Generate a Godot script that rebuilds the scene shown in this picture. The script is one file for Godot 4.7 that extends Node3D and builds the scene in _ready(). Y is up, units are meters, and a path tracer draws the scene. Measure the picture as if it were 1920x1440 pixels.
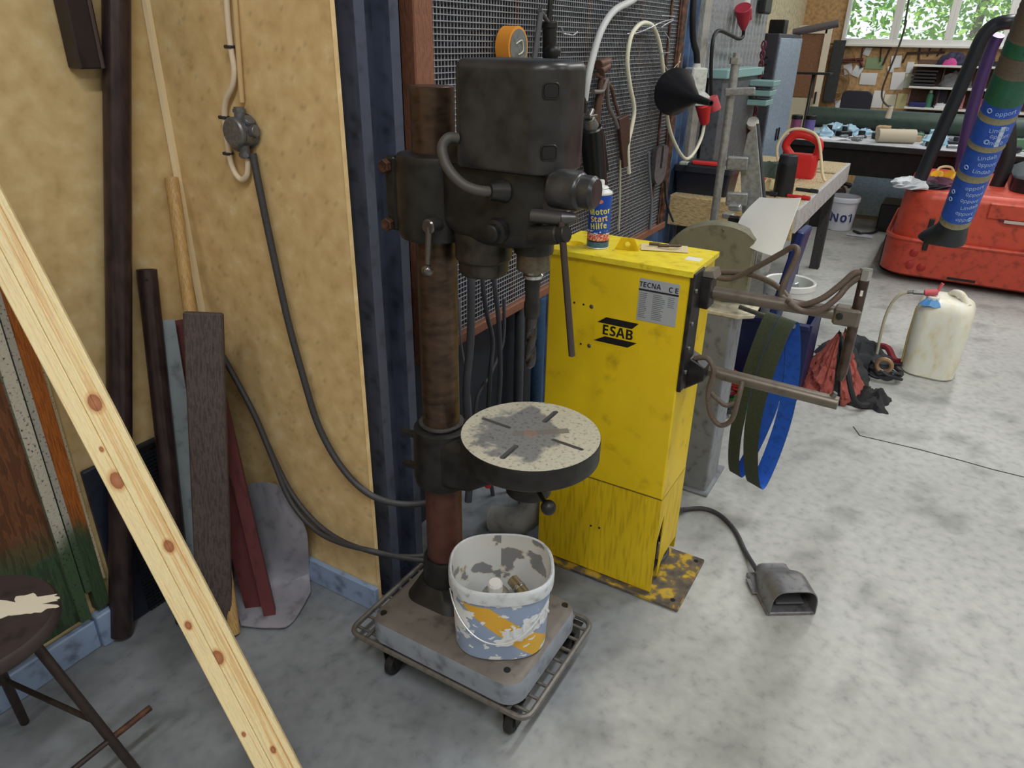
extends Node3D
# A corner of a metal workshop: pillar drill on a wire dolly, yellow spot welder, benches, far wall with windows.

var T := {}
var M := {}
var rng := RandomNumberGenerator.new()


class Geo:
	# triangle soup in world axes; normals are smoothed when the mesh is made
	var v := PackedVector3Array()
	var u := PackedVector2Array()
	var c := PackedColorArray()
	var t := Transform3D()
	var col := Color(1, 1, 1)

	func tri(a: Vector3, b: Vector3, d: Vector3, ua := Vector2(), ub := Vector2(), ud := Vector2()) -> void:
		v.append(t * a)
		v.append(t * b)
		v.append(t * d)
		u.append(ua)
		u.append(ub)
		u.append(ud)
		for i in 3:
			c.append(col)

	func quad(a: Vector3, b: Vector3, d: Vector3, e: Vector3, uva := Vector2(0, 1), uvb := Vector2(1, 1), uvd := Vector2(1, 0), uve := Vector2(0, 0)) -> void:
		tri(a, b, d, uva, uvb, uvd)
		tri(a, d, e, uva, uvd, uve)

	func facing(p: Array, out: Vector3) -> void:
		# polygon of 3 or 4 points wound so that it faces out
		var nn: Vector3 = (p[1] - p[0]).cross(p[2] - p[0])
		if nn.dot(out) < 0.0:
			p.reverse()
		if p.size() == 3:
			tri(p[0], p[1], p[2])
		else:
			quad(p[0], p[1], p[2], p[3])

	func box(o: Vector3, s: Vector3, b := 0.003) -> Geo:
		var h := s * 0.5
		b = minf(b, minf(h.x, minf(h.y, h.z)) * 0.9)
		var p := func(sg: Vector3, ax: int) -> Vector3:
			var q := Vector3()
			for k in 3:
				q[k] = o[k] + sg[k] * (h[k] if k == ax else h[k] - b)
			return q
		for ax in 3:
			var a2 := (ax + 1) % 3
			var a3 := (ax + 2) % 3
			for s1 in [-1.0, 1.0]:
				var ring := []
				for k in [[-1.0, -1.0], [1.0, -1.0], [1.0, 1.0], [-1.0, 1.0]]:
					var sg := Vector3()
					sg[ax] = s1
					sg[a2] = k[0]
					sg[a3] = k[1]
					ring.append(p.call(sg, ax))
				var out := Vector3()
				out[ax] = s1
				facing(ring, out)
				if b <= 0.0:
					continue
				for s2 in [-1.0, 1.0]:
					var sa := Vector3()
					sa[ax] = s1
					sa[a2] = s2
					var sb := sa
					sa[a3] = -1.0
					sb[a3] = 1.0
					facing([p.call(sa, ax), p.call(sb, ax), p.call(sb, a2), p.call(sa, a2)], sa + sb)
		if b > 0.0:
			for x in [-1.0, 1.0]:
				for y in [-1.0, 1.0]:
					for z in [-1.0, 1.0]:
						var sg := Vector3(x, y, z)
						facing([p.call(sg, 0), p.call(sg, 1), p.call(sg, 2)], sg)
		return self

	func loft(rings: Array, cap0 := true, cap1 := true) -> Geo:
		# rings of equally many points, counter-clockwise seen from the end they grow towards
		var m: int = rings[0].size()
		for i in rings.size() - 1:
			var a: PackedVector3Array = rings[i]
			var b: PackedVector3Array = rings[i + 1]
			var v0 := 1.0 - float(i) / (rings.size() - 1)
			var v1 := 1.0 - float(i + 1) / (rings.size() - 1)
			for k in m:
				var k2 := (k + 1) % m
				quad(a[k], a[k2], b[k2], b[k], Vector2(float(k) / m, v0), Vector2(float(k + 1) / m, v0), Vector2(float(k + 1) / m, v1), Vector2(float(k) / m, v1))
		for e in [[cap0, rings[0], true], [cap1, rings[-1], false]]:
			if e[0]:
				var q: PackedVector3Array = e[1]
				var mid := Vector3()
				for w in q:
					mid += w / m
				for k in m:
					if e[2]:
						tri(mid, q[(k + 1) % m], q[k], Vector2(0.5, 0.5), Vector2(0.5, 0.5), Vector2(0.5, 0.5))
					else:
						tri(mid, q[k], q[(k + 1) % m], Vector2(0.5, 0.5), Vector2(0.5, 0.5), Vector2(0.5, 0.5))
		return self

	func lathe(prof: Array, xf := Transform3D(), n := 24, capped := true) -> Geo:
		# profile of (radius, height), outer side from bottom to top
		var rings := []
		for p in prof:
			var r := PackedVector3Array()
			for k in n:
				var a := -TAU * k / n
				r.append(xf * Vector3(cos(a) * p[0], p[1], sin(a) * p[0]))
			rings.append(r)
		return loft(rings, capped and prof[0][0] > 1e-5, capped and prof[-1][0] > 1e-5)

	func rod(a: Vector3, b: Vector3, r0: float, r1 := -1.0, n := 14, bev := 0.0) -> Geo:
		var l := a.distance_to(b)
		var xf := Geo.aim(a, b)
		if r1 < 0.0:
			r1 = r0
		if bev > 0.0:
			return lathe([[r0 - bev, 0.0], [r0, bev], [r1, l - bev], [r1 - bev, l]], xf, n)
		return lathe([[r0, 0.0], [r1, l]], xf, n)

	static func aim(a: Vector3, b: Vector3) -> Transform3D:
		# y axis from a towards b
		var y := (b - a).normalized()
		var x := y.cross(Vector3.FORWARD if absf(y.z) < 0.9 else Vector3.RIGHT).normalized()
		return Transform3D(Basis(x, y, x.cross(y)), a)

	func tube(path: Array, r: Variant, n := 8, closed := false) -> Geo:
		var rings := []
		var m := path.size()
		var side := Vector3()
		for i in m:
			var d: Vector3 = (path[(i + 1) % m] - path[(i - 1 + m) % m]) if closed else (path[mini(i + 1, m - 1)] - path[maxi(i - 1, 0)])
			d = d.normalized()
			if i == 0:
				side = d.cross(Vector3.UP if absf(d.y) < 0.9 else Vector3.RIGHT).normalized()
			side = (side - d * side.dot(d)).normalized()
			var up := d.cross(side)
			var ring := PackedVector3Array()
			var rr: float = r[i] if r is Array else r
			for k in n:
				var a := TAU * k / n
				ring.append(path[i] + (side * cos(a) + up * sin(a)) * rr)
			rings.append(ring)
		if closed:
			rings.append(rings[0])
		return loft(rings, not closed, not closed)

	func ball(o: Vector3, r: Vector3, n := 16) -> Geo:
		var prof := []
		for i in n / 2 + 1:
			var a := -PI / 2 + PI * i / (n / 2)
			prof.append([maxf(cos(a), 0.0), sin(a)])
		prof[0][0] = 0.0
		prof[-1][0] = 0.0
		return lathe(prof, Transform3D(Basis.from_scale(r), o), n)

	func prism(poly: PackedVector2Array, z0: float, z1: float, xf := Transform3D(), bev := 0.0) -> Geo:
		# outline in x and y, drawn out along z
		if Geometry2D.is_polygon_clockwise(poly) == false:
			pass
		else:
			poly = poly.duplicate()
			poly.reverse()
		var lo := poly[0]
		var hi := poly[0]
		for p in poly:
			lo = lo.min(p)
			hi = hi.max(p)
		var inner := poly
		if bev > 0.0:
			var off := Geometry2D.offset_polygon(poly, -bev)
			if off.size() == 1 and off[0].size() == poly.size():
				# match the points of the shrunken outline to those of the outline
				var best := 0
				var bd := 1e9
				for k in poly.size():
					var dd: float = off[0][k].distance_to(poly[0])
					if dd < bd:
						bd = dd
						best = k
				inner = PackedVector2Array()
				for k in poly.size():
					inner.append(off[0][(best + k) % poly.size()])
			else:
				bev = 0.0
		var idx := Geometry2D.triangulate_polygon(inner)
		var uvf := func(p: Vector2) -> Vector2: return Vector2((p.x - lo.x) / maxf(hi.x - lo.x, 1e-6), 1.0 - (p.y - lo.y) / maxf(hi.y - lo.y, 1e-6))
		for i in range(0, idx.size(), 3):
			var a := inner[idx[i]]
			var b := inner[idx[i + 1]]
			var d := inner[idx[i + 2]]
			if (b - a).cross(d - a) < 0.0:
				var s := b
				b = d
				d = s
			tri(xf * Vector3(a.x, a.y, z1), xf * Vector3(b.x, b.y, z1), xf * Vector3(d.x, d.y, z1), uvf.call(a), uvf.call(b), uvf.call(d))
			tri(xf * Vector3(a.x, a.y, z0), xf * Vector3(d.x, d.y, z0), xf * Vector3(b.x, b.y, z0), uvf.call(a), uvf.call(d), uvf.call(b))
		var m := poly.size()
		for k in m:
			var a := poly[k]
			var b := poly[(k + 1) % m]
			var ia := inner[k]
			var ib := inner[(k + 1) % m]
			quad(xf * Vector3(a.x, a.y, z0 + bev), xf * Vector3(b.x, b.y, z0 + bev), xf * Vector3(b.x, b.y, z1 - bev), xf * Vector3(a.x, a.y, z1 - bev))
			if bev > 0.0:
				quad(xf * Vector3(a.x, a.y, z1 - bev), xf * Vector3(b.x, b.y, z1 - bev), xf * Vector3(ib.x, ib.y, z1), xf * Vector3(ia.x, ia.y, z1))
				quad(xf * Vector3(ia.x, ia.y, z0), xf * Vector3(ib.x, ib.y, z0), xf * Vector3(b.x, b.y, z0 + bev), xf * Vector3(a.x, a.y, z0 + bev))
		return self

	func sheet(nx: int, ny: int, f: Callable, th := 0.0) -> Geo:
		# f(s, t) -> point; front side is where s grows to the right and t grows upwards; th is the thickness put behind
		var g := []
		for j in ny + 1:
			var row := PackedVector3Array()
			for i in nx + 1:
				row.append(f.call(float(i) / nx, float(j) / ny))
			g.append(row)
		var back := []
		if th > 0.0:
			for j in ny + 1:
				var row := PackedVector3Array()
				for i in nx + 1:
					var dx: Vector3 = g[j][mini(i + 1, nx)] - g[j][maxi(i - 1, 0)]
					var dy: Vector3 = g[mini(j + 1, ny)][i] - g[maxi(j - 1, 0)][i]
					row.append(g[j][i] - dx.cross(dy).normalized() * th)
				back.append(row)
		for j in ny:
			for i in nx:
				var a := Vector2(float(i) / nx, 1.0 - float(j) / ny)
				var b := Vector2(float(i + 1) / nx, 1.0 - float(j + 1) / ny)
				quad(g[j][i], g[j][i + 1], g[j + 1][i + 1], g[j + 1][i], a, Vector2(b.x, a.y), b, Vector2(a.x, b.y))
				if th > 0.0:
					quad(back[j][i + 1], back[j][i], back[j + 1][i], back[j + 1][i + 1], Vector2(b.x, a.y), a, Vector2(a.x, b.y), b)
		if th > 0.0:
			for i in nx:
				quad(g[0][i + 1], g[0][i], back[0][i], back[0][i + 1])
				quad(g[ny][i], g[ny][i + 1], back[ny][i + 1], back[ny][i])
			for j in ny:
				quad(g[j][0], g[j + 1][0], back[j + 1][0], back[j][0])
				quad(g[j + 1][nx], g[j][nx], back[j][nx], back[j + 1][nx])
		return self

	func arrays(a: Array, xf := Transform3D(), bend := 0.0) -> Geo:
		# triangles of another mesh; bend > 0 wraps them round an upright cylinder of that radius
		var p: PackedVector3Array = a[Mesh.ARRAY_VERTEX]
		var ix: PackedInt32Array = a[Mesh.ARRAY_INDEX] if a[Mesh.ARRAY_INDEX] != null else PackedInt32Array(range(p.size()))
		var q := PackedVector3Array()
		for w in p:
			if bend > 0.0:
				w = Vector3(sin(w.x / bend) * (bend + w.z), w.y, cos(w.x / bend) * (bend + w.z))
			q.append(xf * w)
		for i in range(0, ix.size() - 2, 3):
			tri(q[ix[i]], q[ix[i + 2]], q[ix[i + 1]])
		return self

	func mesh(inv := Transform3D(), smooth_deg := 38.0) -> ArrayMesh:
		var m := v.size()
		var p := PackedVector3Array()
		p.resize(m)
		for i in m:
			p[i] = inv * v[i]
		var fn := PackedVector3Array()
		var n := PackedVector3Array()
		n.resize(m)
		var at := {}
		var lim := cos(deg_to_rad(smooth_deg))
		for f in m / 3:
			var nn := (p[f * 3 + 1] - p[f * 3]).cross(p[f * 3 + 2] - p[f * 3])
			fn.append(nn)
			if smooth_deg > 0.0:
				for k in 3:
					var key := Vector3i((p[f * 3 + k] * 20000.0).round())
					if at.has(key):
						at[key].append(f)
					else:
						at[key] = [f]
		for f in m / 3:
			var own := fn[f].normalized()
			for k in 3:
				var s := own
				if smooth_deg > 0.0:
					var key := Vector3i((p[f * 3 + k] * 20000.0).round())
					s = Vector3()
					for g in at[key]:
						if fn[g].normalized().dot(own) >= lim:
							s += fn[g]
					s = s.normalized() if s.length_squared() > 1e-24 else own
				n[f * 3 + k] = s
		var ix := PackedInt32Array()
		ix.resize(m)
		for f in m / 3:
			ix[f * 3] = f * 3
			ix[f * 3 + 1] = f * 3 + 2
			ix[f * 3 + 2] = f * 3 + 1
		var a := []
		a.resize(Mesh.ARRAY_MAX)
		a[Mesh.ARRAY_VERTEX] = p
		a[Mesh.ARRAY_NORMAL] = n
		a[Mesh.ARRAY_TEX_UV] = u
		a[Mesh.ARRAY_COLOR] = c
		a[Mesh.ARRAY_INDEX] = ix
		var out := ArrayMesh.new()
		out.add_surface_from_arrays(Mesh.PRIMITIVE_TRIANGLES, a)
		return out


func spline(p: Array, k := 6, closed := false) -> Array:
	var out := []
	var m := p.size()
	for i in (m if closed else m - 1):
		var a: Vector3 = p[(i - 1 + m) % m] if closed or i > 0 else p[0]
		var b: Vector3 = p[i]
		var c: Vector3 = p[(i + 1) % m]
		var d: Vector3 = p[(i + 2) % m] if closed or i + 2 < m else p[m - 1]
		for j in k:
			out.append(b.cubic_interpolate(c, a, d, float(j) / k))
	if not closed:
		out.append(p[m - 1])
	return out


func rrect(w: float, h: float, r: float, n := 5) -> PackedVector2Array:
	var q := PackedVector2Array()
	for k in 4:
		var s := Vector2([1, -1, -1, 1][k], [1, 1, -1, -1][k])
		for i in n + 1:
			var a := PI / 2 * (k + float(i) / n)
			q.append(Vector2(s.x * (w / 2 - r), s.y * (h / 2 - r)) + Vector2(cos(a), sin(a)) * r)
	return q


func flat_ring(poly: PackedVector2Array, y: float, o := Vector3()) -> PackedVector3Array:
	# outline in x and z at height y, wound for a loft that grows upwards
	var r := PackedVector3Array()
	for i in poly.size():
		var p := poly[poly.size() - 1 - i]
		r.append(o + Vector3(p.x, y, p.y))
	return r


func pillow(o: Vector3, w: float, d: float, y0: float, y1: float, r: float, edge: float, lower := 0.0) -> Geo:
	# upright body of rounded plan with rounded top edge
	var g := Geo.new()
	var rings := []
	if lower > 0.0:
		for i in 4:
			var a := PI / 2 * i / 4.0
			rings.append(flat_ring(rrect(w - 2 * lower * (1 - sin(a)), d - 2 * lower * (1 - sin(a)), maxf(r - lower * (1 - sin(a)), 0.002)), y0 + lower * (1 - cos(a)), o))
	else:
		rings.append(flat_ring(rrect(w, d, r), y0, o))
	for i in 6:
		var a := PI / 2 * i / 5.0
		rings.append(flat_ring(rrect(w - 2 * edge * (1 - cos(a)), d - 2 * edge * (1 - cos(a)), maxf(r - edge * (1 - cos(a)), 0.002)), y1 - edge * (1 - sin(a)), o))
	return g.loft(rings)


func facing_frame(o: Vector3, out: Vector3, up := Vector3.UP) -> Transform3D:
	# z axis along out, y axis near up
	var z := out.normalized()
	var x := up.cross(z).normalized()
	return Transform3D(Basis(x, z.cross(x), z), o)


# ---------------------------------------------------------------- naming
func numbered(called: String, under: Node) -> String:
	if not under.has_node(called):
		return called
	var k := 1
	while under.has_node("%s_%03d" % [called, k]):
		k += 1
	return "%s_%03d" % [called, k]


func tag(o: Node3D, label: String, category: String, group := "", kind := "") -> void:
	if label:
		o.set_meta("label", label)
	if category:
		o.set_meta("category", category)
	if group:
		o.set_meta("group", group)
	if kind:
		o.set_meta("kind", kind)


func thing(called: String, label: String, category: String, xf: Variant = Vector3(), group := "") -> Node3D:
	var o := Node3D.new()
	o.name = numbered(called, self)
	add_child(o)
	o.transform = xf if xf is Transform3D else Transform3D(Basis(), xf)
	tag(o, label, category, group)
	return o


func root_of(o: Node3D) -> Transform3D:
	var q: Node = o
	while q.get_parent() != self and q.get_parent() != null:
		q = q.get_parent()
	return (q as Node3D).transform if q != self else Transform3D()


func part(called: String, g: Geo, m: Material, under: Node3D, label := "", smooth := 38.0) -> MeshInstance3D:
	# geometry in world axes becomes a child mesh
	var o := MeshInstance3D.new()
	o.name = numbered(called, under)
	o.mesh = g.mesh(root_of(under).affine_inverse(), smooth)
	o.material_override = m
	under.add_child(o)
	if label:
		o.set_meta("label", label)
	return o


func solo(called: String, g: Geo, m: Material, label: String, category: String, xf: Variant = Vector3(), group := "", smooth := 38.0) -> MeshInstance3D:
	var o := MeshInstance3D.new()
	o.name = numbered(called, self)
	var f: Transform3D = xf if xf is Transform3D else Transform3D(Basis(), xf)
	o.mesh = g.mesh(f.affine_inverse(), smooth)
	o.material_override = m
	o.transform = f
	add_child(o)
	tag(o, label, category, group)
	return o


func structure(called: String, g: Geo, m: Material, label: String, category: String, under: Node3D = null, smooth := 38.0) -> MeshInstance3D:
	if under:
		return part(called, g, m, under, label, smooth)
	var o := solo(called, g, m, label, category, Vector3(), "", smooth)
	o.set_meta("kind", "structure")
	return o


func copy(o: Node3D, xf: Transform3D, label: String) -> Node3D:
	var r: Node3D = o.duplicate()
	var base: String = o.name
	r.name = numbered(base, self)
	add_child(r)
	r.transform = xf
	r.set_meta("label", label)
	return r


# ---------------------------------------------------------------- materials
func ntex(seed_: int, freq: float, stops: Array, octaves := 4, size := 512, kind := FastNoiseLite.TYPE_SIMPLEX_SMOOTH) -> NoiseTexture2D:
	var nz := FastNoiseLite.new()
	nz.seed = seed_
	nz.frequency = freq
	nz.noise_type = kind
	nz.fractal_octaves = octaves
	var gr := Gradient.new()
	var offs := PackedFloat32Array()
	var cols := PackedColorArray()
	for s in stops:
		offs.append(s[0])
		cols.append(s[1] if s[1] is Color else Color(s[1], s[1], s[1]))
	gr.offsets = offs
	gr.colors = cols
	var t := NoiseTexture2D.new()
	t.width = size
	t.height = size
	t.seamless = true
	t.noise = nz
	t.color_ramp = gr
	return t


func mat(col: Color, rough := 0.6, metal := 0.0, tex: Texture2D = null, rep: Variant = 2.0, bump := 0.0, bump_tex: Texture2D = null) -> StandardMaterial3D:
	var m := StandardMaterial3D.new()
	m.albedo_color = col
	m.roughness = rough
	m.metallic = metal
	m.cull_mode = BaseMaterial3D.CULL_DISABLED
	if tex or bump_tex:
		m.uv1_triplanar = true
		m.uv1_world_triplanar = false
		m.uv1_scale = rep if rep is Vector3 else Vector3(rep, rep, rep)
	if tex:
		m.albedo_texture = tex
	if bump > 0.0:
		m.heightmap_enabled = true
		m.heightmap_texture = bump_tex if bump_tex else tex
		m.heightmap_scale = bump
	return m


func uvmat(tex: Texture2D, rough := 0.5, metal := 0.0, col := Color(1, 1, 1)) -> StandardMaterial3D:
	var m := StandardMaterial3D.new()
	m.albedo_color = col
	m.albedo_texture = tex
	m.roughness = rough
	m.metallic = metal
	m.cull_mode = BaseMaterial3D.CULL_DISABLED
	m.texture_repeat = false
	return m


func paint(w: int, h: int, f: Callable) -> ImageTexture:
	var im := Image.create(w, h, false, Image.FORMAT_RGB8)
	for y in h:
		for x in w:
			im.set_pixel(x, y, f.call((x + 0.5) / w, (y + 0.5) / h))
	return ImageTexture.create_from_image(im)


func noise(seed_: int, freq: float, octaves := 4) -> FastNoiseLite:
	var nz := FastNoiseLite.new()
	nz.seed = seed_
	nz.frequency = freq
	nz.fractal_octaves = octaves
	return nz


func words(s: String, height: float, depth := 0.0006, weight := 400) -> Array:
	# letters as triangles, centred on the origin, facing +z
	var tm := TextMesh.new()
	var fo := SystemFont.new()
	fo.font_names = PackedStringArray(["Droid Sans"])
	fo.font_weight = weight
	tm.font = fo
	tm.text = s
	tm.font_size = 48
	tm.pixel_size = height / 34.0
	tm.depth = depth
	tm.curve_step = 2.0
	return tm.surface_get_arrays(0)


func c8(r: int, g: int, b: int) -> Color:
	return Color(r / 255.0, g / 255.0, b / 255.0)


func lin(r: int, g: int, b: int) -> Color:
	return c8(r, g, b).srgb_to_linear()

func _ready() -> void:
	rng.seed = 7
	# camera
	var cam := Camera3D.new()
	cam.name = "camera"
	add_child(cam)
	var yaw := -0.524318
	var pit := 0.448633
	var rol := 0.0190919
	var fwd := Vector3(sin(yaw) * cos(pit), -sin(pit), -cos(yaw) * cos(pit))
	var rgt := Vector3(cos(yaw), 0, sin(yaw))
	var up := rgt.cross(fwd)
	cam.transform = Transform3D(Basis(rgt * cos(rol) + up * sin(rol), up * cos(rol) - rgt * sin(rol), -fwd), Vector3(0, 1.6, 0))
	cam.fov = 56.29
	cam.near = 0.05
	cam.far = 200.0
	cam.current = true
	# sky and exposure
	var we := WorldEnvironment.new()
	we.name = "world_environment"
	var env := Environment.new()
	var sky := Sky.new()
	var ps := ProceduralSkyMaterial.new()
	ps.sky_top_color = c8(170, 205, 245)
	ps.sky_horizon_color = c8(235, 243, 250)
	ps.ground_bottom_color = c8(120, 130, 110)
	ps.ground_horizon_color = c8(200, 210, 200)
	ps.energy_multiplier = 1.7
	sky.sky_material = ps
	env.background_mode = Environment.BG_SKY
	env.sky = sky
	env.tonemap_mode = Environment.TONE_MAPPER_LINEAR
	env.tonemap_exposure = 1.0
	env.ambient_light_source = Environment.AMBIENT_SOURCE_DISABLED
	env.sdfgi_enabled = true
	env.ssao_enabled = true
	env.ssil_enabled = true
	we.environment = env
	add_child(we)
	# sun on the trees outside
	var sun := DirectionalLight3D.new()
	sun.name = "sun"
	sun.light_energy = 1.6
	sun.light_color = c8(255, 244, 225)
	sun.light_angular_distance = 1.0
	sun.shadow_enabled = true
	sun.rotation_degrees = Vector3(-48, 25, 0)
	add_child(sun)
	make_materials()
	ceiling_lamps()
	build_setting()
	build_drill()
	build_left()
	build_welder()
	build_wall_things()
	build_middle()
	build_right()
	build_far()


func ceiling_lamps() -> void:
	# rows of tube fittings under the ceiling; each is a glowing diffuser with an area light just below it; the last is added to brighten the far wall
	var spots := [[0.35, 0.5, 5.2], [0.35, -2.9, 4.6], [0.35, -6.4, 4.6], [3.0, 0.5, 4.0], [3.0, -2.9, 4.0], [3.0, -6.4, 4.0], [-0.4, 2.0, 2.0], [0.6, -8.9, 4.5]]
	var words_ := ["over the pillar drill", "over the jerrycan", "over the forklift", "near the right wall behind the camera", "near the right wall beside the welder", "near the right wall by the far end", "above the left wall behind the camera", "added over the far table to brighten the far wall"]
	for i in spots.size():
		var s: Array = spots[i]
		var o := thing("ceiling_lamp", "white fluorescent ceiling lamp " + words_[i], "lamp", Vector3(s[0], 3.7, s[1]), "ceiling lamps")
		var g := Geo.new()
		g.box(Vector3(s[0], 3.76, s[1]), Vector3(0.22, 0.07, 1.5), 0.01)
		part("housing", g, M.white_paint, o)
		var g2 := Geo.new()
		g2.box(Vector3(s[0], 3.715, s[1]), Vector3(0.18, 0.02, 1.44), 0.004)
		part("diffuser", g2, M.lamp_glow, o)
		for e in [-0.6, 0.6]:
			var g3 := Geo.new()
			g3.rod(Vector3(s[0], 3.79, s[1] + e), Vector3(s[0], 4.2, s[1] + e), 0.006)
			part("hanger", g3, M.steel, o)
		var l := AreaLight3D.new()
		l.name = "lamp_light"
		l.area_size = Vector2(0.18, 1.44)
		l.area_normalize_energy = true
		l.light_energy = s[2]
		l.light_color = c8(252, 252, 250)
		l.shadow_enabled = true
		l.area_range = 20.0
		o.add_child(l)
		l.transform = Transform3D(Basis(Vector3.RIGHT, -PI / 2), Vector3(0, -0.005, 0))


func make_materials() -> void:
	T.fine = ntex(1, 0.03, [[0.0, 0.72], [0.45, 0.9], [1.0, 1.0]], 5)
	T.blotch = ntex(2, 0.008, [[0.0, 0.5], [0.35, 0.78], [0.6, 0.95], [1.0, 1.0]], 5)
	T.speck = ntex(3, 0.06, [[0.0, 0.25], [0.2, 0.45], [0.25, 0.93], [0.6, 1.0], [1.0, 0.96]], 3)
	T.grain = ntex(4, 0.02, [[0.0, 0.55], [0.3, 0.8], [0.45, 0.72], [0.55, 0.98], [0.75, 0.86], [1.0, 1.0]], 3)
	T.concrete = ntex(5, 0.02, [[0.0, c8(158, 160, 158)], [0.3, c8(180, 182, 180)], [0.5, c8(186, 188, 186)], [0.75, c8(191, 193, 190)], [1.0, c8(200, 201, 197)]], 7, 1024)
	T.cream = ntex(6, 0.012, [[0.0, c8(196, 166, 114)], [0.3, c8(214, 184, 132)], [0.55, c8(221, 192, 140)], [0.8, c8(228, 202, 152)], [1.0, c8(236, 216, 176)]], 6, 1024)
	T.rust = ntex(7, 0.015, [[0.0, c8(40, 30, 28)], [0.35, c8(74, 52, 44)], [0.6, c8(104, 72, 56)], [0.85, c8(128, 92, 70)], [1.0, c8(140, 120, 104)]], 5)
	T.darkmetal = ntex(8, 0.012, [[0.0, 0.55], [0.4, 0.85], [0.75, 1.0], [0.92, 1.05], [1.0, 1.5]], 6)
	T.felt = ntex(9, 0.11, [[0.0, c8(8, 9, 14)], [0.5, c8(22, 26, 36)], [0.68, c8(50, 58, 74)], [0.85, c8(100, 112, 134)], [1.0, c8(140, 152, 172)]], 3)
	T.galv = ntex(10, 0.02, [[0.0, 0.8], [0.4, 0.9], [0.6, 0.96], [1.0, 1.04]], 4)
	T.wear = ntex(11, 0.01, [[0.0, 0.66], [0.2, 0.82], [0.4, 0.95], [1.0, 1.0]], 6)
	M.white_paint = mat(c8(225, 225, 222), 0.5)
	M.lamp_glow = mat(Color(1, 1, 1), 0.4)
	M.lamp_glow.emission_enabled = true
	M.lamp_glow.emission = c8(255, 250, 240)
	M.lamp_glow.emission_energy_multiplier = 1.5
	M.floor = mat(Color(1, 1, 1), 0.55, 0.0, T.concrete, 0.9, 0.05)
	M.floor.vertex_color_use_as_albedo = true
	M.cream = mat(Color(1, 1, 1), 0.6, 0.0, T.cream, 1.1, 0.06)
	M.cream.vertex_color_use_as_albedo = true
	M.ceiling = mat(c8(215, 213, 205), 0.8, 0.0, T.fine, 0.7)
	M.wall_plain = mat(c8(205, 198, 180), 0.7, 0.0, T.fine, 0.8)
	M.far_brown = mat(c8(214, 174, 124), 0.7, 0.0, T.fine, 1.1)
	M.steel = mat(c8(150, 150, 148), 0.35, 0.85, T.fine, 6.0)
	M.bright_steel = mat(c8(205, 205, 205), 0.22, 0.95)
	M.dark_metal = mat(c8(50, 50, 50), 0.42, 0.35, T.darkmetal, 3.0, 0.03)
	M.black = mat(c8(24, 24, 26), 0.45)
	M.black_rubber = mat(c8(32, 32, 34), 0.6, 0.0, T.fine, 9.0)
	M.cable = mat(c8(70, 70, 74), 0.55, 0.0, T.fine, 9.0)
	M.navy = mat(c8(78, 85, 106), 0.4, 0.15, T.wear, 2.2, 0.02)
	M.navy_dark = mat(c8(40, 45, 60), 0.45, 0.15, T.wear, 2.2)
	M.skirting = mat(c8(150, 172, 208), 0.55, 0.0, T.wear, 2.0)
	M.rust = mat(c8(235, 225, 220), 0.6, 0.25, T.rust, 3.0, 0.05)
	M.rust_wood = mat(c8(150, 98, 74), 0.7, 0.0, T.grain, Vector3(30, 2, 30))
	M.felt = mat(Color(1, 1, 1), 0.95, 0.0, T.felt, Vector3(9, 5, 9), 0.5)
	M.wire = mat(c8(172, 174, 180), 0.4, 0.4)
	M.galv = mat(c8(176, 180, 186), 0.45, 0.45, T.galv, 3.0)
	M.blue_sheet = mat(c8(84, 116, 160), 0.5, 0.1, T.blotch, 1.6)
	M.glass = mat(Color(0.95, 1, 0.98, 0.06), 0.02)
	M.glass.transparency = BaseMaterial3D.TRANSPARENCY_ALPHA


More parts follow.
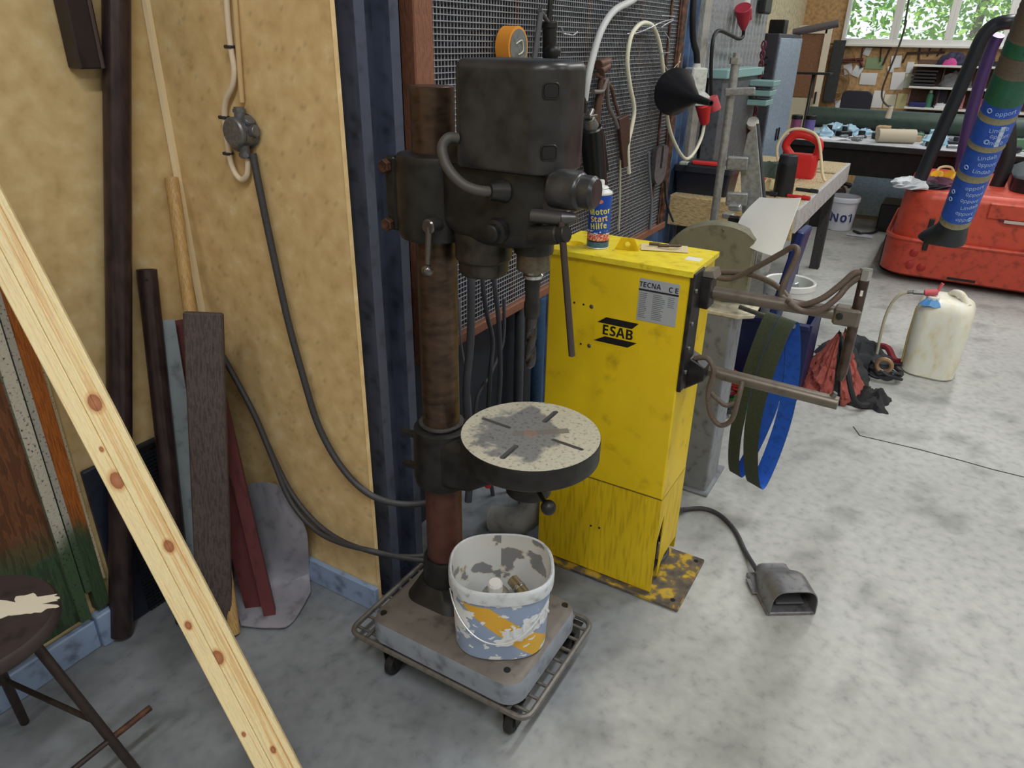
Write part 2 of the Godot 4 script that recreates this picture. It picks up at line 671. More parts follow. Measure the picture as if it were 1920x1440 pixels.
func build_setting() -> void:
	# floor, tinted by old stains, with painted shade on the left
	var st := noise(21, 0.9, 5)
	var dirt := noise(22, 2.6, 4)
	var g := Geo.new()
	var x0 := -2.1
	var z0 := -10.6
	var nx := 142
	var nz := 272
	var tone := func(x: float, z: float) -> Color:
		var k := 0.93 + 0.16 * st.get_noise_2d(x, z)
		var d := smoothstep(0.18, 0.5, dirt.get_noise_2d(x * 1.3, z * 1.3))
		k *= 1.0 - 0.32 * d
		# blue-grey shade at the left painted into the tone; the far end is darker and browner
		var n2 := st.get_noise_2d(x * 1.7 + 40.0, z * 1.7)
		var left_shade := smoothstep(0.3, -0.3, x + 0.42 - (z + 1.2) * 0.2 + n2 * 0.5) * smoothstep(-3.4, -1.8, z)
		var far_tone := smoothstep(-5.0, -8.0, z)
		return Color(k, k, k * 0.99).lerp(Color(k * 0.4, k * 0.44, k * 0.53), left_shade * 0.85).lerp(Color(k * 0.5, k * 0.48, k * 0.45), far_tone * 0.8)
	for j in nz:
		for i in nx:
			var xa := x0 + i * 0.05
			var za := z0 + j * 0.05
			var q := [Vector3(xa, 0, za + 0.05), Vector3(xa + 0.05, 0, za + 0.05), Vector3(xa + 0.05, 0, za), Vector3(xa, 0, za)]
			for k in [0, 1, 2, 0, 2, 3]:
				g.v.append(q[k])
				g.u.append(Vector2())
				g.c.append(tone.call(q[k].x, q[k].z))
	var slab := Geo.new()
	slab.box(Vector3(1.45, -0.1, -3.8), Vector3(7.1, 0.19, 13.6), 0.0)
	g.v.append_array(slab.v)
	g.u.append_array(slab.u)
	g.c.append_array(slab.c)
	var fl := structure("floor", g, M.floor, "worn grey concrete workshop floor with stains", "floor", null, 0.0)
	var crack := mat(c8(70, 70, 66), 0.9)
	g = Geo.new()
	var line := [Vector3(-0.092, 0.001, -3.337), Vector3(-0.055, 0.001, -3.261), Vector3(0.051, 0.001, -3.265), Vector3(0.179, 0.001, -3.269), Vector3(0.344, 0.001, -3.262), Vector3(0.462, 0.001, -3.251), Vector3(0.585, 0.001, -3.252)]
	for i in line.size() - 1:
		g.rod(line[i], line[i + 1], 0.0022, -1.0, 5)
	part("floor_crack", g, crack, fl, "thin dark joint running across the concrete")
	# walls, each with thickness
	var wallc := func(called: String, lo: Vector3, hi: Vector3, m: Material, label: String) -> MeshInstance3D:
		var q := Geo.new()
		q.box((lo + hi) / 2, hi - lo, 0.0)
		return structure(called, q, m, label, "wall", null, 0.0)
	# left wall and the stub that stands across it, with faded and scuffed paint
	var fade := noise(31, 1.2, 4)
	var fleck := noise(32, 70.0, 2)
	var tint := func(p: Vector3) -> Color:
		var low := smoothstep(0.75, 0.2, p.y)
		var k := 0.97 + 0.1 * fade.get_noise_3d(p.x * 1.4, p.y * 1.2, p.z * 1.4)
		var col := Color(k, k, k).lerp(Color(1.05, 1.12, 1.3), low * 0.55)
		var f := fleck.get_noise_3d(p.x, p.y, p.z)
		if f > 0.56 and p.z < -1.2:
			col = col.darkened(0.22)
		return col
	var left := Geo.new()
	left.box(Vector3(-1.88, 2.1, 0.85), Vector3(0.15, 4.2, 4.3), 0.0)
	for i in 60:
		for j in 110:
			var za := 1.2 - i * 0.0415
			var ya := j * 0.02
			var q := [Vector3(-1.8, ya, za), Vector3(-1.8, ya, za - 0.0415), Vector3(-1.8, ya + 0.02, za - 0.0415), Vector3(-1.8, ya + 0.02, za)]
			for k in [0, 1, 2, 0, 2, 3]:
				left.v.append(q[k])
				left.u.append(Vector2())
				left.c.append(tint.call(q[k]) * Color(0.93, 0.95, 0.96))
	structure("wall_left", left, M.cream, "cream painted left wall with scuffs and specks", "wall", null, 0.0)
	var back := Geo.new()
	back.box(Vector3(-1.54, 2.1, -1.28), Vector3(0.69, 4.2, 0.014), 0.0)
	for i in 60:
		for j in 210:
			var xa := -1.8 + i * 0.01008
			var ya := j * 0.01
			var q := [Vector3(xa, ya, -1.271), Vector3(xa + 0.01008, ya, -1.271), Vector3(xa + 0.01008, ya + 0.01, -1.271), Vector3(xa, ya + 0.01, -1.271)]
			for k in [0, 1, 2, 0, 2, 3]:
				back.v.append(q[k])
				back.u.append(Vector2())
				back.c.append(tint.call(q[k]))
	structure("wall_back", back, M.cream, "short cream wall panel across the corner behind the cables", "wall", null, 0.0)
	g = Geo.new()
	g.tube([Vector3(-1.795, 0.1, -1.266), Vector3(-1.793, 0.9, -1.265), Vector3(-1.794, 1.5, -1.265), Vector3(-1.795, 4.15, -1.266)], 0.011, 6)  # pale strip stands for the bright streak up the corner
	structure("trim_1", g, mat(c8(236, 216, 176), 0.5), "pale strip drawn for the highlight in the cream wall corner", "trim")
	g = Geo.new()
	g.box(Vector3(-1.788, 0.048, 0.75), Vector3(0.024, 0.096, 2.98), 0.004)
	structure("baseboard_left", g, M.skirting, "pale blue skirting painted along the left wall", "baseboard")
	g = Geo.new()
	g.box(Vector3(-1.495, 0.045, -1.262), Vector3(0.61, 0.09, 0.018), 0.003)
	structure("baseboard_back", g, M.skirting, "pale blue skirting under the short back wall", "baseboard")
	# steel column at the end of the stub
	g = Geo.new()
	g.prism(PackedVector2Array([Vector2(-1.29, 1.345), Vector2(-1.195, 1.345), Vector2(-1.195, 1.38), Vector2(-1.243, 1.386), Vector2(-1.243, 1.459), Vector2(-1.195, 1.465), Vector2(-1.195, 1.5), Vector2(-1.29, 1.5)]), 0.0, 4.2, Transform3D(Basis(Vector3(1, 0, 0), Vector3(0, 0, -1), Vector3(0, 1, 0)), Vector3()), 0.003)
	var col := structure("column", g, M.navy, "dark blue steel column beside the cream wall", "column")
	g = Geo.new()
	g.box(Vector3(-1.24, 0.006, -1.42), Vector3(0.12, 0.012, 0.19), 0.002)
	part("foot_plate", g, M.navy_dark, col)
	# side wall: masonry core, cladding in front
	var side: MeshInstance3D = wallc.call("wall_side", Vector3(-1.62, 0, -6.1), Vector3(-1.44, 4.2, -1.335), M.navy_dark, "side wall clad in blue and grey corrugated sheet")
	g = Geo.new()
	var wave := func(z: float, pitch: float, depth: float) -> float:
		var p := fposmod(z / pitch, 1.0)
		return depth * (smoothstep(0.1, 0.25, p) - smoothstep(0.6, 0.75, p))
	g.sheet(330, 1, func(s: float, t: float) -> Vector3: return Vector3(-1.405 + wave.call(s * 3.0, 0.1, 0.03), t * 4.2, -1.5 - s * 3.02), 0.001)
	part("blue_sheet", g, M.blue_sheet, side, "blue corrugated sheet", 30.0)
	g = Geo.new()
	g.sheet(300, 1, func(s: float, t: float) -> Vector3: return Vector3(-1.4 + wave.call(s * 1.45, 0.095, 0.03), t * 4.2, -4.52 - s * 1.45), 0.001)
	part("grey_sheet", g, M.galv, side, "bare grey corrugated sheet", 30.0)
	g = Geo.new()
	g.box(Vector3(-1.37, 2.1, -4.455), Vector3(0.035, 4.2, 0.12), 0.003)
	part("batten", g, mat(c8(186, 186, 180), 0.7, 0.0, T.grain, Vector3(20, 1.5, 20)), side, "weathered pale wooden batten")
	wallc.call("wall_inner", Vector3(-2.1, 0, -6.1), Vector3(-1.62, 4.2, -5.95), M.wall_plain, "cream wall stepping back behind the grey cabinet")
	wallc.call("wall_side_far", Vector3(-2.1, 0, -10.55), Vector3(-1.95, 4.2, -6.1), mat(c8(226, 214, 178), 0.7, 0.0, T.fine, 1.0), "cream side wall at the far end of the workshop")
	wallc.call("wall_right", Vector3(5.0, 0, -10.55), Vector3(5.15, 4.2, 3.15), M.wall_plain, "plain right wall of the workshop")
	wallc.call("wall_rear", Vector3(-1.95, 0, 3.0), Vector3(5.15, 4.2, 3.15), M.wall_plain, "plain wall behind the camera")
	wallc.call("ceiling", Vector3(-2.1, 4.2, -10.55), Vector3(5.15, 4.35, 3.15), M.ceiling, "pale workshop ceiling")
	# far wall with a row of windows
	var far := Geo.new()
	far.box(Vector3(1.525, 0.805, -10.48), Vector3(7.25, 1.61, 0.14), 0.0)
	far.box(Vector3(1.525, 3.6, -10.48), Vector3(7.25, 1.2, 0.14), 0.0)
	far.box(Vector3(-1.785, 2.3, -10.48), Vector3(0.63, 1.4, 0.14), 0.0)
	far.box(Vector3(4.2, 2.3, -10.48), Vector3(1.9, 1.4, 0.14), 0.0)
	structure("wall_far", far, M.far_brown, "brown board wall at the far end below the windows", "wall", null, 0.0)
	var pitch := 0.57
	for k in 8:
		var xa := -1.47 + k * pitch
		var w := Node3D.new()
		w.name = "window_%d" % (k + 1)
		add_child(w)
		w.position = Vector3(xa + pitch / 2, 1.61, -10.42)
		tag(w, ["white framed window at the left end of the row, tree trunk beyond", "white framed window second from the left end, pale foliage beyond", "white framed window third from the left, behind the curved black bar"][k] if k < 3 else "white framed window of the row, number %d from the left end" % (k + 1), "window", "windows in the far wall", "structure")
		var fr := Geo.new()
		fr.box(Vector3(xa + pitch / 2, 1.64, -10.42), Vector3(pitch, 0.06, 0.09), 0.004)
		fr.box(Vector3(xa + pitch / 2, 2.97, -10.42), Vector3(pitch, 0.06, 0.09), 0.004)
		fr.box(Vector3(xa + 0.022, 2.3, -10.42), Vector3(0.044, 1.26, 0.09), 0.004)
		fr.box(Vector3(xa + pitch - 0.022, 2.3, -10.42), Vector3(0.044, 1.26, 0.09), 0.004)
		part("frame", fr, M.white_paint, w)
		var gl := Geo.new()
		gl.box(Vector3(xa + pitch / 2, 2.3, -10.43), Vector3(pitch - 0.08, 1.28, 0.006), 0.0)
		part("pane", gl, M.glass, w)
	g = Geo.new()
	g.box(Vector3(0.81, 1.6, -10.375), Vector3(4.66, 0.03, 0.11), 0.005)
	structure("window_sill", g, M.white_paint, "white sill under the row of far windows", "sill")
	# ground and trees outside
	g = Geo.new()
	g.box(Vector3(1, -0.2, -24), Vector3(60, 0.3, 26.8), 0.0)
	structure("ground", g, mat(c8(110, 140, 80), 0.9, 0.0, T.fine, 0.5), "grass outside the far windows", "ground", null, 0.0)
	var leafm := [mat(c8(120, 168, 78), 0.6), mat(c8(150, 190, 96), 0.6), mat(c8(104, 150, 96), 0.6)]
	for m in leafm:
		m.backlight_enabled = true
		m.backlight = Color(0.5, 0.6, 0.3)
	var bark := mat(c8(120, 110, 100), 0.9, 0.0, T.fine, 4.0)
	var trees := [[-3.2, -14.0, 1.9, "leaning pale trunk tree outside the leftmost window"], [-0.4, -17.5, 2.0, "light green tree outside the second window"], [1.6, -13.8, 2.0, "bright green tree outside the third window"], [5.2, -17.5, 2.4, "broad green tree outside the right windows"], [-5.5, -19.5, 2.6, "tall tree outside to the left of the windows"]]
	for i in trees.size():
		var tr: Array = trees[i]
		var o := thing("tree", tr[3], "tree", Vector3(tr[0], -0.05, tr[1]), "trees outside the windows")
		var b := Geo.new()
		b.tube(spline([Vector3(tr[0], -0.1, tr[1]), Vector3(tr[0] + 0.25, 1.2, tr[1]), Vector3(tr[0] + 0.3, 2.6, tr[1]), Vector3(tr[0] + 0.7, 4.5, tr[1] - 0.2)]), 0.09, 10)
		b.tube(spline([Vector3(tr[0] + 0.28, 1.6, tr[1]), Vector3(tr[0] + 0.8, 2.3, tr[1] + 0.2), Vector3(tr[0] + 1.4, 3.2, tr[1] + 0.1)]), 0.04, 8)
		part("trunk", b, bark, o)
		var lf := Geo.new()
		for k in 5000:
			var d := Vector3(rng.randfn(), rng.randfn(), rng.randfn()).normalized() * pow(rng.randf(), 0.4)
			var p := Vector3(tr[0] + 0.4, 2.9, tr[1]) + d * Vector3(tr[2], 1.9, 1.3)
			var a := Basis.from_euler(Vector3(rng.randf() * TAU, rng.randf() * TAU, rng.randf() * TAU))
			var s := 0.04 + 0.05 * rng.randf()
			lf.tri(p + a * Vector3(-s, 0, 0), p + a * Vector3(0, s * 0.6, 0), p + a * Vector3(s, 0, 0))
			lf.tri(p + a * Vector3(-s, 0, 0), p + a * Vector3(s, 0, 0), p + a * Vector3(0, -s * 0.6, 0.01))
		var cr := part("crown", lf, leafm[i % 3], o, "", 0.0)
		cr.set_meta("kind", "stuff")

func cut_disc(g: Geo, r: float, y0: float, y1: float, slots: Array, o: Vector3) -> void:
	# disc with slots cut right through; slots are [x, z, length, width, angle]
	var poly := PackedVector2Array()
	for k in 64:
		poly.append(Vector2(cos(TAU * k / 64.0), sin(TAU * k / 64.0)) * r)
	var rim := poly
	# pie pieces round the slots: split the disc in four sectors between the slot axes, each sector a plain polygon
	var holes := []
	for s in slots:
		var q := PackedVector2Array()
		var a := Vector2(s[2] / 2 - s[3] / 2, 0)
		for k in 9:
			q.append(a + Vector2.from_angle(-PI / 2 + PI * k / 8.0) * s[3] / 2)
		for k in 9:
			q.append(-a + Vector2.from_angle(PI / 2 + PI * k / 8.0) * s[3] / 2)
		for k in q.size():
			q[k] = q[k].rotated(s[4]) + Vector2(s[0], s[1])
		holes.append(q)
	# each half plane through the middle of a slot pair is cut separately so that no piece has a hole
	var pieces := []
	for sgn in [-1.0, 1.0]:
		for sgn2 in [-1.0, 1.0]:
			var quarter := PackedVector2Array([Vector2(0, 0), Vector2(sgn * 1.0, 0), Vector2(sgn * 1.0, sgn2 * 1.0), Vector2(0, sgn2 * 1.0)])
			if Geometry2D.is_polygon_clockwise(quarter):
				quarter.reverse()
			for p in Geometry2D.intersect_polygons(rim, quarter):
				pieces.append(p)
	for h in holes:
		var next := []
		for p in pieces:
			for q in Geometry2D.clip_polygons(p, h):
				if not Geometry2D.is_polygon_clockwise(q):
					next.append(q)
		pieces = next
	for p in pieces:
		var idx := Geometry2D.triangulate_polygon(p)
		for i in range(0, idx.size(), 3):
			for e in [[y1, Vector3.UP], [y0, Vector3.DOWN]]:
				var w := []
				for k in 3:
					w.append(o + Vector3(p[idx[i + k]].x, e[0], p[idx[i + k]].y))
				var nn: Vector3 = (w[1] - w[0]).cross(w[2] - w[0])
				if nn.dot(e[1]) < 0:
					w.reverse()
				var uvs := []
				for k in 3:
					uvs.append(Vector2(0.5 + (w[k].x - o.x) / (2 * r), 0.5 + (w[k].z - o.z) / (2 * r)))
				g.tri(w[0], w[1], w[2], uvs[0], uvs[1], uvs[2])
	for h in holes:
		for k in h.size():
			var a: Vector2 = h[k]
			var b: Vector2 = h[(k + 1) % h.size()]
			g.quad(o + Vector3(b.x, y0, b.y), o + Vector3(a.x, y0, a.y), o + Vector3(a.x, y1, a.y), o + Vector3(b.x, y1, b.y), Vector2(0.5, 0.4), Vector2(0.5, 0.4), Vector2(0.5, 0.4), Vector2(0.5, 0.4))


func ring_of_bolts(p: Vector3, out: Vector3, r: float, h: float) -> Geo:
	var g := Geo.new()
	g.rod(p, p + out.normalized() * h, r, -1.0, 6, r * 0.15)
	return g


func build_drill() -> void:
	# the wire dolly first
	var d := thing("wire_dolly", "low steel wire dolly on four castors under the pillar drill", "dolly", Vector3(-0.85, 0, -1.27))
	var wire_m := mat(c8(122, 118, 114), 0.45, 0.4, T.wear, 5.0)
	var g := Geo.new()
	var y := 0.106
	var loop := []
	for p in rrect(0.565, 0.385, 0.03, 4):
		loop.append(Vector3(-0.848 + p.x, y, -1.27 + p.y))
	g.tube(loop, 0.008, 8, true)
	part("outer_rail", g, wire_m, d)
	for x in [-0.622, -1.075]:
		g = Geo.new()
		g.rod(Vector3(x, y, -1.46), Vector3(x, y, -1.08), 0.0055, -1.0, 8)
		part("inner_rail", g, wire_m, d)
	for k in 8:
		g = Geo.new()
		var z := -1.43 + k * 0.046
		g.rod(Vector3(-1.128, y - 0.006, z), Vector3(-0.568, y - 0.006, z), 0.0045, -1.0, 8)
		part("cross_wire", g, wire_m, d)
	g = Geo.new()
	g.box(Vector3(-0.645, 0.104, -1.27), Vector3(0.04, 0.004, 0.36), 0.001)
	part("wear_strip", g, M.rust, d, "rusty flat bar")
	for c in [[-0.625, -1.115], [-1.0, -1.105], [-0.615, -1.43], [-1.07, -1.43]]:
		var cx: float = c[0]
		var cz: float = c[1]
		g = Geo.new()
		g.rod(Vector3(cx - 0.012, 0.034, cz), Vector3(cx + 0.012, 0.034, cz), 0.033, -1.0, 20, 0.005)
		var w := part("castor_wheel", g, M.black_rubber, d)
		g = Geo.new()
		g.rod(Vector3(cx - 0.014, 0.034, cz), Vector3(cx + 0.014, 0.034, cz), 0.015, -1.0, 14)
		part("hub", g, M.dark_metal, w)
		g = Geo.new()
		for s in [-1.0, 1.0]:
			g.prism(PackedVector2Array([Vector2(-0.012, -0.01), Vector2(0.012, -0.01), Vector2(0.022, 0.06), Vector2(-0.022, 0.06)]), -0.0015, 0.0015, Transform3D(Basis(Vector3(0, 0, -1), Vector3.UP, Vector3.RIGHT), Vector3(cx + s * 0.018, 0.036, cz)))
		g.box(Vector3(cx, 0.097, cz), Vector3(0.05, 0.005, 0.05), 0.001)
		part("castor_fork", g, M.dark_metal, d)

	# the drill
	var ax := -0.95
	var az := -1.29
	var o := thing("pillar_drill", "dark grey pillar drill with round slotted table standing on a wire dolly", "drill press", Vector3(ax, 0.12, az))
	var base_top := mat(c8(120, 114, 108), 0.5, 0.1, T.wear, 3.0, 0.02)
	var grey_paint := mat(c8(150, 158, 172), 0.5, 0.0, T.wear, 2.5)
	g = Geo.new()
	var bc := Vector3(-0.8285, 0, -1.254)
	g.loft([flat_ring(rrect(0.467, 0.352, 0.05, 6), 0.121, bc), flat_ring(rrect(0.467, 0.352, 0.05, 6), 0.165, bc), flat_ring(rrect(0.457, 0.342, 0.046, 6), 0.183, bc)], true, false)
	var base := part("base", g, grey_paint, o, "light grey cast base edge")
	g = Geo.new()
	g.loft([flat_ring(rrect(0.457, 0.342, 0.046, 6), 0.183, bc), flat_ring(rrect(0.423, 0.308, 0.036, 6), 0.195, bc)], false, true)
	part("base_top", g, base_top, base, "worn brownish top of the base")
	for h in [[-1.03, -1.112], [-0.625, -1.395], [-0.645, -1.118]]:
		g = Geo.new()
		g.rod(Vector3(h[0], 0.19, h[1]), Vector3(h[0], 0.1962, h[1]), 0.009, -1.0, 14)
		part("bolt_hole", g, M.black, base)
	g = Geo.new()
	g.loft([flat_ring(rrect(0.19, 0.19, 0.05), 0.194, Vector3(ax + 0.015, 0, az + 0.01)), flat_ring(rrect(0.165, 0.165, 0.05), 0.21, Vector3(ax + 0.01, 0, az + 0.005)), flat_ring(rrect(0.13, 0.13, 0.05), 0.232, Vector3(ax, 0, az))])
	g.lathe([[0.066, 0.225], [0.062, 0.25], [0.06, 0.3], [0.056, 0.31]], Transform3D(Basis(), Vector3(ax, 0, az)), 32)
	part("post_socket", g, M.dark_metal, o)
	g = Geo.new()
	g.rod(Vector3(ax, 0.29, az), Vector3(ax, 0.6, az), 0.0485, -1.0, 36)
	part("lower_post", g, mat(c8(96, 58, 50), 0.5, 0.1, T.wear, 5.0), o, "brick red painted lower post")
	g = Geo.new()
	g.rod(Vector3(ax, 0.6, az), Vector3(ax, 1.51, az), 0.0465, -1.0, 36, 0.002)
	part("steel_post", g, mat(c8(92, 74, 62), 0.34, 0.6, T.darkmetal, Vector3(3, 5.5, 3)), o, "brown oiled steel post")
	# table bracket
	g = Geo.new()
	g.lathe([[0.05, 0.548], [0.07, 0.552], [0.073, 0.57], [0.073, 0.69], [0.07, 0.712], [0.05, 0.72]], Transform3D(Basis(), Vector3(ax, 0, az)), 36)
	var arm := func(x: float, hw: float, ya: float, yb: float) -> PackedVector3Array:
		var r := PackedVector3Array()
		for p in rrect(2 * hw, yb - ya, minf(hw, (yb - ya) / 2) * 0.4, 4):
			r.append(Vector3(x, (ya + yb) / 2 + p.y, az - p.x))
		return r
	g.loft([arm.call(ax + 0.03, 0.062, 0.56, 0.705), arm.call(ax + 0.11, 0.056, 0.575, 0.705), arm.call(ax + 0.17, 0.05, 0.615, 0.708), arm.call(ax + 0.24, 0.05, 0.64, 0.71)])
	g.lathe([[0.05, 0.605], [0.055, 0.61], [0.055, 0.712], [0.09, 0.722]], Transform3D(Basis(), Vector3(-0.693, 0, az)), 30)
	var br := part("table_bracket", g, M.dark_metal, o)
	for yb in [0.655, 0.56]:
		part("clamp_bolt", ring_of_bolts(Vector3(ax - 0.07, yb + 0.02, az + 0.02), Vector3(-1, 0, 0.1), 0.011, 0.04), M.dark_metal, br)
	g = Geo.new()
	g.lathe([[0.047, 0.72], [0.056, 0.722], [0.057, 0.727], [0.047, 0.728]], Transform3D(Basis(), Vector3(ax, 0, az)), 30)
	part("collar_ring", g, M.steel, br)
	g = Geo.new()
	g.rod(Vector3(-0.66, 0.65, az + 0.03), Vector3(-0.6, 0.652, az + 0.085), 0.006)
	g.ball(Vector3(-0.592, 0.652, az + 0.092), Vector3(0.018, 0.018, 0.018))
	part("table_lock_lever", g, M.dark_metal, br, "lever with black ball knob")
	var wn := noise(41, 3.2, 5)
	var wf := noise(42, 26.0, 3)
	var tbl_tex := paint(256, 256, func(a: float, b: float) -> Color:
		var p := Vector2(a - 0.5, b - 0.5)
		var r := p.length() * 2.0
		var w := wn.get_noise_2d(a * 1.3, b * 1.3)
		var f := wf.get_noise_2d(a, b)
		var pale := smoothstep(0.66, 0.84, r + w * 0.3 + smoothstep(0.0, 0.2, p.x - p.y * 0.4) * 0.3)
		var col := c8(128, 128, 128).lerp(c8(196, 192, 174), pale)
		col = col.darkened(0.10 * maxf(f, 0.0) * 2.0)
		var rub := absf(p.dot(Vector2(0.62, 0.78)) + 0.01)
		if p.dot(Vector2(0.78, -0.62)) > -0.12 and p.dot(Vector2(0.78, -0.62)) < 0.28 and rub < 0.035:
			col = col.lerp(c8(118, 112, 106), 0.85)
		if p.length() < 0.05:
			col = col.lerp(c8(160, 120, 104), 0.5)
		if f > 0.52:
			col = col.darkened(0.25)
		return col)
	g = Geo.new()
	cut_disc(g, 0.163, 0.715, 0.768, [[0.095, 0.0, 0.085, 0.011, 0.06], [-0.095, 0.0, 0.085, 0.011, 0.06], [0.0, 0.098, 0.07, 0.014, PI / 2], [0.0, -0.098, 0.07, 0.014, PI / 2]], Vector3(-0.693, 0, az))
	var table := part("table", g, uvmat(tbl_tex, 0.42, 0.15), o, "round steel table with four slots and pale residue", 20.0)
	g = Geo.new()
	g.lathe([[0.161, 0.713], [0.1645, 0.717], [0.1645, 0.764], [0.162, 0.7675]], Transform3D(Basis(), Vector3(-0.693, 0, az)), 72)
	g.v.resize(72 * 6 * 3)
	g.u.resize(72 * 6 * 3)
	g.c.resize(72 * 6 * 3)
	part("table_rim", g, M.dark_metal, table, "dark rim of the table")
	# head
	g = Geo.new()
	g.lathe([[0.05, 1.196], [0.078, 1.2], [0.083, 1.215], [0.083, 1.36], [0.078, 1.376], [0.05, 1.38]], Transform3D(Basis(), Vector3(ax, 0, az)), 36)
	g.box(Vector3(ax - 0.088, 1.288, az + 0.03), Vector3(0.03, 0.16, 0.03), 0.006)
	g.box(Vector3(ax - 0.088, 1.288, az - 0.012), Vector3(0.03, 0.16, 0.03), 0.006)
	var cl := part("head_clamp", g, M.dark_metal, o)
	for yb in [1.348, 1.222]:
		g = Geo.new()
		g.rod(Vector3(ax - 0.093, yb, az - 0.04), Vector3(ax - 0.093, yb, az + 0.062), 0.008)
		g.rod(Vector3(ax - 0.093, yb, az + 0.045), Vector3(ax - 0.093, yb, az + 0.06), 0.015, -1.0, 6, 0.002)
		part("clamp_bolt", g, M.rust, cl, "rusty clamp bolt")
	g = Geo.new()
	g.rod(Vector3(ax + 0.048, 1.243, az + 0.055), Vector3(ax + 0.048, 1.243, az + 0.095), 0.016, -1.0, 18, 0.003)
	g.rod(Vector3(ax + 0.048, 1.243, az + 0.088), Vector3(ax + 0.05, 1.165, az + 0.1), 0.0075, 0.006)
	g.ball(Vector3(ax + 0.05, 1.152, az + 0.102), Vector3(0.0135, 0.0135, 0.0135))
	part("clamp_lever", g, mat(c8(110, 108, 108), 0.25, 0.8), o, "steel clamp lever with shiny ball")
	g = Geo.new()
	# gear casing, between column and spindle
	var casing := [[-0.885, 0.055, 1.235, 1.378], [-0.845, 0.066, 1.215, 1.39], [-0.79, 0.07, 1.212, 1.392], [-0.735, 0.068, 1.212, 1.388], [-0.68, 0.062, 1.218, 1.384], [-0.655, 0.05, 1.235, 1.375]]
	var rr := []
	for c in casing:
		rr.append(arm.call(c[0], c[1], c[2], c[3]))
	g.loft(rr)
	g.box(Vector3(-0.855, 1.392, az + 0.01), Vector3(0.07, 0.05, 0.11), 0.006)
	part("gear_casing", g, M.dark_metal, o)
	g = Geo.new()
	g.lathe([[0.03, 1.133], [0.05, 1.135], [0.054, 1.142], [0.054, 1.164], [0.06, 1.168], [0.062, 1.174], [0.062, 1.21], [0.064, 1.213], [0.064, 1.23]], Transform3D(Basis(), Vector3(-0.822, 0, az + 0.002)), 36)
	part("gear_drum", g, mat(c8(72, 68, 62), 0.4, 0.5, T.darkmetal, 4.0), o, "ringed drum under the gear casing")
	g = Geo.new()
	g.lathe([[0.03, 1.198], [0.041, 1.2], [0.042, 1.205], [0.042, 1.22], [0.045, 1.24], [0.045, 1.385]], Transform3D(Basis(), Vector3(-0.7, 0, az)), 32)
	part("spindle_housing", g, M.dark_metal, o)
	g = Geo.new()
	g.box(Vector3(-0.712, 1.252, az + 0.044), Vector3(0.008, 0.05, 0.006), 0.001)
	part("depth_slot", g, M.black, o)
	g = Geo.new()
	g.lathe([[0.02, 1.162], [0.034, 1.163], [0.0355, 1.167], [0.0355, 1.192], [0.033, 1.2]], Transform3D(Basis(), Vector3(-0.7, 0, az)), 32)
	part("quill", g, mat(c8(120, 112, 100), 0.35, 0.7, T.galv, 8.0), o, "worn steel quill")
	g = Geo.new()
	g.lathe([[0.012, 1.143], [0.021, 1.145], [0.022, 1.152], [0.018, 1.156], [0.022, 1.16], [0.02, 1.164]], Transform3D(Basis(), Vector3(-0.7, 0, az)), 24)
	part("spindle_nose", g, M.bright_steel, o, "shiny spindle nose")
	g = Geo.new()
	g.lathe([[0.012, 1.055], [0.016, 1.058], [0.0175, 1.075], [0.0175, 1.088], [0.0155, 1.092], [0.0155, 1.118], [0.0165, 1.122], [0.0165, 1.144]], Transform3D(Basis(), Vector3(-0.7, 0, az)), 24)
	part("drill_sleeve", g, M.dark_metal, o)
	var bit := Geo.new()
	var rings := []
	for i in 41:
		var k := float(i) / 40.0
		var ring := PackedVector3Array()
		var rad := 0.0125 if k > 0.08 else 0.0125 * (0.12 + 11.0 * k)
		for q in 20:
			var a := TAU * q / 20.0
			var f := 1.0 - 0.42 * pow(absf(cos(a)), 6.0) * (1.0 - smoothstep(0.72, 0.9, k))
			var b := -a - k * 7.5
			ring.append(Vector3(-0.7 + cos(b) * rad * f, 0.932 + k * 0.128, az + sin(b) * rad * f))
		rings.append(ring)
	bit.loft(rings)
	part("drill_bit", bit, mat(c8(84, 82, 84), 0.2, 0.9), o, "large twist drill bit")
	# motor cover
	g = Geo.new()
	rings = []
	var cov := func(inset: float) -> PackedVector2Array:
		var q := PackedVector2Array()
		var lo := Vector2(-0.842 + inset, -1.375 + inset)
		var hi := Vector2(-0.622 - inset, -1.207 - inset)
		for e in [[hi.x, hi.y, 0.058, 0], [lo.x, hi.y, 0.02, 1], [lo.x, lo.y, 0.02, 2], [hi.x, lo.y, 0.058, 3]]:
			var r: float = maxf(e[2] - inset, 0.004)
			var sx := -1.0 if e[3] in [0, 3] else 1.0
			var sy := -1.0 if e[3] in [0, 1] else 1.0
			for i in 8:
				q.append(Vector2(e[0] + sx * r, e[1] + sy * r) + Vector2.from_angle(PI / 2 * (e[3] + i / 7.0)) * r)
		return q
	rings.append(flat_ring(cov.call(0.012), 1.366))
	rings.append(flat_ring(cov.call(0.003), 1.37))
	rings.append(flat_ring(cov.call(0.0), 1.376))
	for i in 6:
		var a := PI / 2 * i / 5.0
		rings.append(flat_ring(cov.call(0.018 * (1 - cos(a))), 1.548 + 0.018 * sin(a)))
	g.loft(rings)
	var cover := part("motor_cover", g, mat(c8(58, 59, 61), 0.34, 0.2, T.darkmetal, 2.2, 0.02), o, "rounded dark grey motor cover")
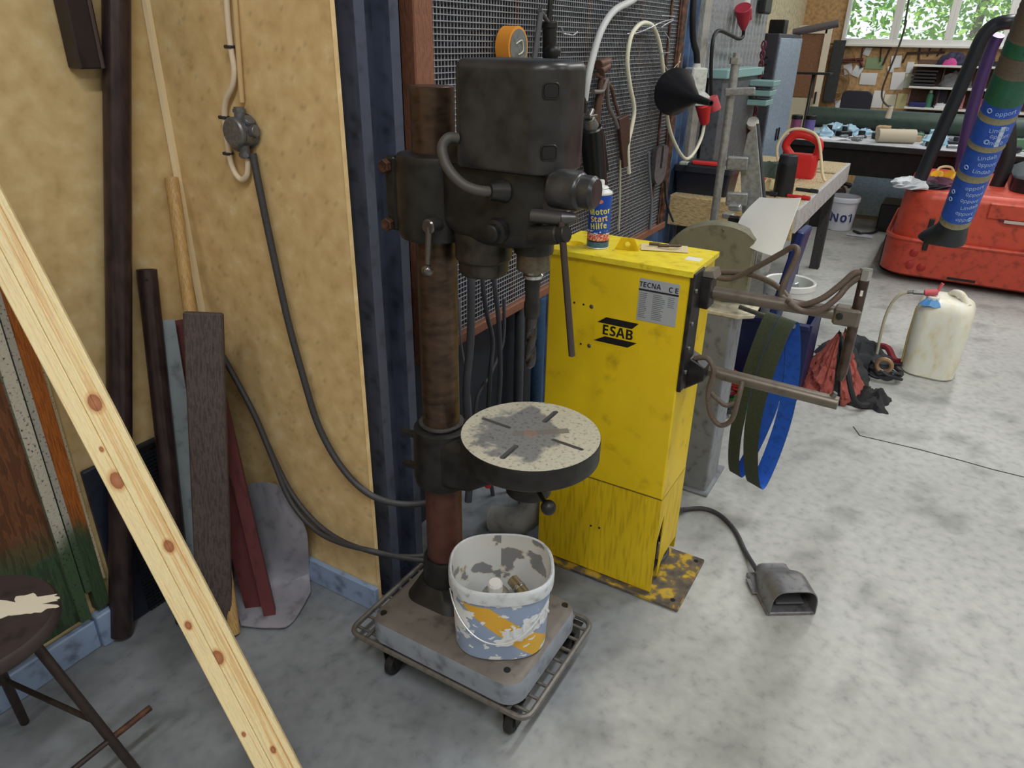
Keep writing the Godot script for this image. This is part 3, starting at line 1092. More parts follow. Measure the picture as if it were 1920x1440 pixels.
	for yc in [1.517, 1.411]:
		var f := facing_frame(Vector3(-0.6385, yc, -1.2235), Vector3(1, 0, 1))
		f.origin -= f.basis.z * 0.0015
		g = Geo.new()
		g.prism(rrect(0.026, 0.022, 0.006, 4), -0.004, 0.0025, f)
		part("fastener_recess", g, M.black, cover)
		g = Geo.new()
		var edge := []
		for p in rrect(0.03, 0.026, 0.007, 4):
			edge.append(f * Vector3(p.x, p.y, 0.0012))
		g.tube(edge, 0.0016, 6, true)
		part("recess_lip", g, M.dark_metal, cover)
	# motor lead
	g = Geo.new()
	g.tube(spline([Vector3(-0.83, 1.424, -1.207), Vector3(-0.842, 1.424, -1.19), Vector3(-0.847, 1.405, -1.178), Vector3(-0.828, 1.372, -1.17), Vector3(-0.795, 1.345, -1.172), Vector3(-0.762, 1.334, -1.185), Vector3(-0.74, 1.332, -1.215)], 6), 0.0105, 12)
	var lead := part("motor_lead", g, mat(c8(74, 71, 70), 0.55), o, "thick grey lead from motor to casing")
	g = Geo.new()
	g.rod(Vector3(-0.752, 1.333, -1.196), Vector3(-0.735, 1.331, -1.228), 0.017, 0.024, 20)
	part("gland", g, M.dark_metal, lead)
	g = Geo.new()
	g.lathe([[0.012, 0.0], [0.026, 0.002], [0.024, 0.014], [0.017, 0.016], [0.017, 0.03], [0.013, 0.033]], Transform3D(Basis(Vector3.RIGHT, PI / 2), Vector3(-0.746, 1.252, az + 0.068)), 20)
	part("gear_knob", g, M.black, o)
	# feed gear on the far right side
	g = Geo.new()
	var fx := Transform3D(Basis(Vector3.FORWARD, PI / 2), Vector3())
	g.lathe([[0.02, 0.0], [0.036, 0.004], [0.0375, 0.01], [0.0375, 0.058], [0.034, 0.064], [0.031, 0.066], [0.031, 0.088], [0.026, 0.094]], Transform3D(fx.basis, Vector3(-0.643, 1.343, az + 0.04)), 28)
	part("feed_motor", g, mat(c8(70, 71, 74), 0.3, 0.3, T.darkmetal, 4.0), o, "rounded dark hub at the right of the head")
	g = Geo.new()
	g.rod(Vector3(-0.67, 1.292, az + 0.07), Vector3(-0.605, 1.293, az + 0.06), 0.0135, 0.014, 18, 0.002)
	g.rod(Vector3(-0.605, 1.293, az + 0.06), Vector3(-0.58, 1.297, az + 0.055), 0.014, 0.008, 18)
	part("feed_shaft", g, mat(c8(90, 90, 92), 0.35, 0.6), o)
	g = Geo.new()
	g.rod(Vector3(-0.672, 1.25, az + 0.062), Vector3(-0.61, 1.263, az + 0.066), 0.021, 0.019, 20, 0.003)
	g.rod(Vector3(-0.61, 1.263, az + 0.066), Vector3(-0.592, 1.268, az + 0.068), 0.017, -1.0, 20, 0.002)
	part("lever_hub", g, M.dark_metal, o)
	g = Geo.new()
	g.rod(Vector3(-0.6045, 1.29, az + 0.07), Vector3(-0.566, 1.02, az + 0.07), 0.0068, -1.0, 14, 0.002)
	part("feed_lever", g, mat(c8(96, 88, 88), 0.3, 0.8), o, "long steel feed lever")

	# paint bucket on the base
	var bx := Vector3(-0.727, 0.196, -1.222)
	var turn := 0.0
	var bk := thing("paint_bucket", "paint-splashed white and blue-grey bucket with orange stripe on the drill base", "bucket", bx)
	var bn := noise(51, 3.2, 5)
	var tex := paint(384, 192, func(a: float, b: float) -> Color:
		# a runs round, b from rim to foot
		var col := c8(150, 168, 200)
		var s := (a - 0.5) * 4.2
		var band := s * 0.75 - (b - 0.55) * 1.0
		if b > 0.2 and absf(band - 0.08) < 0.14 + 0.05 * b:
			col = c8(232, 178, 62)
		var n2 := bn.get_noise_2d(a * 3.2, b * 1.4)
		if absf(band - 0.08) < 0.12 and b > 0.78 and s > 0.2:
			col = c8(226, 180, 60)
		var blob := Vector2((s + 0.78) / 0.42, (b - 0.52) / 0.26).length() + n2 * 0.9
		if blob < 1.0:
			col = c8(240, 243, 246)
		var blob2 := Vector2((s - 0.45) / 0.5, (b - 0.52 + (s - 0.45) * 0.35) / 0.14).length() + n2 * 0.9
		if blob2 < 1.0:
			col = c8(238, 241, 244)
		if b < 0.2 and n2 + (0.2 - b) * 1.2 > 0.16:
			col = c8(236, 240, 243)
		if n2 > 0.42 or (b > 0.95 and n2 > 0.1):
			col = c8(232, 238, 244)
		return col)
	var in_tex := paint(256, 128, func(a: float, b: float) -> Color:
		var n2 := bn.get_noise_2d(a * 1.6 + 7.0, b * 0.5)
		var col := c8(236, 238, 238)
		if n2 > 0.16 and b > 0.2:
			col = c8(150, 152, 156)
		if absf(n2 - 0.16) < 0.02 and b > 0.2:
			col = c8(226, 214, 190)
		return col)
	var sq := func(r: float, yy: float, up_: bool) -> PackedVector3Array:
		var q := PackedVector3Array()
		for k in 48:
			var a := -TAU * k / 48.0 + PI / 2 + PI
			var c2 := cos(a)
			var s2 := sin(a)
			var e := pow(pow(absf(c2), 2.6) + pow(absf(s2), 2.6), -1.0 / 2.6)
			# the long side of the oval lies along the view's diagonal
			var p := Vector2(c2 * e * 1.04, s2 * e * 0.92).rotated(-0.55) * r
			q.append(bx + Vector3(p.x, yy, p.y))
		return q
	g = Geo.new()
	g.loft([sq.call(0.113, 0.004, true), sq.call(0.121, 0.218, true)], true, false)
	var body := part("bucket_wall", g, uvmat(tex, 0.4), bk)
	g = Geo.new()
	var inner := [sq.call(0.119, 0.224, true), sq.call(0.111, 0.012, true)]
	g.loft(inner, false, true)
	part("bucket_inside", g, uvmat(in_tex, 0.45), bk, "paint-smeared inside")
	g = Geo.new()
	g.loft([sq.call(0.12, 0.188, true), sq.call(0.127, 0.189, true), sq.call(0.1275, 0.214, true), sq.call(0.1265, 0.222, true), sq.call(0.123, 0.227, true), sq.call(0.119, 0.224, true)], false, false)
	part("bucket_rim", g, mat(c8(222, 228, 236), 0.4, 0.0, T.wear, 6.0), bk, "white splashed rim")
	g = Geo.new()
	var arc := []
	for i in 15:
		var k := float(i) / 14.0
		var a := lerpf(0.35, 2.72, k)
		var q := Vector3(cos(a - 0.55 + 0.2) * 0.134, 0.165 - sin(PI * k) * 0.085, sin(a - 0.55 + 0.2) * 0.128)
		arc.append(bx + q)
	g.tube(spline(arc, 3), 0.002, 6)
	part("bucket_handle", g, mat(c8(214, 218, 224), 0.35, 0.3), bk, "thin wire handle hanging down the front")
	g = Geo.new()
	var wa := words("ILLTEX", 0.034, 0.0008, 700)
	g.arrays(wa, Transform3D(Basis(Vector3.UP, 1.2) * Basis(Vector3.FORWARD, -0.08), bx + Vector3(0.0, 0.115, 0.0)), 0.1275)
	part("lettering", g, mat(c8(226, 232, 240), 0.5), body)
	# things in the bucket
	var bc2 := thing("metal_canister", "dented aluminium canister with white screw cap standing inside the bucket", "canister", bx + Vector3(-0.005, 0.013, 0.03))
	g = Geo.new()
	var cxf := Transform3D(Basis(Vector3.RIGHT, 0.05).scaled(Vector3(1.05, 1.2, 1.05)), bx + Vector3(-0.005, 0.03, 0.015))
	g.lathe([[0.03, 0.0], [0.037, 0.004], [0.037, 0.07], [0.033, 0.078], [0.036, 0.084], [0.031, 0.092], [0.018, 0.098]], cxf, 28)
	part("can_body", g, mat(c8(176, 174, 166), 0.3, 0.8, T.galv, 7.0), bc2)
	g = Geo.new()
	g.lathe([[0.016, 0.096], [0.0185, 0.098], [0.0185, 0.116], [0.015, 0.122]], cxf, 10)
	part("screw_cap", g, mat(c8(236, 236, 234), 0.4), bc2, "white ribbed cap", 20.0)
	var bt := thing("metal_tube", "short brass coloured tube lying inside the bucket beside the canister", "tube", bx + Vector3(0.03, 0.1, -0.045))
	g = Geo.new()
	g.lathe([[0.012, 0.0], [0.016, 0.002], [0.016, 0.1], [0.02, 0.103], [0.02, 0.112], [0.012, 0.115]], Geo.aim(bx + Vector3(-0.0, 0.13, -0.055), bx + Vector3(0.09, 0.115, -0.015)), 20)
	part("tube_body", g, mat(c8(178, 164, 130), 0.3, 0.85), bt)
	g = Geo.new()
	g.lathe([[0.017, 0.03], [0.0175, 0.032], [0.0175, 0.037], [0.017, 0.039]], Geo.aim(bx + Vector3(-0.0, 0.13, -0.055), bx + Vector3(0.09, 0.115, -0.015)), 20)
	part("tube_band", g, M.bright_steel, bt)

func lean(a: Vector3, b: Vector3, toward: Vector3) -> Transform3D:
	# y axis from a up to b, z axis turned towards the given direction
	var y := (b - a).normalized()
	var z := (toward - y * toward.dot(y)).normalized()
	return Transform3D(Basis(y.cross(z), y, z), a)


func tinted_panel(x: float, z0: float, z1: float, y0: float, y1: float, th: float, f: Callable) -> Geo:
	# upright board on the left wall, coloured in by height
	var g := Geo.new()
	g.box(Vector3(x - th / 2, (y0 + y1) / 2, (z0 + z1) / 2), Vector3(th, y1 - y0, absf(z1 - z0)), 0.002)
	var n := 60
	for i in n:
		var ya := lerpf(y0, y1, float(i) / n)
		var yb := lerpf(y0, y1, float(i + 1) / n)
		for k in 6:
			var za := lerpf(z0, z1, k / 6.0)
			var zb := lerpf(z0, z1, (k + 1) / 6.0)
			var q := [Vector3(x + 0.0008, ya, za), Vector3(x + 0.0008, ya, zb), Vector3(x + 0.0008, yb, zb), Vector3(x + 0.0008, yb, za)]
			for m in [0, 1, 2, 0, 2, 3]:
				g.v.append(q[m])
				g.u.append(Vector2())
				g.c.append(Color(1, 1, 1))
	for i in g.v.size():
		g.c[i] = f.call(g.v[i])
	return g


func build_left() -> void:
	# door leaf and frame on the left wall, its foot oversprayed green
	var door := Node3D.new()
	door.name = "door_1"
	add_child(door)
	door.position = Vector3(-1.79, 0.12, -0.4)
	tag(door, "brown wooden door and frame on the left wall, foot painted green", "door", "", "structure")
	var dn := noise(61, 6.0, 4)
	var green := func(p: Vector3, base: Color) -> Color:
		var e := 0.42 + 0.05 * dn.get_noise_3d(p.x, p.y * 2.0, p.z * 2.0)
		return base.lerp(lin(60, 84, 58), smoothstep(e + 0.05, e - 0.06, p.y))
	var vm := func(rep: Vector3, rough: float) -> StandardMaterial3D:
		var m := mat(Color(1, 1, 1), rough, 0.0, T.grain, rep)
		m.vertex_color_use_as_albedo = true
		return m
	part("door_leaf", tinted_panel(-1.775, 0.18, -0.7, 0.125, 2.1, 0.02, func(p: Vector3) -> Color: return green.call(p, lin(118, 74, 46))), vm.call(Vector3(6, 0.8, 6), 0.6), door, "brown door leaf")
	var speckled := mat(Color(1, 1, 1), 0.6, 0.0, T.speck, 3.0)
	speckled.vertex_color_use_as_albedo = true
	part("jamb", tinted_panel(-1.762, -0.7, -0.729, 0.125, 2.15, 0.035, func(p: Vector3) -> Color: return green.call(p, lin(186, 182, 168))), speckled, door, "grey speckled jamb")
	part("stop_bead", tinted_panel(-1.768, -0.735, -0.751, 0.2, 2.15, 0.03, func(p: Vector3) -> Color: return green.call(p, lin(168, 164, 156))), speckled, door, "thin grey bead")
	part("architrave", tinted_panel(-1.772, -0.752, -0.79, 0.125, 2.2, 0.026, func(p: Vector3) -> Color: return green.call(p, lin(186, 106, 42))), vm.call(Vector3(24, 1.2, 24), 0.5), door, "orange stained board")
	var edge_tex := mat(c8(214, 198, 164), 0.7, 0.0, T.speck, 4.0)
	var g := Geo.new()
	g.box(Vector3(-1.79, 1.2, -0.7975), Vector3(0.012, 2.0, 0.013), 0.002)
	part("edge_strip", g, edge_tex, door, "flaking cream edge strip")
	g = Geo.new()
	g.box(Vector3(-1.78, 0.055, -0.765), Vector3(0.035, 0.11, 0.05), 0.004)
	structure("trim_2", g, M.skirting, "pale blue block ending the left skirting beside the tall pipe", "trim")
	# vented dark panel against the wall behind the pipes
	var mp := thing("vent_panel", "dark panel with black wire mesh face standing low against the left wall", "panel", Vector3(-1.78, 0, -1.0))
	g = Geo.new()
	g.box(Vector3(-1.791, 0.272, -1.03), Vector3(0.016, 0.54, 0.42), 0.003)
	part("back_sheet", g, mat(c8(40, 48, 66), 0.4, 0.2, T.wear, 3.0), mp)
	g = Geo.new()
	for k in 28:
		g.box(Vector3(-1.78, 0.27, -0.9 - k * 0.0122), Vector3(0.0028, 0.53, 0.0028), 0.0)
	for k in 43:
		g.box(Vector3(-1.7785, 0.012 + k * 0.0122, -1.065), Vector3(0.0028, 0.0028, 0.345), 0.0)
	var wires := part("mesh_wires", g, mat(c8(46, 48, 54), 0.45, 0.3), mp, "fine black wire mesh", 0.0)
	wires.set_meta("kind", "stuff")
	g = Geo.new()
	g.box(Vector3(-1.781, 0.27, -1.235), Vector3(0.01, 0.54, 0.016), 0.002)
	g.box(Vector3(-1.781, 0.532, -1.06), Vector3(0.01, 0.018, 0.36), 0.002)
	part("mesh_frame", g, M.black, mp)
	# long pipe and the channel beside it
	g = Geo.new()
	var p0: Vector3 = Vector3(-1.762, 0.000, -0.791)
	var p1: Vector3 = Vector3(-1.764, 1.643, -1.164)
	var p2 := p0 + (p1 - p0) * 1.5
	p0.y = 0.012
	var plum := mat(c8(74, 60, 62), 0.32, 0.45, T.darkmetal, Vector3(5, 1.6, 5))
	var pf := Geo.aim(p0, p2)
	var pl := p0.distance_to(p2)
	g.lathe([[0.026, 0.012], [0.026, 0.0], [0.0315, 0.0], [0.0315, pl], [0.026, pl], [0.026, pl - 0.02]], pf, 28)
	solo("steel_pipe", g, plum, "tallest dark brown steel pipe leaning in the left corner", "pipe", p0, "dark steel pipes in the left corner")
	g = Geo.new()
	g.box(Vector3(-1.772, 2.1, -1.068), Vector3(0.05, 1.16, 0.062), 0.003)
	var ch := thing("cable_channel", "dark steel cable channel fixed high on the left wall beside the tall pipe", "channel", Vector3(-1.772, 1.52, -1.068))
	part("channel_body", g, mat(c8(58, 50, 54), 0.4, 0.4, T.wear, Vector3(4, 1.5, 4)), ch)
	g = Geo.new()
	g.box(Vector3(-1.7455, 2.1, -1.089), Vector3(0.004, 1.16, 0.008), 0.001)
	part("rib", g, mat(c8(92, 82, 84), 0.35, 0.5), ch)
	# shorter leaning pipe
	p0 = Vector3(-1.652, 0.000, -0.921)
	p1 = Vector3(-1.772, 1.029, -1.109)
	p0.y = 0.01
	pf = Geo.aim(p0, p1)
	pl = p0.distance_to(p1)
	g = Geo.new()
	g.lathe([[0.021, pl - 0.06], [0.021, 0.0], [0.0255, 0.0], [0.0255, pl], [0.021, pl], [0.021, pl - 0.05], [0.0, pl - 0.05]], pf, 24)
	var sp := thing("steel_pipe", "shorter dark steel pipe with a hole near its top, leaning beside the old plank", "pipe", p0, "dark steel pipes in the left corner")
	part("pipe_wall", g, plum, sp)
	g = Geo.new()
	var hd := Vector3(0.75, 0, 0.66)
	g.rod(p1 - (p1 - p0).normalized() * 0.022 + hd * 0.022, p1 - (p1 - p0).normalized() * 0.022 + hd * 0.0262, 0.005)
	part("hole", g, M.black, sp)
	# pale dowel in the corner
	p0 = Vector3(-1.488, -0.000, -0.966)
	p1 = Vector3(-1.775, 1.250, -1.234)
	p0.y = 0.006
	g = Geo.new()
	g.rod(p0, p1, 0.0172, -1.0, 18, 0.001)
	solo("wooden_pole", g, mat(c8(222, 180, 116), 0.5, 0.0, T.grain, Vector3(30, 1.2, 30)), "slim pale wooden pole leaning in the corner behind the old plank", "pole", p0)
	# old weathered plank
	p0 = Vector3(-1.524, 0.000, -0.925)
	p1 = Vector3(-1.560, 0.950, -1.100)
	var f := lean(p0, p1, Vector3(0.62, 0.3, 0.75))
	pl = p0.distance_to(p1)
	g = Geo.new()
	g.t = f
	g.box(Vector3(0, pl / 2, -0.014), Vector3(0.097, pl, 0.024), 0.004)
	solo("old_plank", g, mat(c8(98, 86, 84), 0.75, 0.0, T.grain, Vector3(14, 2.0, 14), 0.08), "wide weathered grey-brown plank standing in front of the pale pole", "plank", f)
	# grey-blue thin board behind the plank
	p0 = Vector3(-1.635, 0.000, -0.978)
	p1 = Vector3(-1.740, 0.890, -1.116)
	f = lean(p0, p1, Vector3(0.9, 0.2, 0.6))
	pl = p0.distance_to(p1)
	g = Geo.new()
	g.t = f
	g.prism(PackedVector2Array([Vector2(-0.03, 0), Vector2(0.05, 0), Vector2(0.02, pl), Vector2(-0.012, pl)]), -0.008, 0.0, Transform3D(), 0.001)
	solo("grey_board", g, mat(c8(140, 152, 160), 0.6, 0.0, T.wear, 2.5), "thin tapering grey-blue board between the short pipe and the old plank", "board", f)
	# maroon channel bars
	for k in 2:
		p0 = Vector3(-1.493, 0.000, -1.066) + Vector3(0.066, 0, 0.0) * k - Vector3(0.02, 0, 0)
		p1 = Vector3(-1.755, 0.873, -1.159) + Vector3(0.06, -0.03 * k, -0.03) * k
		f = lean(p0, p1, Vector3(0.7, 0.3, 0.7))
		pl = p0.distance_to(p1)
		g = Geo.new()
		g.t = f
		var w := 0.026 if k == 0 else 0.017
		g.prism(PackedVector2Array([Vector2(-w, 0.0), Vector2(w, 0.0), Vector2(w, -0.03), Vector2(w - 0.005, -0.03), Vector2(w - 0.005, -0.006), Vector2(-w + 0.005, -0.006), Vector2(-w + 0.005, -0.03), Vector2(-w, -0.03)]), 0.0, pl, Transform3D(Basis(Vector3(1, 0, 0), Vector3(0, 0, 1), Vector3(0, -1, 0)), Vector3(0, pl, 0)), 0.0)
		solo("steel_bar", g, mat(c8(104, 50, 54), 0.5, 0.1, T.wear, Vector3(5, 2, 5)), ["wider maroon steel channel bar leaning behind the old plank", "narrower maroon steel channel bar beside the grey plastic tray"][k], "steel bar", f, "maroon steel bars in the corner")
	# grey plastic tray bent up against the wall
	var rows := [[Vector3(-1.490, 0.014, -0.994), Vector3(-1.412, 0.014, -1.031), Vector3(-1.371, 0.014, -1.077), Vector3(-1.418, 0.016, -1.207)], [Vector3(-1.596, 0.018, -1.061), Vector3(-1.530, 0.018, -1.130), Vector3(-1.501, 0.020, -1.203), Vector3(-1.469, 0.030, -1.254)], [Vector3(-1.745, 0.054, -1.190), Vector3(-1.590, 0.113, -1.200), Vector3(-1.497, 0.166, -1.210), Vector3(-1.424, 0.206, -1.225)], [Vector3(-1.755, 0.255, -1.240), Vector3(-1.660, 0.314, -1.250), Vector3(-1.544, 0.339, -1.250), Vector3(-1.474, 0.281, -1.250)]]
	g = Geo.new()
	var curve_at := func(r: Array, s: float) -> Vector3:
		var q := s * (r.size() - 1)
		var i := mini(int(q), r.size() - 2)
		var a: Vector3 = r[maxi(i - 1, 0)]
		var b: Vector3 = r[i]
		var c: Vector3 = r[i + 1]
		var d: Vector3 = r[mini(i + 2, r.size() - 1)]
		return b.cubic_interpolate(c, a, d, q - i)
	g.sheet(14, 18, func(s: float, t: float) -> Vector3:
		var pts := []
		for r in rows:
			pts.append(curve_at.call(r, s))
		return curve_at.call(pts, t), 0.004)
	solo("plastic_tray", g, mat(c8(160, 160, 172), 0.5, 0.0, T.wear, 2.5), "grey rounded plastic tray lying bent up against the short back wall", "tray", Vector3(-1.469, 0.000, -1.081))
	# two new pine boards across the foreground
	p0 = Vector3(-0.980, 0.000, -0.698)
	p1 = Vector3(-1.745, 1.299, -0.752)
	var kn := noise(71, 3.0, 4)
	for k in 2:
		f = lean(p0, p1, Vector3(0.55, 0.55, 0.55))
		pl = p0.distance_to(p1) * 1.0
		var w: float = [0.034, 0.052][k]
		var off: float = [-0.0275, 0.0163][k]
		var knots: Array = [[[0.75, 0.55, 0.16], [0.8, 0.6, 0.05], [0.5, 0.31, 0.08], [0.4, 0.12, 0.05]], [[0.45, 0.665, 0.16], [0.42, 0.43, 0.12], [0.1, 0.245, 0.14], [0.35, 0.075, 0.07]]][k]
		var tex := paint(48, 768, func(a: float, b: float) -> Color:
			var yy := 1.0 - b
			var n1 := kn.get_noise_2d(a * 2.2 + k * 9.0, yy * 1.6)
			var col := c8(252, 234, 184).lerp(c8(238, 202, 146), smoothstep(-0.1, 0.6, n1 + (0.3 if k == 1 and a > 0.3 and a < 0.75 else -0.15)))
			var rings := sin((a * 3.0 + n1 * 3.0) * 9.0)
			col = col.darkened(0.05 * maxf(rings, 0.0))
			for q in knots:
				var d: float = Vector2((a - q[0]) * w * 2.0 / 0.024 * 0.55, (yy - q[1]) * pl / 0.017 * 0.5).length() / (q[2] * 3.6)
				if d < 1.0:
					col = c8(190, 128, 88).lerp(c8(160, 100, 66), d)
				elif d < 1.6:
					col = col.lerp(c8(206, 150, 92), (1.6 - d) / 0.6 * 0.7)
			return col)
		var m := uvmat(tex, 0.5)
		var o := thing("pine_board", ["left, plain pine board of the new pair leaning across the foreground", "right, grooved pine board of the new pair leaning across the foreground"][k], "board", f, "new pine boards in the foreground")
		g = Geo.new()
		g.t = f * Transform3D(Basis(), Vector3(off, 0, 0))
		var prof := PackedVector2Array([Vector2(-w / 2, -0.02), Vector2(w / 2, -0.02), Vector2(w / 2, 0.0 - 0.002), Vector2(w / 2 - 0.002, 0.0)])
		if k == 1:
			prof.append_array([Vector2(w / 2 - 0.013, 0.0), Vector2(w / 2 - 0.0145, -0.003), Vector2(w / 2 - 0.016, 0.0), Vector2(w / 2 - 0.03, 0.0), Vector2(w / 2 - 0.031, -0.0015), Vector2(w / 2 - 0.033, 0.0)])
		prof.append_array([Vector2(-w / 2 + 0.002, 0.0), Vector2(-w / 2, -0.002)])
		var rings := []
		for e in [0.0, pl]:
			var r := PackedVector3Array()
			for q in prof.size():
				r.append(Vector3(prof[q].x, e, prof[q].y))
			r.reverse()
			rings.append(r)
		g.loft(rings)
		for i in g.v.size():
			var l := f.affine_inverse() * g.v[i]
			g.u[i] = Vector2(clampf((l.x - off) / w + 0.5, 0.01, 0.99), 1.0 - l.y / pl)
		part("timber", g, m, o, "", 25.0)
	# stool
	var sc := Vector3(-1.505, 0, -0.405)
	var st := thing("stool", "round dark workshop stool with white paint splash on its seat", "stool", sc)
	g = Geo.new()
	g.lathe([[0.13, 0.462], [0.15, 0.464], [0.156, 0.472], [0.156, 0.49], [0.15, 0.499], [0.11, 0.499], [0.0, 0.494]], Transform3D(Basis(), sc), 44)
	var dark_wood := mat(c8(62, 52, 52), 0.6, 0.0, T.wear, 3.0, 0.03)
	var seat := part("seat", g, dark_wood, st)
	g = Geo.new()
	var blob := PackedVector2Array()
	var bn := noise(72, 1.6, 3)
	for i in 60:
		var a := TAU * i / 60.0
		var r := 0.04 * (1.0 + 0.55 * bn.get_noise_2d(cos(a) * 1.5, sin(a) * 1.5) + 0.16 * sin(a * 11.0))
		blob.append(Vector2(cos(a) * r * 1.7, sin(a) * r * 0.8).rotated(0.75))
	g.prism(blob, 0.0, 0.0016, Transform3D(Basis(Vector3.RIGHT, -PI / 2), sc + Vector3(0.035, 0.498, -0.082)))
	part("paint_splash", g, mat(c8(226, 220, 200), 0.6), seat, "dried white paint")
	var leg_m := mat(c8(66, 56, 54), 0.5, 0.4, T.wear, 6.0)
	var feet := [Vector3(-1.303, 0.000, -0.540), Vector3(-1.696, 0.000, -0.482), Vector3(-1.72, 0, -0.22), Vector3(-1.3, 0, -0.24)]
	for k in 4:
		var ft: Vector3 = feet[k]
		ft.y = 0.006
		var tp := Vector3(sc.x + (ft.x - sc.x) * 0.42, 0.466, sc.z + (ft.z - sc.z) * 0.42)
		g = Geo.new()
		g.rod(ft, tp, 0.0105, -1.0, 14, 0.001)
		part("leg", g, leg_m, st)
		feet[k] = [ft, tp]
	for e in [[0, 1, 0.42], [0, 3, 0.3], [1, 2, 0.42], [2, 3, 0.3]]:
		var a: Vector3 = feet[e[0]][0].lerp(feet[e[0]][1], e[2])
		var b: Vector3 = feet[e[1]][0].lerp(feet[e[1]][1], e[2])
		g = Geo.new()
		g.rod(a, b, 0.0065)
		part("rung", g, leg_m, st)
	g = Geo.new()
	var ra: Vector3 = feet[0][0].lerp(feet[0][1], 0.3)
	g.rod(ra, ra + Vector3(0.0, 0.0, -0.1), 0.0075)
	part("rung_end", g, M.rust, st, "rusty end of a rung sticking out")
	# junction box with its conduits and cables on the back wall
	var jb := thing("junction_box", "round grey metal junction box on the short back wall", "junction box", Vector3(-1.494, 1.385, -1.27))
	var jm := mat(c8(128, 130, 136), 0.4, 0.6, T.galv, 6.0)
	var jxf := Transform3D(Basis(Vector3.RIGHT, PI / 2), Vector3(-1.494, 1.385, -1.269))
	g = Geo.new()
	g.lathe([[0.04, 0.0], [0.041, 0.003], [0.036, 0.006], [0.034, 0.032], [0.031, 0.034]], jxf, 30)
	var jbody := part("box_body", g, jm, jb)
	g = Geo.new()
	g.lathe([[0.034, 0.034], [0.0355, 0.036], [0.0355, 0.044], [0.032, 0.048], [0.0, 0.049]], jxf, 30)
	part("lid", g, jm, jb)
	for e in [[Vector3(0, 1, 0), 0.056], [Vector3(0, -1, 0), 0.062], [Vector3(1, 0.1, 0), 0.052], [Vector3(-0.5, -0.9, 0), 0.05], [Vector3(0.8, 0.75, 0), 0.045]]:
		g = Geo.new()
		var c := Vector3(-1.494, 1.385, -1.251)
		var dv: Vector3 = e[0].normalized()
		g.rod(c + dv * 0.028, c + dv * float(e[1]), 0.0135, 0.0125, 16, 0.001)
		g.rod(c + dv * (float(e[1]) - 0.012), c + dv * (float(e[1]) - 0.004), 0.0155, -1.0, 6)
		part("gland", g, jm, jbody)
	g = Geo.new()
	var lead: Array = [Vector3(-1.483, 1.730, -1.257), Vector3(-1.496, 1.635, -1.257), Vector3(-1.500, 1.569, -1.257), Vector3(-1.499, 1.523, -1.257), Vector3(-1.512, 1.488, -1.257), Vector3(-1.543, 1.453, -1.257), Vector3(-1.556, 1.419, -1.257), Vector3(-1.560, 1.369, -1.257), Vector3(-1.559, 1.312, -1.257), Vector3(-1.548, 1.280, -1.257), Vector3(-1.528, 1.267, -1.257), Vector3(-1.506, 1.279, -1.257), Vector3(-1.497, 1.302, -1.257), Vector3(-1.494, 1.325, -1.257)]
	g.tube(spline(lead, 5), 0.0072, 10)
	solo("white_lead", g, mat(c8(226, 208, 182), 0.5), "white lead looping round the left of the junction box", "cable", lead[3])
	g = Geo.new()
	g.tube([Vector3(-1.468, 1.730, -1.262), Vector3(-1.471, 1.667, -1.262), Vector3(-1.493, 1.451, -1.262)], 0.0062, 10)
	solo("conduit", g, mat(c8(206, 178, 130), 0.55), "thin cream painted conduit running straight down into the junction box", "conduit", Vector3(-1.493, 1.451, -1.262))
	for e in [[Vector3(-1.501, 1.571, -1.257), "upper cable clip holding the white lead beside the conduit"], [Vector3(-1.558, 1.413, -1.257), "cable clip left of the junction box lid"], [Vector3(-1.562, 1.327, -1.257), "lowest cable clip on the white lead below the junction box"]]:
		g = Geo.new()
		g.box(e[0], Vector3(0.019, 0.007, 0.02), 0.002)
		g.rod(e[0] + Vector3(-0.012, 0, -0.012), e[0] + Vector3(-0.012, 0, 0.006), 0.004)
		solo("cable_clip", g, mat(c8(50, 50, 56), 0.5), e[1], "cable clip", e[0], "cable clips on the white lead")
	g = Geo.new()
	var c1: Array = [Vector3(-1.474, 1.335, -1.257), Vector3(-1.458, 1.231, -1.252), Vector3(-1.442, 1.091, -1.252), Vector3(-1.416, 0.914, -1.250), Vector3(-1.384, 0.758, -1.250), Vector3(-1.345, 0.611, -1.250), Vector3(-1.274, 0.503, -1.250), Vector3(-1.191, 0.437, -1.260), Vector3(-1.120, 0.405, -1.300), Vector3(-1.062, 0.394, -1.360), Vector3(-1.011, 0.410, -1.420)]
	g.tube(spline(c1, 6), 0.0092, 12)
	solo("power_cable", g, M.cable, "thick grey cable hanging from the junction box to behind the drill column", "cable", c1[4])
	for k in 2:
		g = Geo.new()
		var c2: Array = [Vector3(-1.725, 0.759, -1.250), Vector3(-1.673, 0.695, -1.245), Vector3(-1.606, 0.581, -1.245), Vector3(-1.550, 0.463, -1.240), Vector3(-1.484, 0.336, -1.235), Vector3(-1.389, 0.267, -1.230), Vector3(-1.285, 0.248, -1.230), Vector3(-1.170, 0.254, -1.240), Vector3(-1.123, 0.214, -1.300), Vector3(-1.079, 0.180, -1.370), Vector3(-1.030, 0.165, -1.440)]
		for i in c2.size():
			c2[i] += Vector3(0.004, 0.011 * sin(i * 1.1), 0.009) * (k * 2 - 1) * (0.25 if i < 4 else 0.8)
		g.tube(spline(c2, 6), 0.0078, 12)
		solo("power_cable", g, M.cable, ["grey cable of the twisted pair rising behind the old plank, nearer the wall", "grey cable of the twisted pair rising behind the old plank, outer one"][k], "cable", c2[4], "twisted pair of grey cables")

func flat_words(s: String, h: float, f: Transform3D, weight := 700, bend := 0.0) -> Geo:
	var g := Geo.new()
	g.arrays(words(s, h, 0.0006, weight), f, bend)
	return g


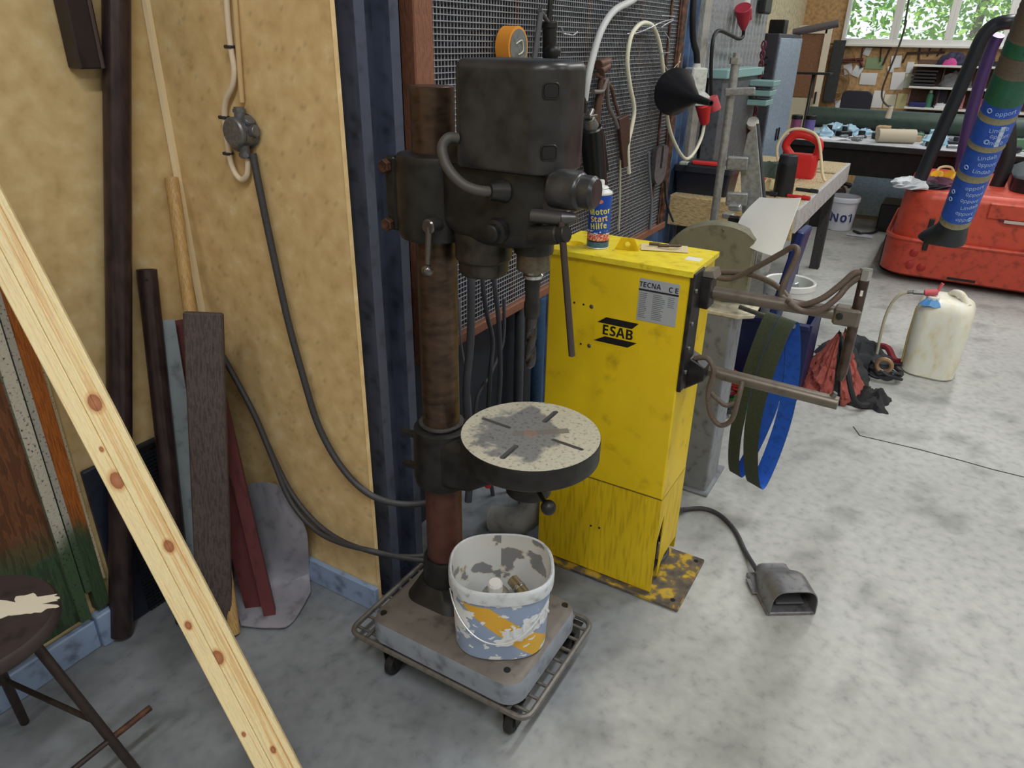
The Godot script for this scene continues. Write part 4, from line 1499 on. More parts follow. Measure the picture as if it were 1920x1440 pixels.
func build_welder() -> void:
	var yel := mat(c8(240, 208, 24), 0.42, 0.0, T.wear, 1.3)
	yel.albedo_texture = ntex(81, 0.012, [[0.0, c8(205, 198, 168)], [0.16, c8(236, 231, 214)], [0.3, c8(250, 247, 238)], [1.0, Color(1, 1, 1)]], 5)
	var yel_low := mat(c8(236, 204, 24), 0.45, 0.0, ntex(82, 0.018, [[0.0, c8(206, 200, 170)], [0.3, c8(232, 227, 206)], [0.5, c8(248, 245, 236)], [1.0, Color(1, 1, 1)]], 5), Vector3(7.0, 0.7, 7.0))
	var yel_top := mat(c8(250, 230, 60), 0.38, 0.0, ntex(83, 0.02, [[0.0, c8(196, 186, 120)], [0.3, c8(240, 236, 210)], [1.0, Color(1, 1, 1)]], 5), 2.0)
	var o := thing("spot_welder", "tall yellow spot welding machine with two steel arms behind the pillar drill", "welding machine", Vector3(-0.7, 0, -1.87))
	var x0 := -0.905
	var x1 := -0.497
	var z0 := -1.985
	var z1 := -1.762
	var g := Geo.new()
	g.box(Vector3(-0.66, 0.008, -1.88), Vector3(0.525, 0.014, 0.28), 0.003)
	var pm := mat(Color(1, 1, 1), 0.6, 0.2, ntex(84, 0.02, [[0.0, c8(70, 62, 56)], [0.4, c8(104, 96, 86)], [0.52, c8(122, 106, 80)], [0.62, c8(186, 154, 52)], [0.75, c8(206, 172, 56)], [1.0, c8(150, 140, 120)]], 6), 1.3)
	var base := part("base_plate", g, pm, o, "steel base plate with worn yellow paint")
	for h in [[-0.425, -1.772], [-0.42, -1.995], [-0.895, -1.772]]:
		g = Geo.new()
		g.rod(Vector3(h[0], 0.0145, h[1]), Vector3(h[0], 0.0158, h[1]), 0.008, -1.0, 12)
		part("bolt_hole", g, M.black, base)
	# inner post seen through the open foot
	g = Geo.new()
	g.rod(Vector3(-0.6, 0.014, -1.875), Vector3(-0.6, 0.4, -1.875), 0.075, -1.0, 30)
	part("inner_post", g, mat(c8(52, 48, 44), 0.5, 0.3, T.wear, 3.0), o)
	g = Geo.new()
	var ring := []
	for k in 28:
		ring.append(Vector3(-0.582 + cos(TAU * k / 28.0) * 0.087, 0.085, -1.878 + sin(TAU * k / 28.0) * 0.087))
	g.tube(ring, 0.0085, 8, true)
	part("foot_ring", g, M.cable, o, "grey hose ring round the foot")
	# lower skirt: front, back and side sheets, the end sheet cut away
	g = Geo.new()
	g.box(Vector3((x0 + x1) / 2, 0.195, z1 - 0.002), Vector3(x1 - x0, 0.352, 0.003), 0.001)
	g.box(Vector3((x0 + x1) / 2, 0.21, z0 + 0.002), Vector3(x1 - x0, 0.32, 0.003), 0.001)
	g.box(Vector3(x0 + 0.002, 0.21, (z0 + z1) / 2), Vector3(0.003, 0.32, z1 - z0 - 0.004), 0.001)
	var endf := Transform3D(Basis(Vector3(0, 0, -1), Vector3.UP, Vector3.RIGHT), Vector3(x1 - 0.003, 0, z1))
	g.prism(PackedVector2Array([Vector2(0, 0.372), Vector2(0, 0.22), Vector2(0.012, 0.235), Vector2(0.045, 0.29), Vector2(0.05, 0.28), Vector2(0.05, 0.05), Vector2(0.075, 0.085), Vector2(0.1, 0.1), Vector2(0.223, 0.1), Vector2(0.223, 0.372)]), 0.0, 0.003, endf)
	part("skirt", g, yel_low, o, "dirty lower yellow skirt")
	g = Geo.new()
	g.box(Vector3((x0 + x1) / 2, 0.715, (z0 + z1) / 2), Vector3(x1 - x0, 0.69, z1 - z0), 0.004)
	var body := part("housing", g, yel, o)
	g = Geo.new()
	g.box(Vector3((x0 + x1) / 2, 0.3705, (z0 + z1) / 2), Vector3(x1 - x0 + 0.001, 0.002, z1 - z0 + 0.001), 0.0)
	part("seam", g, mat(c8(120, 104, 30), 0.7), body, "dark seam above the skirt")
	# lid with a round hole: a ring of pieces
	g = Geo.new()
	var hole := PackedVector2Array()
	var hc := Vector2(-0.868, 1.842)
	for k in 24:
		hole.append(hc + Vector2.from_angle(TAU * k / 24.0) * 0.027)
	var lx0 := -0.917
	var lx1 := -0.49
	var lz0 := 1.752
	var lz1 := 1.99
	for p in [PackedVector2Array([Vector2(lx0, lz0), Vector2(hc.x, lz0), Vector2(hc.x, lz1), Vector2(lx0, lz1)]), PackedVector2Array([Vector2(hc.x, lz0), Vector2(lx1, lz0), Vector2(lx1, lz1), Vector2(hc.x, lz1)])]:
		for q in Geometry2D.clip_polygons(p, hole):
			g.prism(q, 1.06, 1.0745, Transform3D(Basis(Vector3(1, 0, 0), Vector3(0, 0, -1), Vector3(0, 1, 0)), Vector3()))
	var lid := part("lid", g, yel_top, o, "yellow top cover with a round hole", 20.0)
	g = Geo.new()
	g.box(Vector3(-0.527, 1.075, -1.872), Vector3(0.04, 0.001, 0.035), 0.0)
	part("sticker", g, mat(c8(236, 238, 232), 0.4), lid, "small white sticker")
	# marks on the front
	var ff := Transform3D(Basis(), Vector3(0, 0, z1 + 0.0008))
	g = Geo.new()
	g.box(Vector3(-0.577, 0.975, z1 + 0.0006), Vector3(0.11, 0.118, 0.0014), 0.0004)
	var plate := part("rating_plate", g, mat(c8(178, 184, 192), 0.35, 0.2), body, "grey rating plate")
	part("lettering", flat_words("TECNA", 0.0135, Transform3D(Basis(), Vector3(-0.602, 1.0175, z1 + 0.0016))), mat(c8(34, 38, 70), 0.5), plate, "dark blue maker's name")
	part("lettering", flat_words("C E", 0.0135, Transform3D(Basis(), Vector3(-0.5375, 1.0155, z1 + 0.0016)), 700), mat(c8(34, 38, 70), 0.5), plate)
	g = Geo.new()
	g.box(Vector3(-0.577, 1.003, z1 + 0.0014), Vector3(0.11, 0.005, 0.0008), 0.0)
	part("bar", g, mat(c8(30, 34, 44), 0.5), plate)
	g = Geo.new()
	for r in 14:
		var yy := 0.994 - r * 0.0052
		for cidx in 3:
			var wdt: float = [0.022, 0.034, 0.02][cidx] * (0.7 + 0.3 * rng.randf())
			if cidx == 2 and r > 5:
				continue
			g.box(Vector3([-0.629, -0.592, -0.55][cidx] + wdt / 2 + 0.001, yy, z1 + 0.0014), Vector3(wdt, 0.0017, 0.0006), 0.0)
	part("small_print", g, mat(c8(104, 112, 122), 0.5), plate).set_meta("kind", "stuff")
	g = Geo.new()
	g.box(Vector3(-0.683, 0.865, z1 + 0.0005), Vector3(0.14, 0.082, 0.0009), 0.0)
	var sticker := part("maker_sticker", g, mat(c8(238, 206, 20), 0.35), body)
	g = Geo.new()
	for e in [[0.0, 0.886, 0.018], [0.0, 0.829, -0.018]]:
		var cx := -0.683
		var a: float = e[1]
		g.prism(PackedVector2Array([Vector2(cx - 0.062 + (0.0 if e[2] > 0 else -0.008), a), Vector2(cx + 0.042 + (0.0 if e[2] > 0 else -0.008), a), Vector2(cx + 0.06, a + 0.019), Vector2(cx - 0.036, a + 0.019)]), z1 + 0.001, z1 + 0.0016)
	part("emblem_bars", g, M.black, sticker, "two slanted black bars")
	part("lettering", flat_words("ESAB", 0.0285, Transform3D(Basis(), Vector3(-0.682, 0.867, z1 + 0.0015))), M.black, sticker, "bold black letters between the bars")
	for h in [[-0.82, 0.928, 0.0032], [-0.791, 0.928, 0.0032], [-0.766, 0.9265, 0.006], [-0.792, 0.808, 0.0032], [-0.765, 0.808, 0.006], [-0.716, 0.193, 0.0035], [-0.687, 0.196, 0.0035]]:
		g = Geo.new()
		if h[2] > 0.005:
			g.lathe([[0.006, 0.0], [0.0062, 0.001], [0.004, 0.0022], [0.0, 0.0024]], Transform3D(Basis(Vector3.RIGHT, PI / 2), Vector3(h[0], h[1], z1)), 14)
			part("screw", g, M.steel, body)
		else:
			g.rod(Vector3(h[0], h[1], z1 - 0.001), Vector3(h[0], h[1], z1 + 0.0006), h[2], -1.0, 10)
			part("screw_hole", g, M.black, body)
	# arm mounting plate on the end
	var arm_m := mat(c8(128, 119, 110), 0.35, 0.5, T.wear, 3.0)
	var dark := mat(c8(54, 52, 54), 0.45, 0.4, T.darkmetal, 3.0)
	g = Geo.new()
	g.box(Vector3(x1 + 0.006, 0.9, -1.802), Vector3(0.012, 0.335, 0.085), 0.002)
	var mount := part("arm_plate", g, dark, o, "dark steel plate holding the arms")
	for h in [[1.02, -1.775], [0.93, -1.775], [0.86, -1.775], [0.79, -1.775]]:
		part("bolt", ring_of_bolts(Vector3(x1 + 0.012, h[0], h[1]), Vector3.RIGHT, 0.006, 0.006), M.steel, mount)
	g = Geo.new()
	g.box(Vector3(x1 + 0.022, 1.0, -1.855), Vector3(0.03, 0.085, 0.058), 0.003)
	part("upper_clamp", g, dark, mount)
	g = Geo.new()
	g.prism(PackedVector2Array([Vector2(-0.02, 0.0), Vector2(0.034, 0.0), Vector2(0.026, 0.02), Vector2(-0.01, 0.014)]), -0.028, 0.028, Transform3D(Basis(), Vector3(x1 + 0.012, 1.043, -1.858)), 0.002)
	part("clamp_cap", g, mat(c8(150, 146, 140), 0.35, 0.6), mount)
	g = Geo.new()
	g.prism(PackedVector2Array([Vector2(0, -0.05), Vector2(0.05, -0.012), Vector2(0.05, 0.028), Vector2(0, 0.05)]), -0.03, 0.03, Transform3D(Basis(), Vector3(x1 + 0.005, 0.768, -1.845)), 0.003)
	part("lower_clamp", g, dark, mount)
	var za := -1.872
	g = Geo.new()
	g.rod(Vector3(x1 + 0.02, 0.993, za), Vector3(-0.13, 0.997, za), 0.0175, -1.0, 22, 0.002)
	part("upper_arm", g, arm_m, o, "upper steel arm")
	g = Geo.new()
	g.box(Vector3(-0.127, 0.995, za), Vector3(0.062, 0.046, 0.044), 0.006)
	var hold := part("electrode_holder", g, arm_m, o)
	part("bolt", ring_of_bolts(Vector3(-0.142, 0.997, za + 0.021), Vector3(0, 0, 1), 0.009, 0.006), M.dark_metal, hold)
	g = Geo.new()
	g.rod(Vector3(-0.108, 1.108, za), Vector3(-0.108, 0.84, za), 0.0125, -1.0, 18, 0.002)
	g.rod(Vector3(-0.108, 0.842, za), Vector3(-0.108, 0.822, za), 0.0115, 0.007, 18)
	var el := part("electrode", g, mat(c8(96, 82, 76), 0.35, 0.6, T.darkmetal, 4.0), o, "vertical electrode rod")
	g = Geo.new()
	g.rod(Vector3(-0.108, 1.09, za), Vector3(-0.108, 1.118, za), 0.0145, -1.0, 6, 0.001)
	g.box(Vector3(-0.106, 1.116, za), Vector3(0.024, 0.006, 0.016), 0.001)
	part("hose_fitting", g, M.bright_steel, el)
	g = Geo.new()
	g.box(Vector3(-0.106, 1.06, za + 0.0125), Vector3(0.006, 0.014, 0.001), 0.0)
	part("tag", g, mat(c8(230, 230, 226), 0.4), el, "tiny white tag")
	g = Geo.new()
	g.rod(Vector3(x1 + 0.03, 0.767, za), Vector3(-0.1, 0.758, za), 0.0178, -1.0, 22, 0.001)
	part("lower_arm", g, arm_m, o, "lower steel arm")
	g = Geo.new()
	g.rod(Vector3(-0.118, 0.77, za), Vector3(-0.112, 0.786, za), 0.009, 0.006)
	part("arm_end_stud", g, M.steel, o)
	# water hoses
	var hose_m := mat(c8(112, 98, 88), 0.5, 0.0, T.fine, 8.0)
	var hoses := [
		[Vector3(-0.499, 1.015, -1.950), Vector3(-0.440, 1.015, -1.950), Vector3(-0.373, 1.063, -1.940), Vector3(-0.317, 1.110, -1.930), Vector3(-0.290, 1.133, -1.920), Vector3(-0.275, 1.125, -1.910), Vector3(-0.282, 1.081, -1.900), Vector3(-0.291, 1.040, -1.885), Vector3(-0.288, 1.012, -1.880), Vector3(-0.259, 1.005, -1.865)],
		[Vector3(-0.509, 1.017, -1.960), Vector3(-0.445, 1.030, -1.960), Vector3(-0.385, 1.036, -1.950), Vector3(-0.323, 1.027, -1.930), Vector3(-0.284, 1.013, -1.900), Vector3(-0.262, 1.006, -1.860)],
		[Vector3(-0.272, 1.018, -1.850), Vector3(-0.237, 1.008, -1.850), Vector3(-0.191, 1.033, -1.850), Vector3(-0.157, 1.071, -1.860), Vector3(-0.134, 1.102, -1.870), Vector3(-0.114, 1.108, -1.872)],
		[Vector3(-0.262, 1.014, -1.840), Vector3(-0.227, 0.997, -1.840), Vector3(-0.185, 1.010, -1.840), Vector3(-0.156, 1.043, -1.850), Vector3(-0.140, 1.073, -1.865), Vector3(-0.117, 1.098, -1.872)]]
	for h in hoses:
		g = Geo.new()
		g.tube(spline(h, 6), 0.0078, 10)
		part("water_hose", g, hose_m, o)
	g = Geo.new()
	g.tube(spline([Vector3(-0.477, 0.812, -1.830), Vector3(-0.444, 0.820, -1.830), Vector3(-0.418, 0.793, -1.820), Vector3(-0.424, 0.726, -1.820), Vector3(-0.409, 0.664, -1.820), Vector3(-0.378, 0.635, -1.820), Vector3(-0.349, 0.662, -1.820), Vector3(-0.341, 0.732, -1.820), Vector3(-0.342, 0.772, -1.840)], 6), 0.0072, 10)
	part("water_hose", g, hose_m, o, "hose looping below the lower arm")
	g = Geo.new()
	g.tube(spline([Vector3(-0.420, 0.723, -1.830), Vector3(-0.398, 0.707, -1.830), Vector3(-0.371, 0.695, -1.830), Vector3(-0.349, 0.706, -1.850)], 5), 0.007, 10)
	part("water_hose", g, hose_m, o)

	# things lying on the lid
	var cp := Vector3(-0.797, 1.075, -1.845)
	var can := thing("spray_can", "blue spray can with white top and yellow lettering standing on the yellow welder", "spray can", cp)
	var cn := noise(85, 3.0, 3)
	var ctex := paint(128, 192, func(a: float, b: float) -> Color:
		var col := c8(30, 78, 186)
		if b > 0.72 and b < 0.86:
			var n2 := cn.get_noise_2d(a * 9.0, b * 7.0)
			col = c8(206, 74, 70) if n2 < 0.05 else c8(226, 196, 190)
		if b > 0.66 and b < 0.74 and cn.get_noise_2d(a * 6.0, b * 4.0) > 0.15:
			col = c8(230, 232, 236)
		if b >= 0.86 and b < 0.885:
			col = c8(24, 26, 40)
		if b >= 0.885:
			col = c8(44, 86, 150).lerp(c8(90, 130, 150), 0.5 + 0.5 * cn.get_noise_2d(a * 8.0, b * 12.0))
		return col)
	g = Geo.new()
	g.lathe([[0.031, 0.002], [0.031, 0.148]], Transform3D(Basis(), cp), 32)
	var cb := part("can_body", g, uvmat(ctex, 0.3, 0.2), can)
	g = Geo.new()
	g.lathe([[0.03, 0.0], [0.032, 0.0015], [0.031, 0.003]], Transform3D(Basis(), cp), 32)
	g.lathe([[0.031, 0.147], [0.032, 0.149], [0.031, 0.153], [0.02, 0.16], [0.019, 0.163], [0.021, 0.164], [0.016, 0.168], [0.008, 0.17]], Transform3D(Basis(), cp), 32)
	part("can_top", g, mat(c8(226, 230, 230), 0.35, 0.2), can)
	g = Geo.new()
	g.lathe([[0.0075, 0.168], [0.0075, 0.18], [0.006, 0.184]], Transform3D(Basis(), cp), 16)
	part("nozzle", g, mat(c8(236, 238, 238), 0.4), can)
	var face := Basis(Vector3.UP, 0.38)
	var k := 0
	for s in [["Motor", c8(222, 214, 90)], ["Start", c8(240, 200, 110)], ["Hilfe", c8(222, 214, 90)]]:
		part("lettering", flat_words(s[0], 0.0155, Transform3D(face * Basis(Vector3.FORWARD, -0.12), cp + Vector3(0, 0.103 - 0.0195 * k, 0)), 700, 0.0314), mat(s[1], 0.5), cb)
		k += 1
	g = Geo.new()
	for i in 20:
		var a := TAU * i / 20.0
		var b := TAU * (i + 1) / 20.0
		var q := func(t: float, r: float) -> Vector3: return Vector3(sin(cos(t) * 0.27 * r) * 0.0315, sin(t) * 0.0055 * r, cos(cos(t) * 0.27 * r) * 0.0315)
		g.t = Transform3D(face, cp + Vector3(-0.0, 0.131, 0))
		g.tri(q.call(0.0, 0.0), q.call(a, 1.0), q.call(b, 1.0))
	part("badge", g, mat(c8(216, 120, 112), 0.5), cb, "small pale red oval badge")
	var bt := thing("steel_bracket", "small yellow angle bracket with a round hole standing on the welder lid", "bracket", Vector3(-0.714, 1.0745, -1.868))
	g = Geo.new()
	var bh := PackedVector2Array()
	for i in 16:
		bh.append(Vector2(0.001, 0.016) + Vector2.from_angle(TAU * i / 16.0) * 0.0075)
	var tri_ := PackedVector2Array([Vector2(-0.034, 0.0), Vector2(0.034, 0.0), Vector2(0.018, 0.034), Vector2(-0.018, 0.034)])
	for half in [PackedVector2Array([Vector2(-1, -1), Vector2(0.001, -1), Vector2(0.001, 1), Vector2(-1, 1)]), PackedVector2Array([Vector2(0.001, -1), Vector2(1, -1), Vector2(1, 1), Vector2(0.001, 1)])]:
		for p in Geometry2D.intersect_polygons(tri_, half):
			for q in Geometry2D.clip_polygons(p, bh):
				g.prism(q, -0.002, 0.002, Transform3D(Basis(Vector3.UP, 0.2), Vector3(-0.714, 1.0748, -1.86)))
	part("upright", g, yel, bt, "", 20.0)
	g = Geo.new()
	g.t = Transform3D(Basis(Vector3.UP, 0.2), Vector3(-0.714, 1.0748, -1.86))
	g.box(Vector3(0, 0.0018, -0.02), Vector3(0.066, 0.0036, 0.04), 0.001)
	part("foot", g, yel, bt)
	g = Geo.new()
	g.t = Transform3D(Basis(Vector3.UP, 0.35), Vector3(-0.63, 1.0745, -1.93))
	g.sheet(10, 6, func(s: float, t: float) -> Vector3: return Vector3((s - 0.5) * 0.13, 0.003 + 0.004 * sin(s * 7.0) * sin(t * 4.0) * sin(s * 3.1), (0.5 - t) * 0.07), 0.001)
	solo("cardboard_scrap", g, mat(c8(216, 200, 160), 0.8), "crumpled scrap of pale packing paper on the welder lid", "scrap paper", Vector3(-0.63, 1.0745, -1.93))
	var tipx := [[-0.655, -1.925, 0.3], [-0.628, -1.922, 0.45], [-0.603, -1.94, 0.4]]
	for i in 3:
		g = Geo.new()
		var c := Vector3(tipx[i][0], 1.0855, tipx[i][1])
		var dv := Vector3(cos(tipx[i][2]), 0, -sin(tipx[i][2])) * 0.018
		g.rod(c - dv, c + dv * 0.5, 0.0045, -1.0, 12, 0.001)
		g.rod(c + dv * 0.5, c + dv, 0.0045, 0.002, 12)
		solo("electrode_tip", g, mat(c8(92, 78, 66), 0.4, 0.6), "small dark electrode tip on the paper scrap, %s" % ["nearest the yellow bracket", "in the middle of the three", "farthest from the yellow bracket"][i], "electrode tip", c, "electrode tips on the welder")

	# foot pedal on the floor
	var f := Transform3D(Basis(Vector3(0.84, 0, -0.545), Vector3.UP, Vector3(0.545, 0, 0.84)), Vector3(-0.143, 0, -1.993))
	var pd := thing("foot_pedal", "grey hooded metal foot pedal lying on the floor right of the welder", "foot pedal", f)
	var pmat := mat(c8(138, 138, 142), 0.45, 0.45, T.wear, 5.0)
	g = Geo.new()
	g.t = f
	g.box(Vector3(0, 0.008, 0.0), Vector3(0.155, 0.012, 0.19), 0.003)
	g.box(Vector3(-0.075, 0.01, -0.03), Vector3(0.03, 0.006, 0.07), 0.002)
	part("pedal_base", g, pmat, pd)
	g = Geo.new()
	g.t = f
	var hood := func(s: float, t: float) -> Vector3:
		# s goes round the hood, t from the back to the open front
		var h := lerpf(0.055, 0.098, smoothstep(0.1, 0.55, t))
		var w := lerpf(0.052, 0.07, smoothstep(0.0, 0.5, t))
		var a := PI * (1.0 - s)
		var c := cos(a)
		var sn := sin(a)
		return Vector3(signf(c) * pow(absf(c), 0.45) * w, 0.012 + pow(sn, 0.55) * (h - 0.012), -0.085 + t * 0.185)
	g.sheet(24, 10, func(s: float, t: float) -> Vector3: return hood.call(1.0 - s, 1.0 - t), 0.003)
	part("hood", g, pmat, pd)
	g = Geo.new()
	g.t = f
	g.prism(PackedVector2Array([Vector2(-0.052, 0.012), Vector2(0.052, 0.012), Vector2(0.048, 0.05), Vector2(0.035, 0.056), Vector2(-0.035, 0.056), Vector2(-0.048, 0.05)]), -0.088, -0.084)
	part("back_plate", g, pmat, pd)
	g = Geo.new()
	g.t = f * Transform3D(Basis(Vector3.RIGHT, 0.18), Vector3(0, 0.04, 0.02))
	g.box(Vector3.ZERO, Vector3(0.09, 0.008, 0.11), 0.003)
	part("treadle", g, mat(c8(92, 92, 98), 0.5, 0.3), pd)
	g = Geo.new()
	g.t = f
	g.box(Vector3(-0.01, 0.072, -0.03), Vector3(0.03, 0.003, 0.006), 0.001)
	part("slot", g, M.black, pd)
	g = Geo.new()
	g.tube(spline([Vector3(-0.536, 0.120, -2.062), Vector3(-0.557, 0.060, -2.177), Vector3(-0.547, 0.012, -2.269), Vector3(-0.489, 0.009, -2.315), Vector3(-0.425, 0.009, -2.306), Vector3(-0.353, 0.009, -2.242), Vector3(-0.297, 0.009, -2.152), Vector3(-0.254, 0.020, -2.080), Vector3(-0.231, 0.034, -2.034)], 6), 0.0085, 10)
	solo("pedal_cable", g, M.cable, "grey cable running over the floor from the welder to the foot pedal", "cable", Vector3(-0.426, 0.000, -2.313))

func build_wall_things() -> void:
	# wire mesh screen in a rusty frame over dark sound-proofing
	var o := thing("mesh_screen", "wire mesh screen in a rusty frame over black padding, tools hang on it", "wire screen", Vector3(-1.32, 0.66, -2.8))
	var g := Geo.new()
	g.sheet(120, 60, func(s: float, t: float) -> Vector3: return Vector3(-1.345 + 0.006 * sin(s * 130.0) * sin(t * 50.0 + s * 9.0), 0.68 + t * 1.62, -1.56 - s * 2.36), 0.012)
	part("padding", g, M.felt, o, "black mottled padding")
	g = Geo.new()
	var k := 0
	while k < 98:
		var y := 0.7 + k * 0.0165
		g.box(Vector3(-1.298 + 0.002 * sin(k * 1.7), y, -2.79), Vector3(0.0026, 0.0026, 2.2), 0.0)
		k += 1
	for i in 134:
		g.box(Vector3(-1.3015, 1.49, -1.7 - i * 0.0165), Vector3(0.0024, 1.62, 0.0024), 0.0)
	part("mesh_wires", g, M.wire, o, "", 0.0).set_meta("kind", "stuff")
	g = Geo.new()
	g.box(Vector3(-1.3, 1.48, -1.705), Vector3(0.05, 1.66, 0.085), 0.004)
	part("frame_post", g, M.rust_wood, o, "brown near post of the frame")
	g = Geo.new()
	g.box(Vector3(-1.3, 1.48, -3.855), Vector3(0.03, 1.66, 0.07), 0.004)
	part("frame_post", g, M.rust, o, "rusty far post of the frame")
	g = Geo.new()
	g.box(Vector3(-1.3, 0.678, -2.78), Vector3(0.04, 0.036, 2.22), 0.004)
	part("frame_rail", g, M.rust_wood, o)
	for z in [-2.256, -2.796, -3.35]:
		g = Geo.new()
		g.box(Vector3(-1.312, 1.48, z), Vector3(0.016, 1.62, 0.026), 0.003)
		part("upright", g, M.rust, o)
	for z in [-3.664, -3.79]:
		g = Geo.new()
		g.rod(Vector3(-1.29, 0.69, z), Vector3(-1.29, 2.25, z), 0.006)
		part("thin_rod", g, M.rust, o)
	# dark panel put in for the shade low behind the column
	g = Geo.new()
	g.box(Vector3(-1.355, 0.33, -2.02), Vector3(0.02, 0.66, 0.98), 0.003)
	solo("shade_panel", g, mat(c8(36, 40, 52), 0.5, 0.2, T.wear, 3.0), "dark panel standing in for shade low behind the drill column", "panel", Vector3(-1.355, 0, -2.02))
	g = Geo.new()
	g.rod(Vector3(-1.29, 0.0, -2.44), Vector3(-1.29, 0.66, -2.44), 0.026, -1.0, 16)
	solo("blue_post", g, mat(c8(58, 92, 132), 0.45, 0.2, T.wear, 4.0), "slim blue upright tube behind the drill bit", "post", Vector3(-1.29, 0, -2.44))
	g = Geo.new()
	g.rod(Vector3(-1.3, 0.0, -2.3), Vector3(-1.3, 0.66, -2.3), 0.02, -1.0, 16)
	solo("grey_post", g, mat(c8(84, 88, 98), 0.45, 0.3, T.wear, 4.0), "slim dark grey upright tube left of the blue one", "post", Vector3(-1.3, 0, -2.3))
	# hanging cables between column and screen
	var runs := [
		[[Vector3(-1.200, 1.154, -1.818), Vector3(-1.200, 0.916, -1.809), Vector3(-1.200, 0.712, -1.800), Vector3(-1.200, 0.530, -1.772), Vector3(-1.200, 0.270, -1.794), Vector3(-1.200, 0.099, -1.777)], 0.0135, "thickest grey cable hanging close beside the drill column"],
		[[Vector3(-1.220, 1.140, -1.890), Vector3(-1.220, 0.887, -1.905), Vector3(-1.220, 0.759, -1.932), Vector3(-1.220, 0.648, -1.970), Vector3(-1.220, 0.492, -1.950), Vector3(-1.220, 0.186, -1.941), Vector3(-1.220, -0.172, -2.024)], 0.008, "grey cable hanging second from the drill column"],
		[[Vector3(-1.180, 1.147, -1.873), Vector3(-1.180, 0.883, -1.913), Vector3(-1.180, 0.745, -1.942), Vector3(-1.180, 0.541, -1.957), Vector3(-1.180, 0.353, -1.949), Vector3(-1.180, 0.065, -2.013), Vector3(-1.180, -0.108, -2.051), Vector3(-1.180, -0.180, -2.020)], 0.0085, "grey cable hanging straight in front of the mesh rail"],
		[[Vector3(-1.240, 0.770, -2.076), Vector3(-1.240, 0.609, -2.073), Vector3(-1.240, 0.513, -1.989), Vector3(-1.240, 0.436, -1.894), Vector3(-1.240, 0.211, -1.881)], 0.0065, "thin grey cable slanting across the other hanging cables"],
		[[Vector3(-1.250, 0.844, -1.812), Vector3(-1.250, 0.694, -1.818), Vector3(-1.250, 0.566, -1.847), Vector3(-1.250, 0.432, -1.871), Vector3(-1.250, 0.209, -1.879)], 0.004, "thinnest pale cable touching the edge of the drill column"],
		[[Vector3(-1.100, 0.130, -1.947), Vector3(-1.100, 0.028, -1.979), Vector3(-1.100, -0.140, -2.029), Vector3(-1.100, -0.165, -1.988)], 0.0085, "short black cable hanging under the drill table, right one"]]
	for r in runs:
		g = Geo.new()
		g.tube(spline(r[0], 6), r[1], 10)
		solo("hanging_cable", g, mat(c8(76, 78, 86), 0.55) if r[1] > 0.0045 else mat(c8(120, 120, 124), 0.5), r[2], "cable", r[0][1], "cables hanging behind the drill")
	g = Geo.new()
	var rp: Vector3 = Vector3(-1.120, 0.215, -1.783)
	g.rod(rp, rp + Vector3(0.0, -0.03, 0.0), 0.014, 0.011, 16, 0.002)
	g.rod(rp + Vector3(0, 0.0, 0), rp + Vector3(0, 0.05, 0), 0.008)
	solo("red_plug", g, mat(c8(206, 50, 60), 0.45), "small red plug hanging under the drill table", "plug", rp)
	g = Geo.new()
	var du: Vector3 = Vector3(-1.000, 0.030, -1.844)
	g.tube(spline([du + Vector3(-0.12, 0.0, 0.03), du + Vector3(0, 0.035, 0), du + Vector3(0.03, 0.16, -0.12), du + Vector3(0.0, 0.3, -0.3)], 8), 0.05, 16)
	solo("grey_duct", g, mat(c8(170, 172, 172), 0.5, 0.1, T.wear, 4.0), "pale grey duct on the floor between drill column and welder", "duct", Vector3(du.x, 0, du.z))
	# tape roll on the mesh
	var tp := Vector3(-1.262, 1.575, -2.14)
	var tr := thing("tape_roll", "roll of orange tape hanging on the mesh above the motor cover", "tape roll", tp)
	g = Geo.new()
	var axf := Transform3D(Basis(Vector3.FORWARD, PI / 2), tp + Vector3(-0.024, 0, 0))
	g.lathe([[0.03, 0.0], [0.06, 0.0], [0.06, 0.048], [0.03, 0.048]], axf, 36)
	part("tape", g, mat(c8(222, 146, 52), 0.5), tr)
	g = Geo.new()
	g.lathe([[0.0, 0.044], [0.052, 0.0485], [0.052, 0.05], [0.0, 0.052]], axf, 30)
	part("side_disc", g, mat(c8(116, 120, 120), 0.35, 0.0, T.wear, 9.0), tr, "clear grey side disc")
	g = Geo.new()
	g.tube(spline([tp + Vector3(0.028, 0.01, 0.02), tp + Vector3(0.032, 0.02, -0.01), tp + Vector3(0.03, -0.01, -0.02), tp + Vector3(0.032, -0.02, 0.01)], 4), 0.002, 6)
	part("loose_end", g, mat(c8(210, 206, 190), 0.5), tr)
	g = Geo.new()
	g.rod(tp + Vector3(-0.04, 0.02, 0), tp + Vector3(0.02, 0.028, 0), 0.004)
	part("hook", g, M.steel, tr)
	# grease guns
	var gg := thing("grease_gun", "black grease gun with grey lever hanging on the mesh above the drill head", "grease gun", Vector3(-1.250, 1.622, -2.366))
	g = Geo.new()
	g.rod(Vector3(-1.250, 1.473, -2.383), Vector3(-1.250, 1.641, -2.364), 0.024, -1.0, 20, 0.003)
	part("barrel", g, M.black, gg)
	g = Geo.new()
	g.rod(Vector3(-1.250, 1.634, -2.365), Vector3(-1.250, 1.653, -2.363), 0.028, -1.0, 20, 0.003)
	g.rod(Vector3(-1.250, 1.653, -2.363), Vector3(-1.250, 1.747, -2.366), 0.009, 0.008)
	part("head", g, M.dark_metal, gg)
	g = Geo.new()
	g.ball(Vector3(-1.220, 1.563, -2.337), Vector3(0.028, 0.024, 0.028))
	part("knob", g, M.black, gg)
	g = Geo.new()
	var la: Vector3 = Vector3(-1.230, 1.681, -2.265)
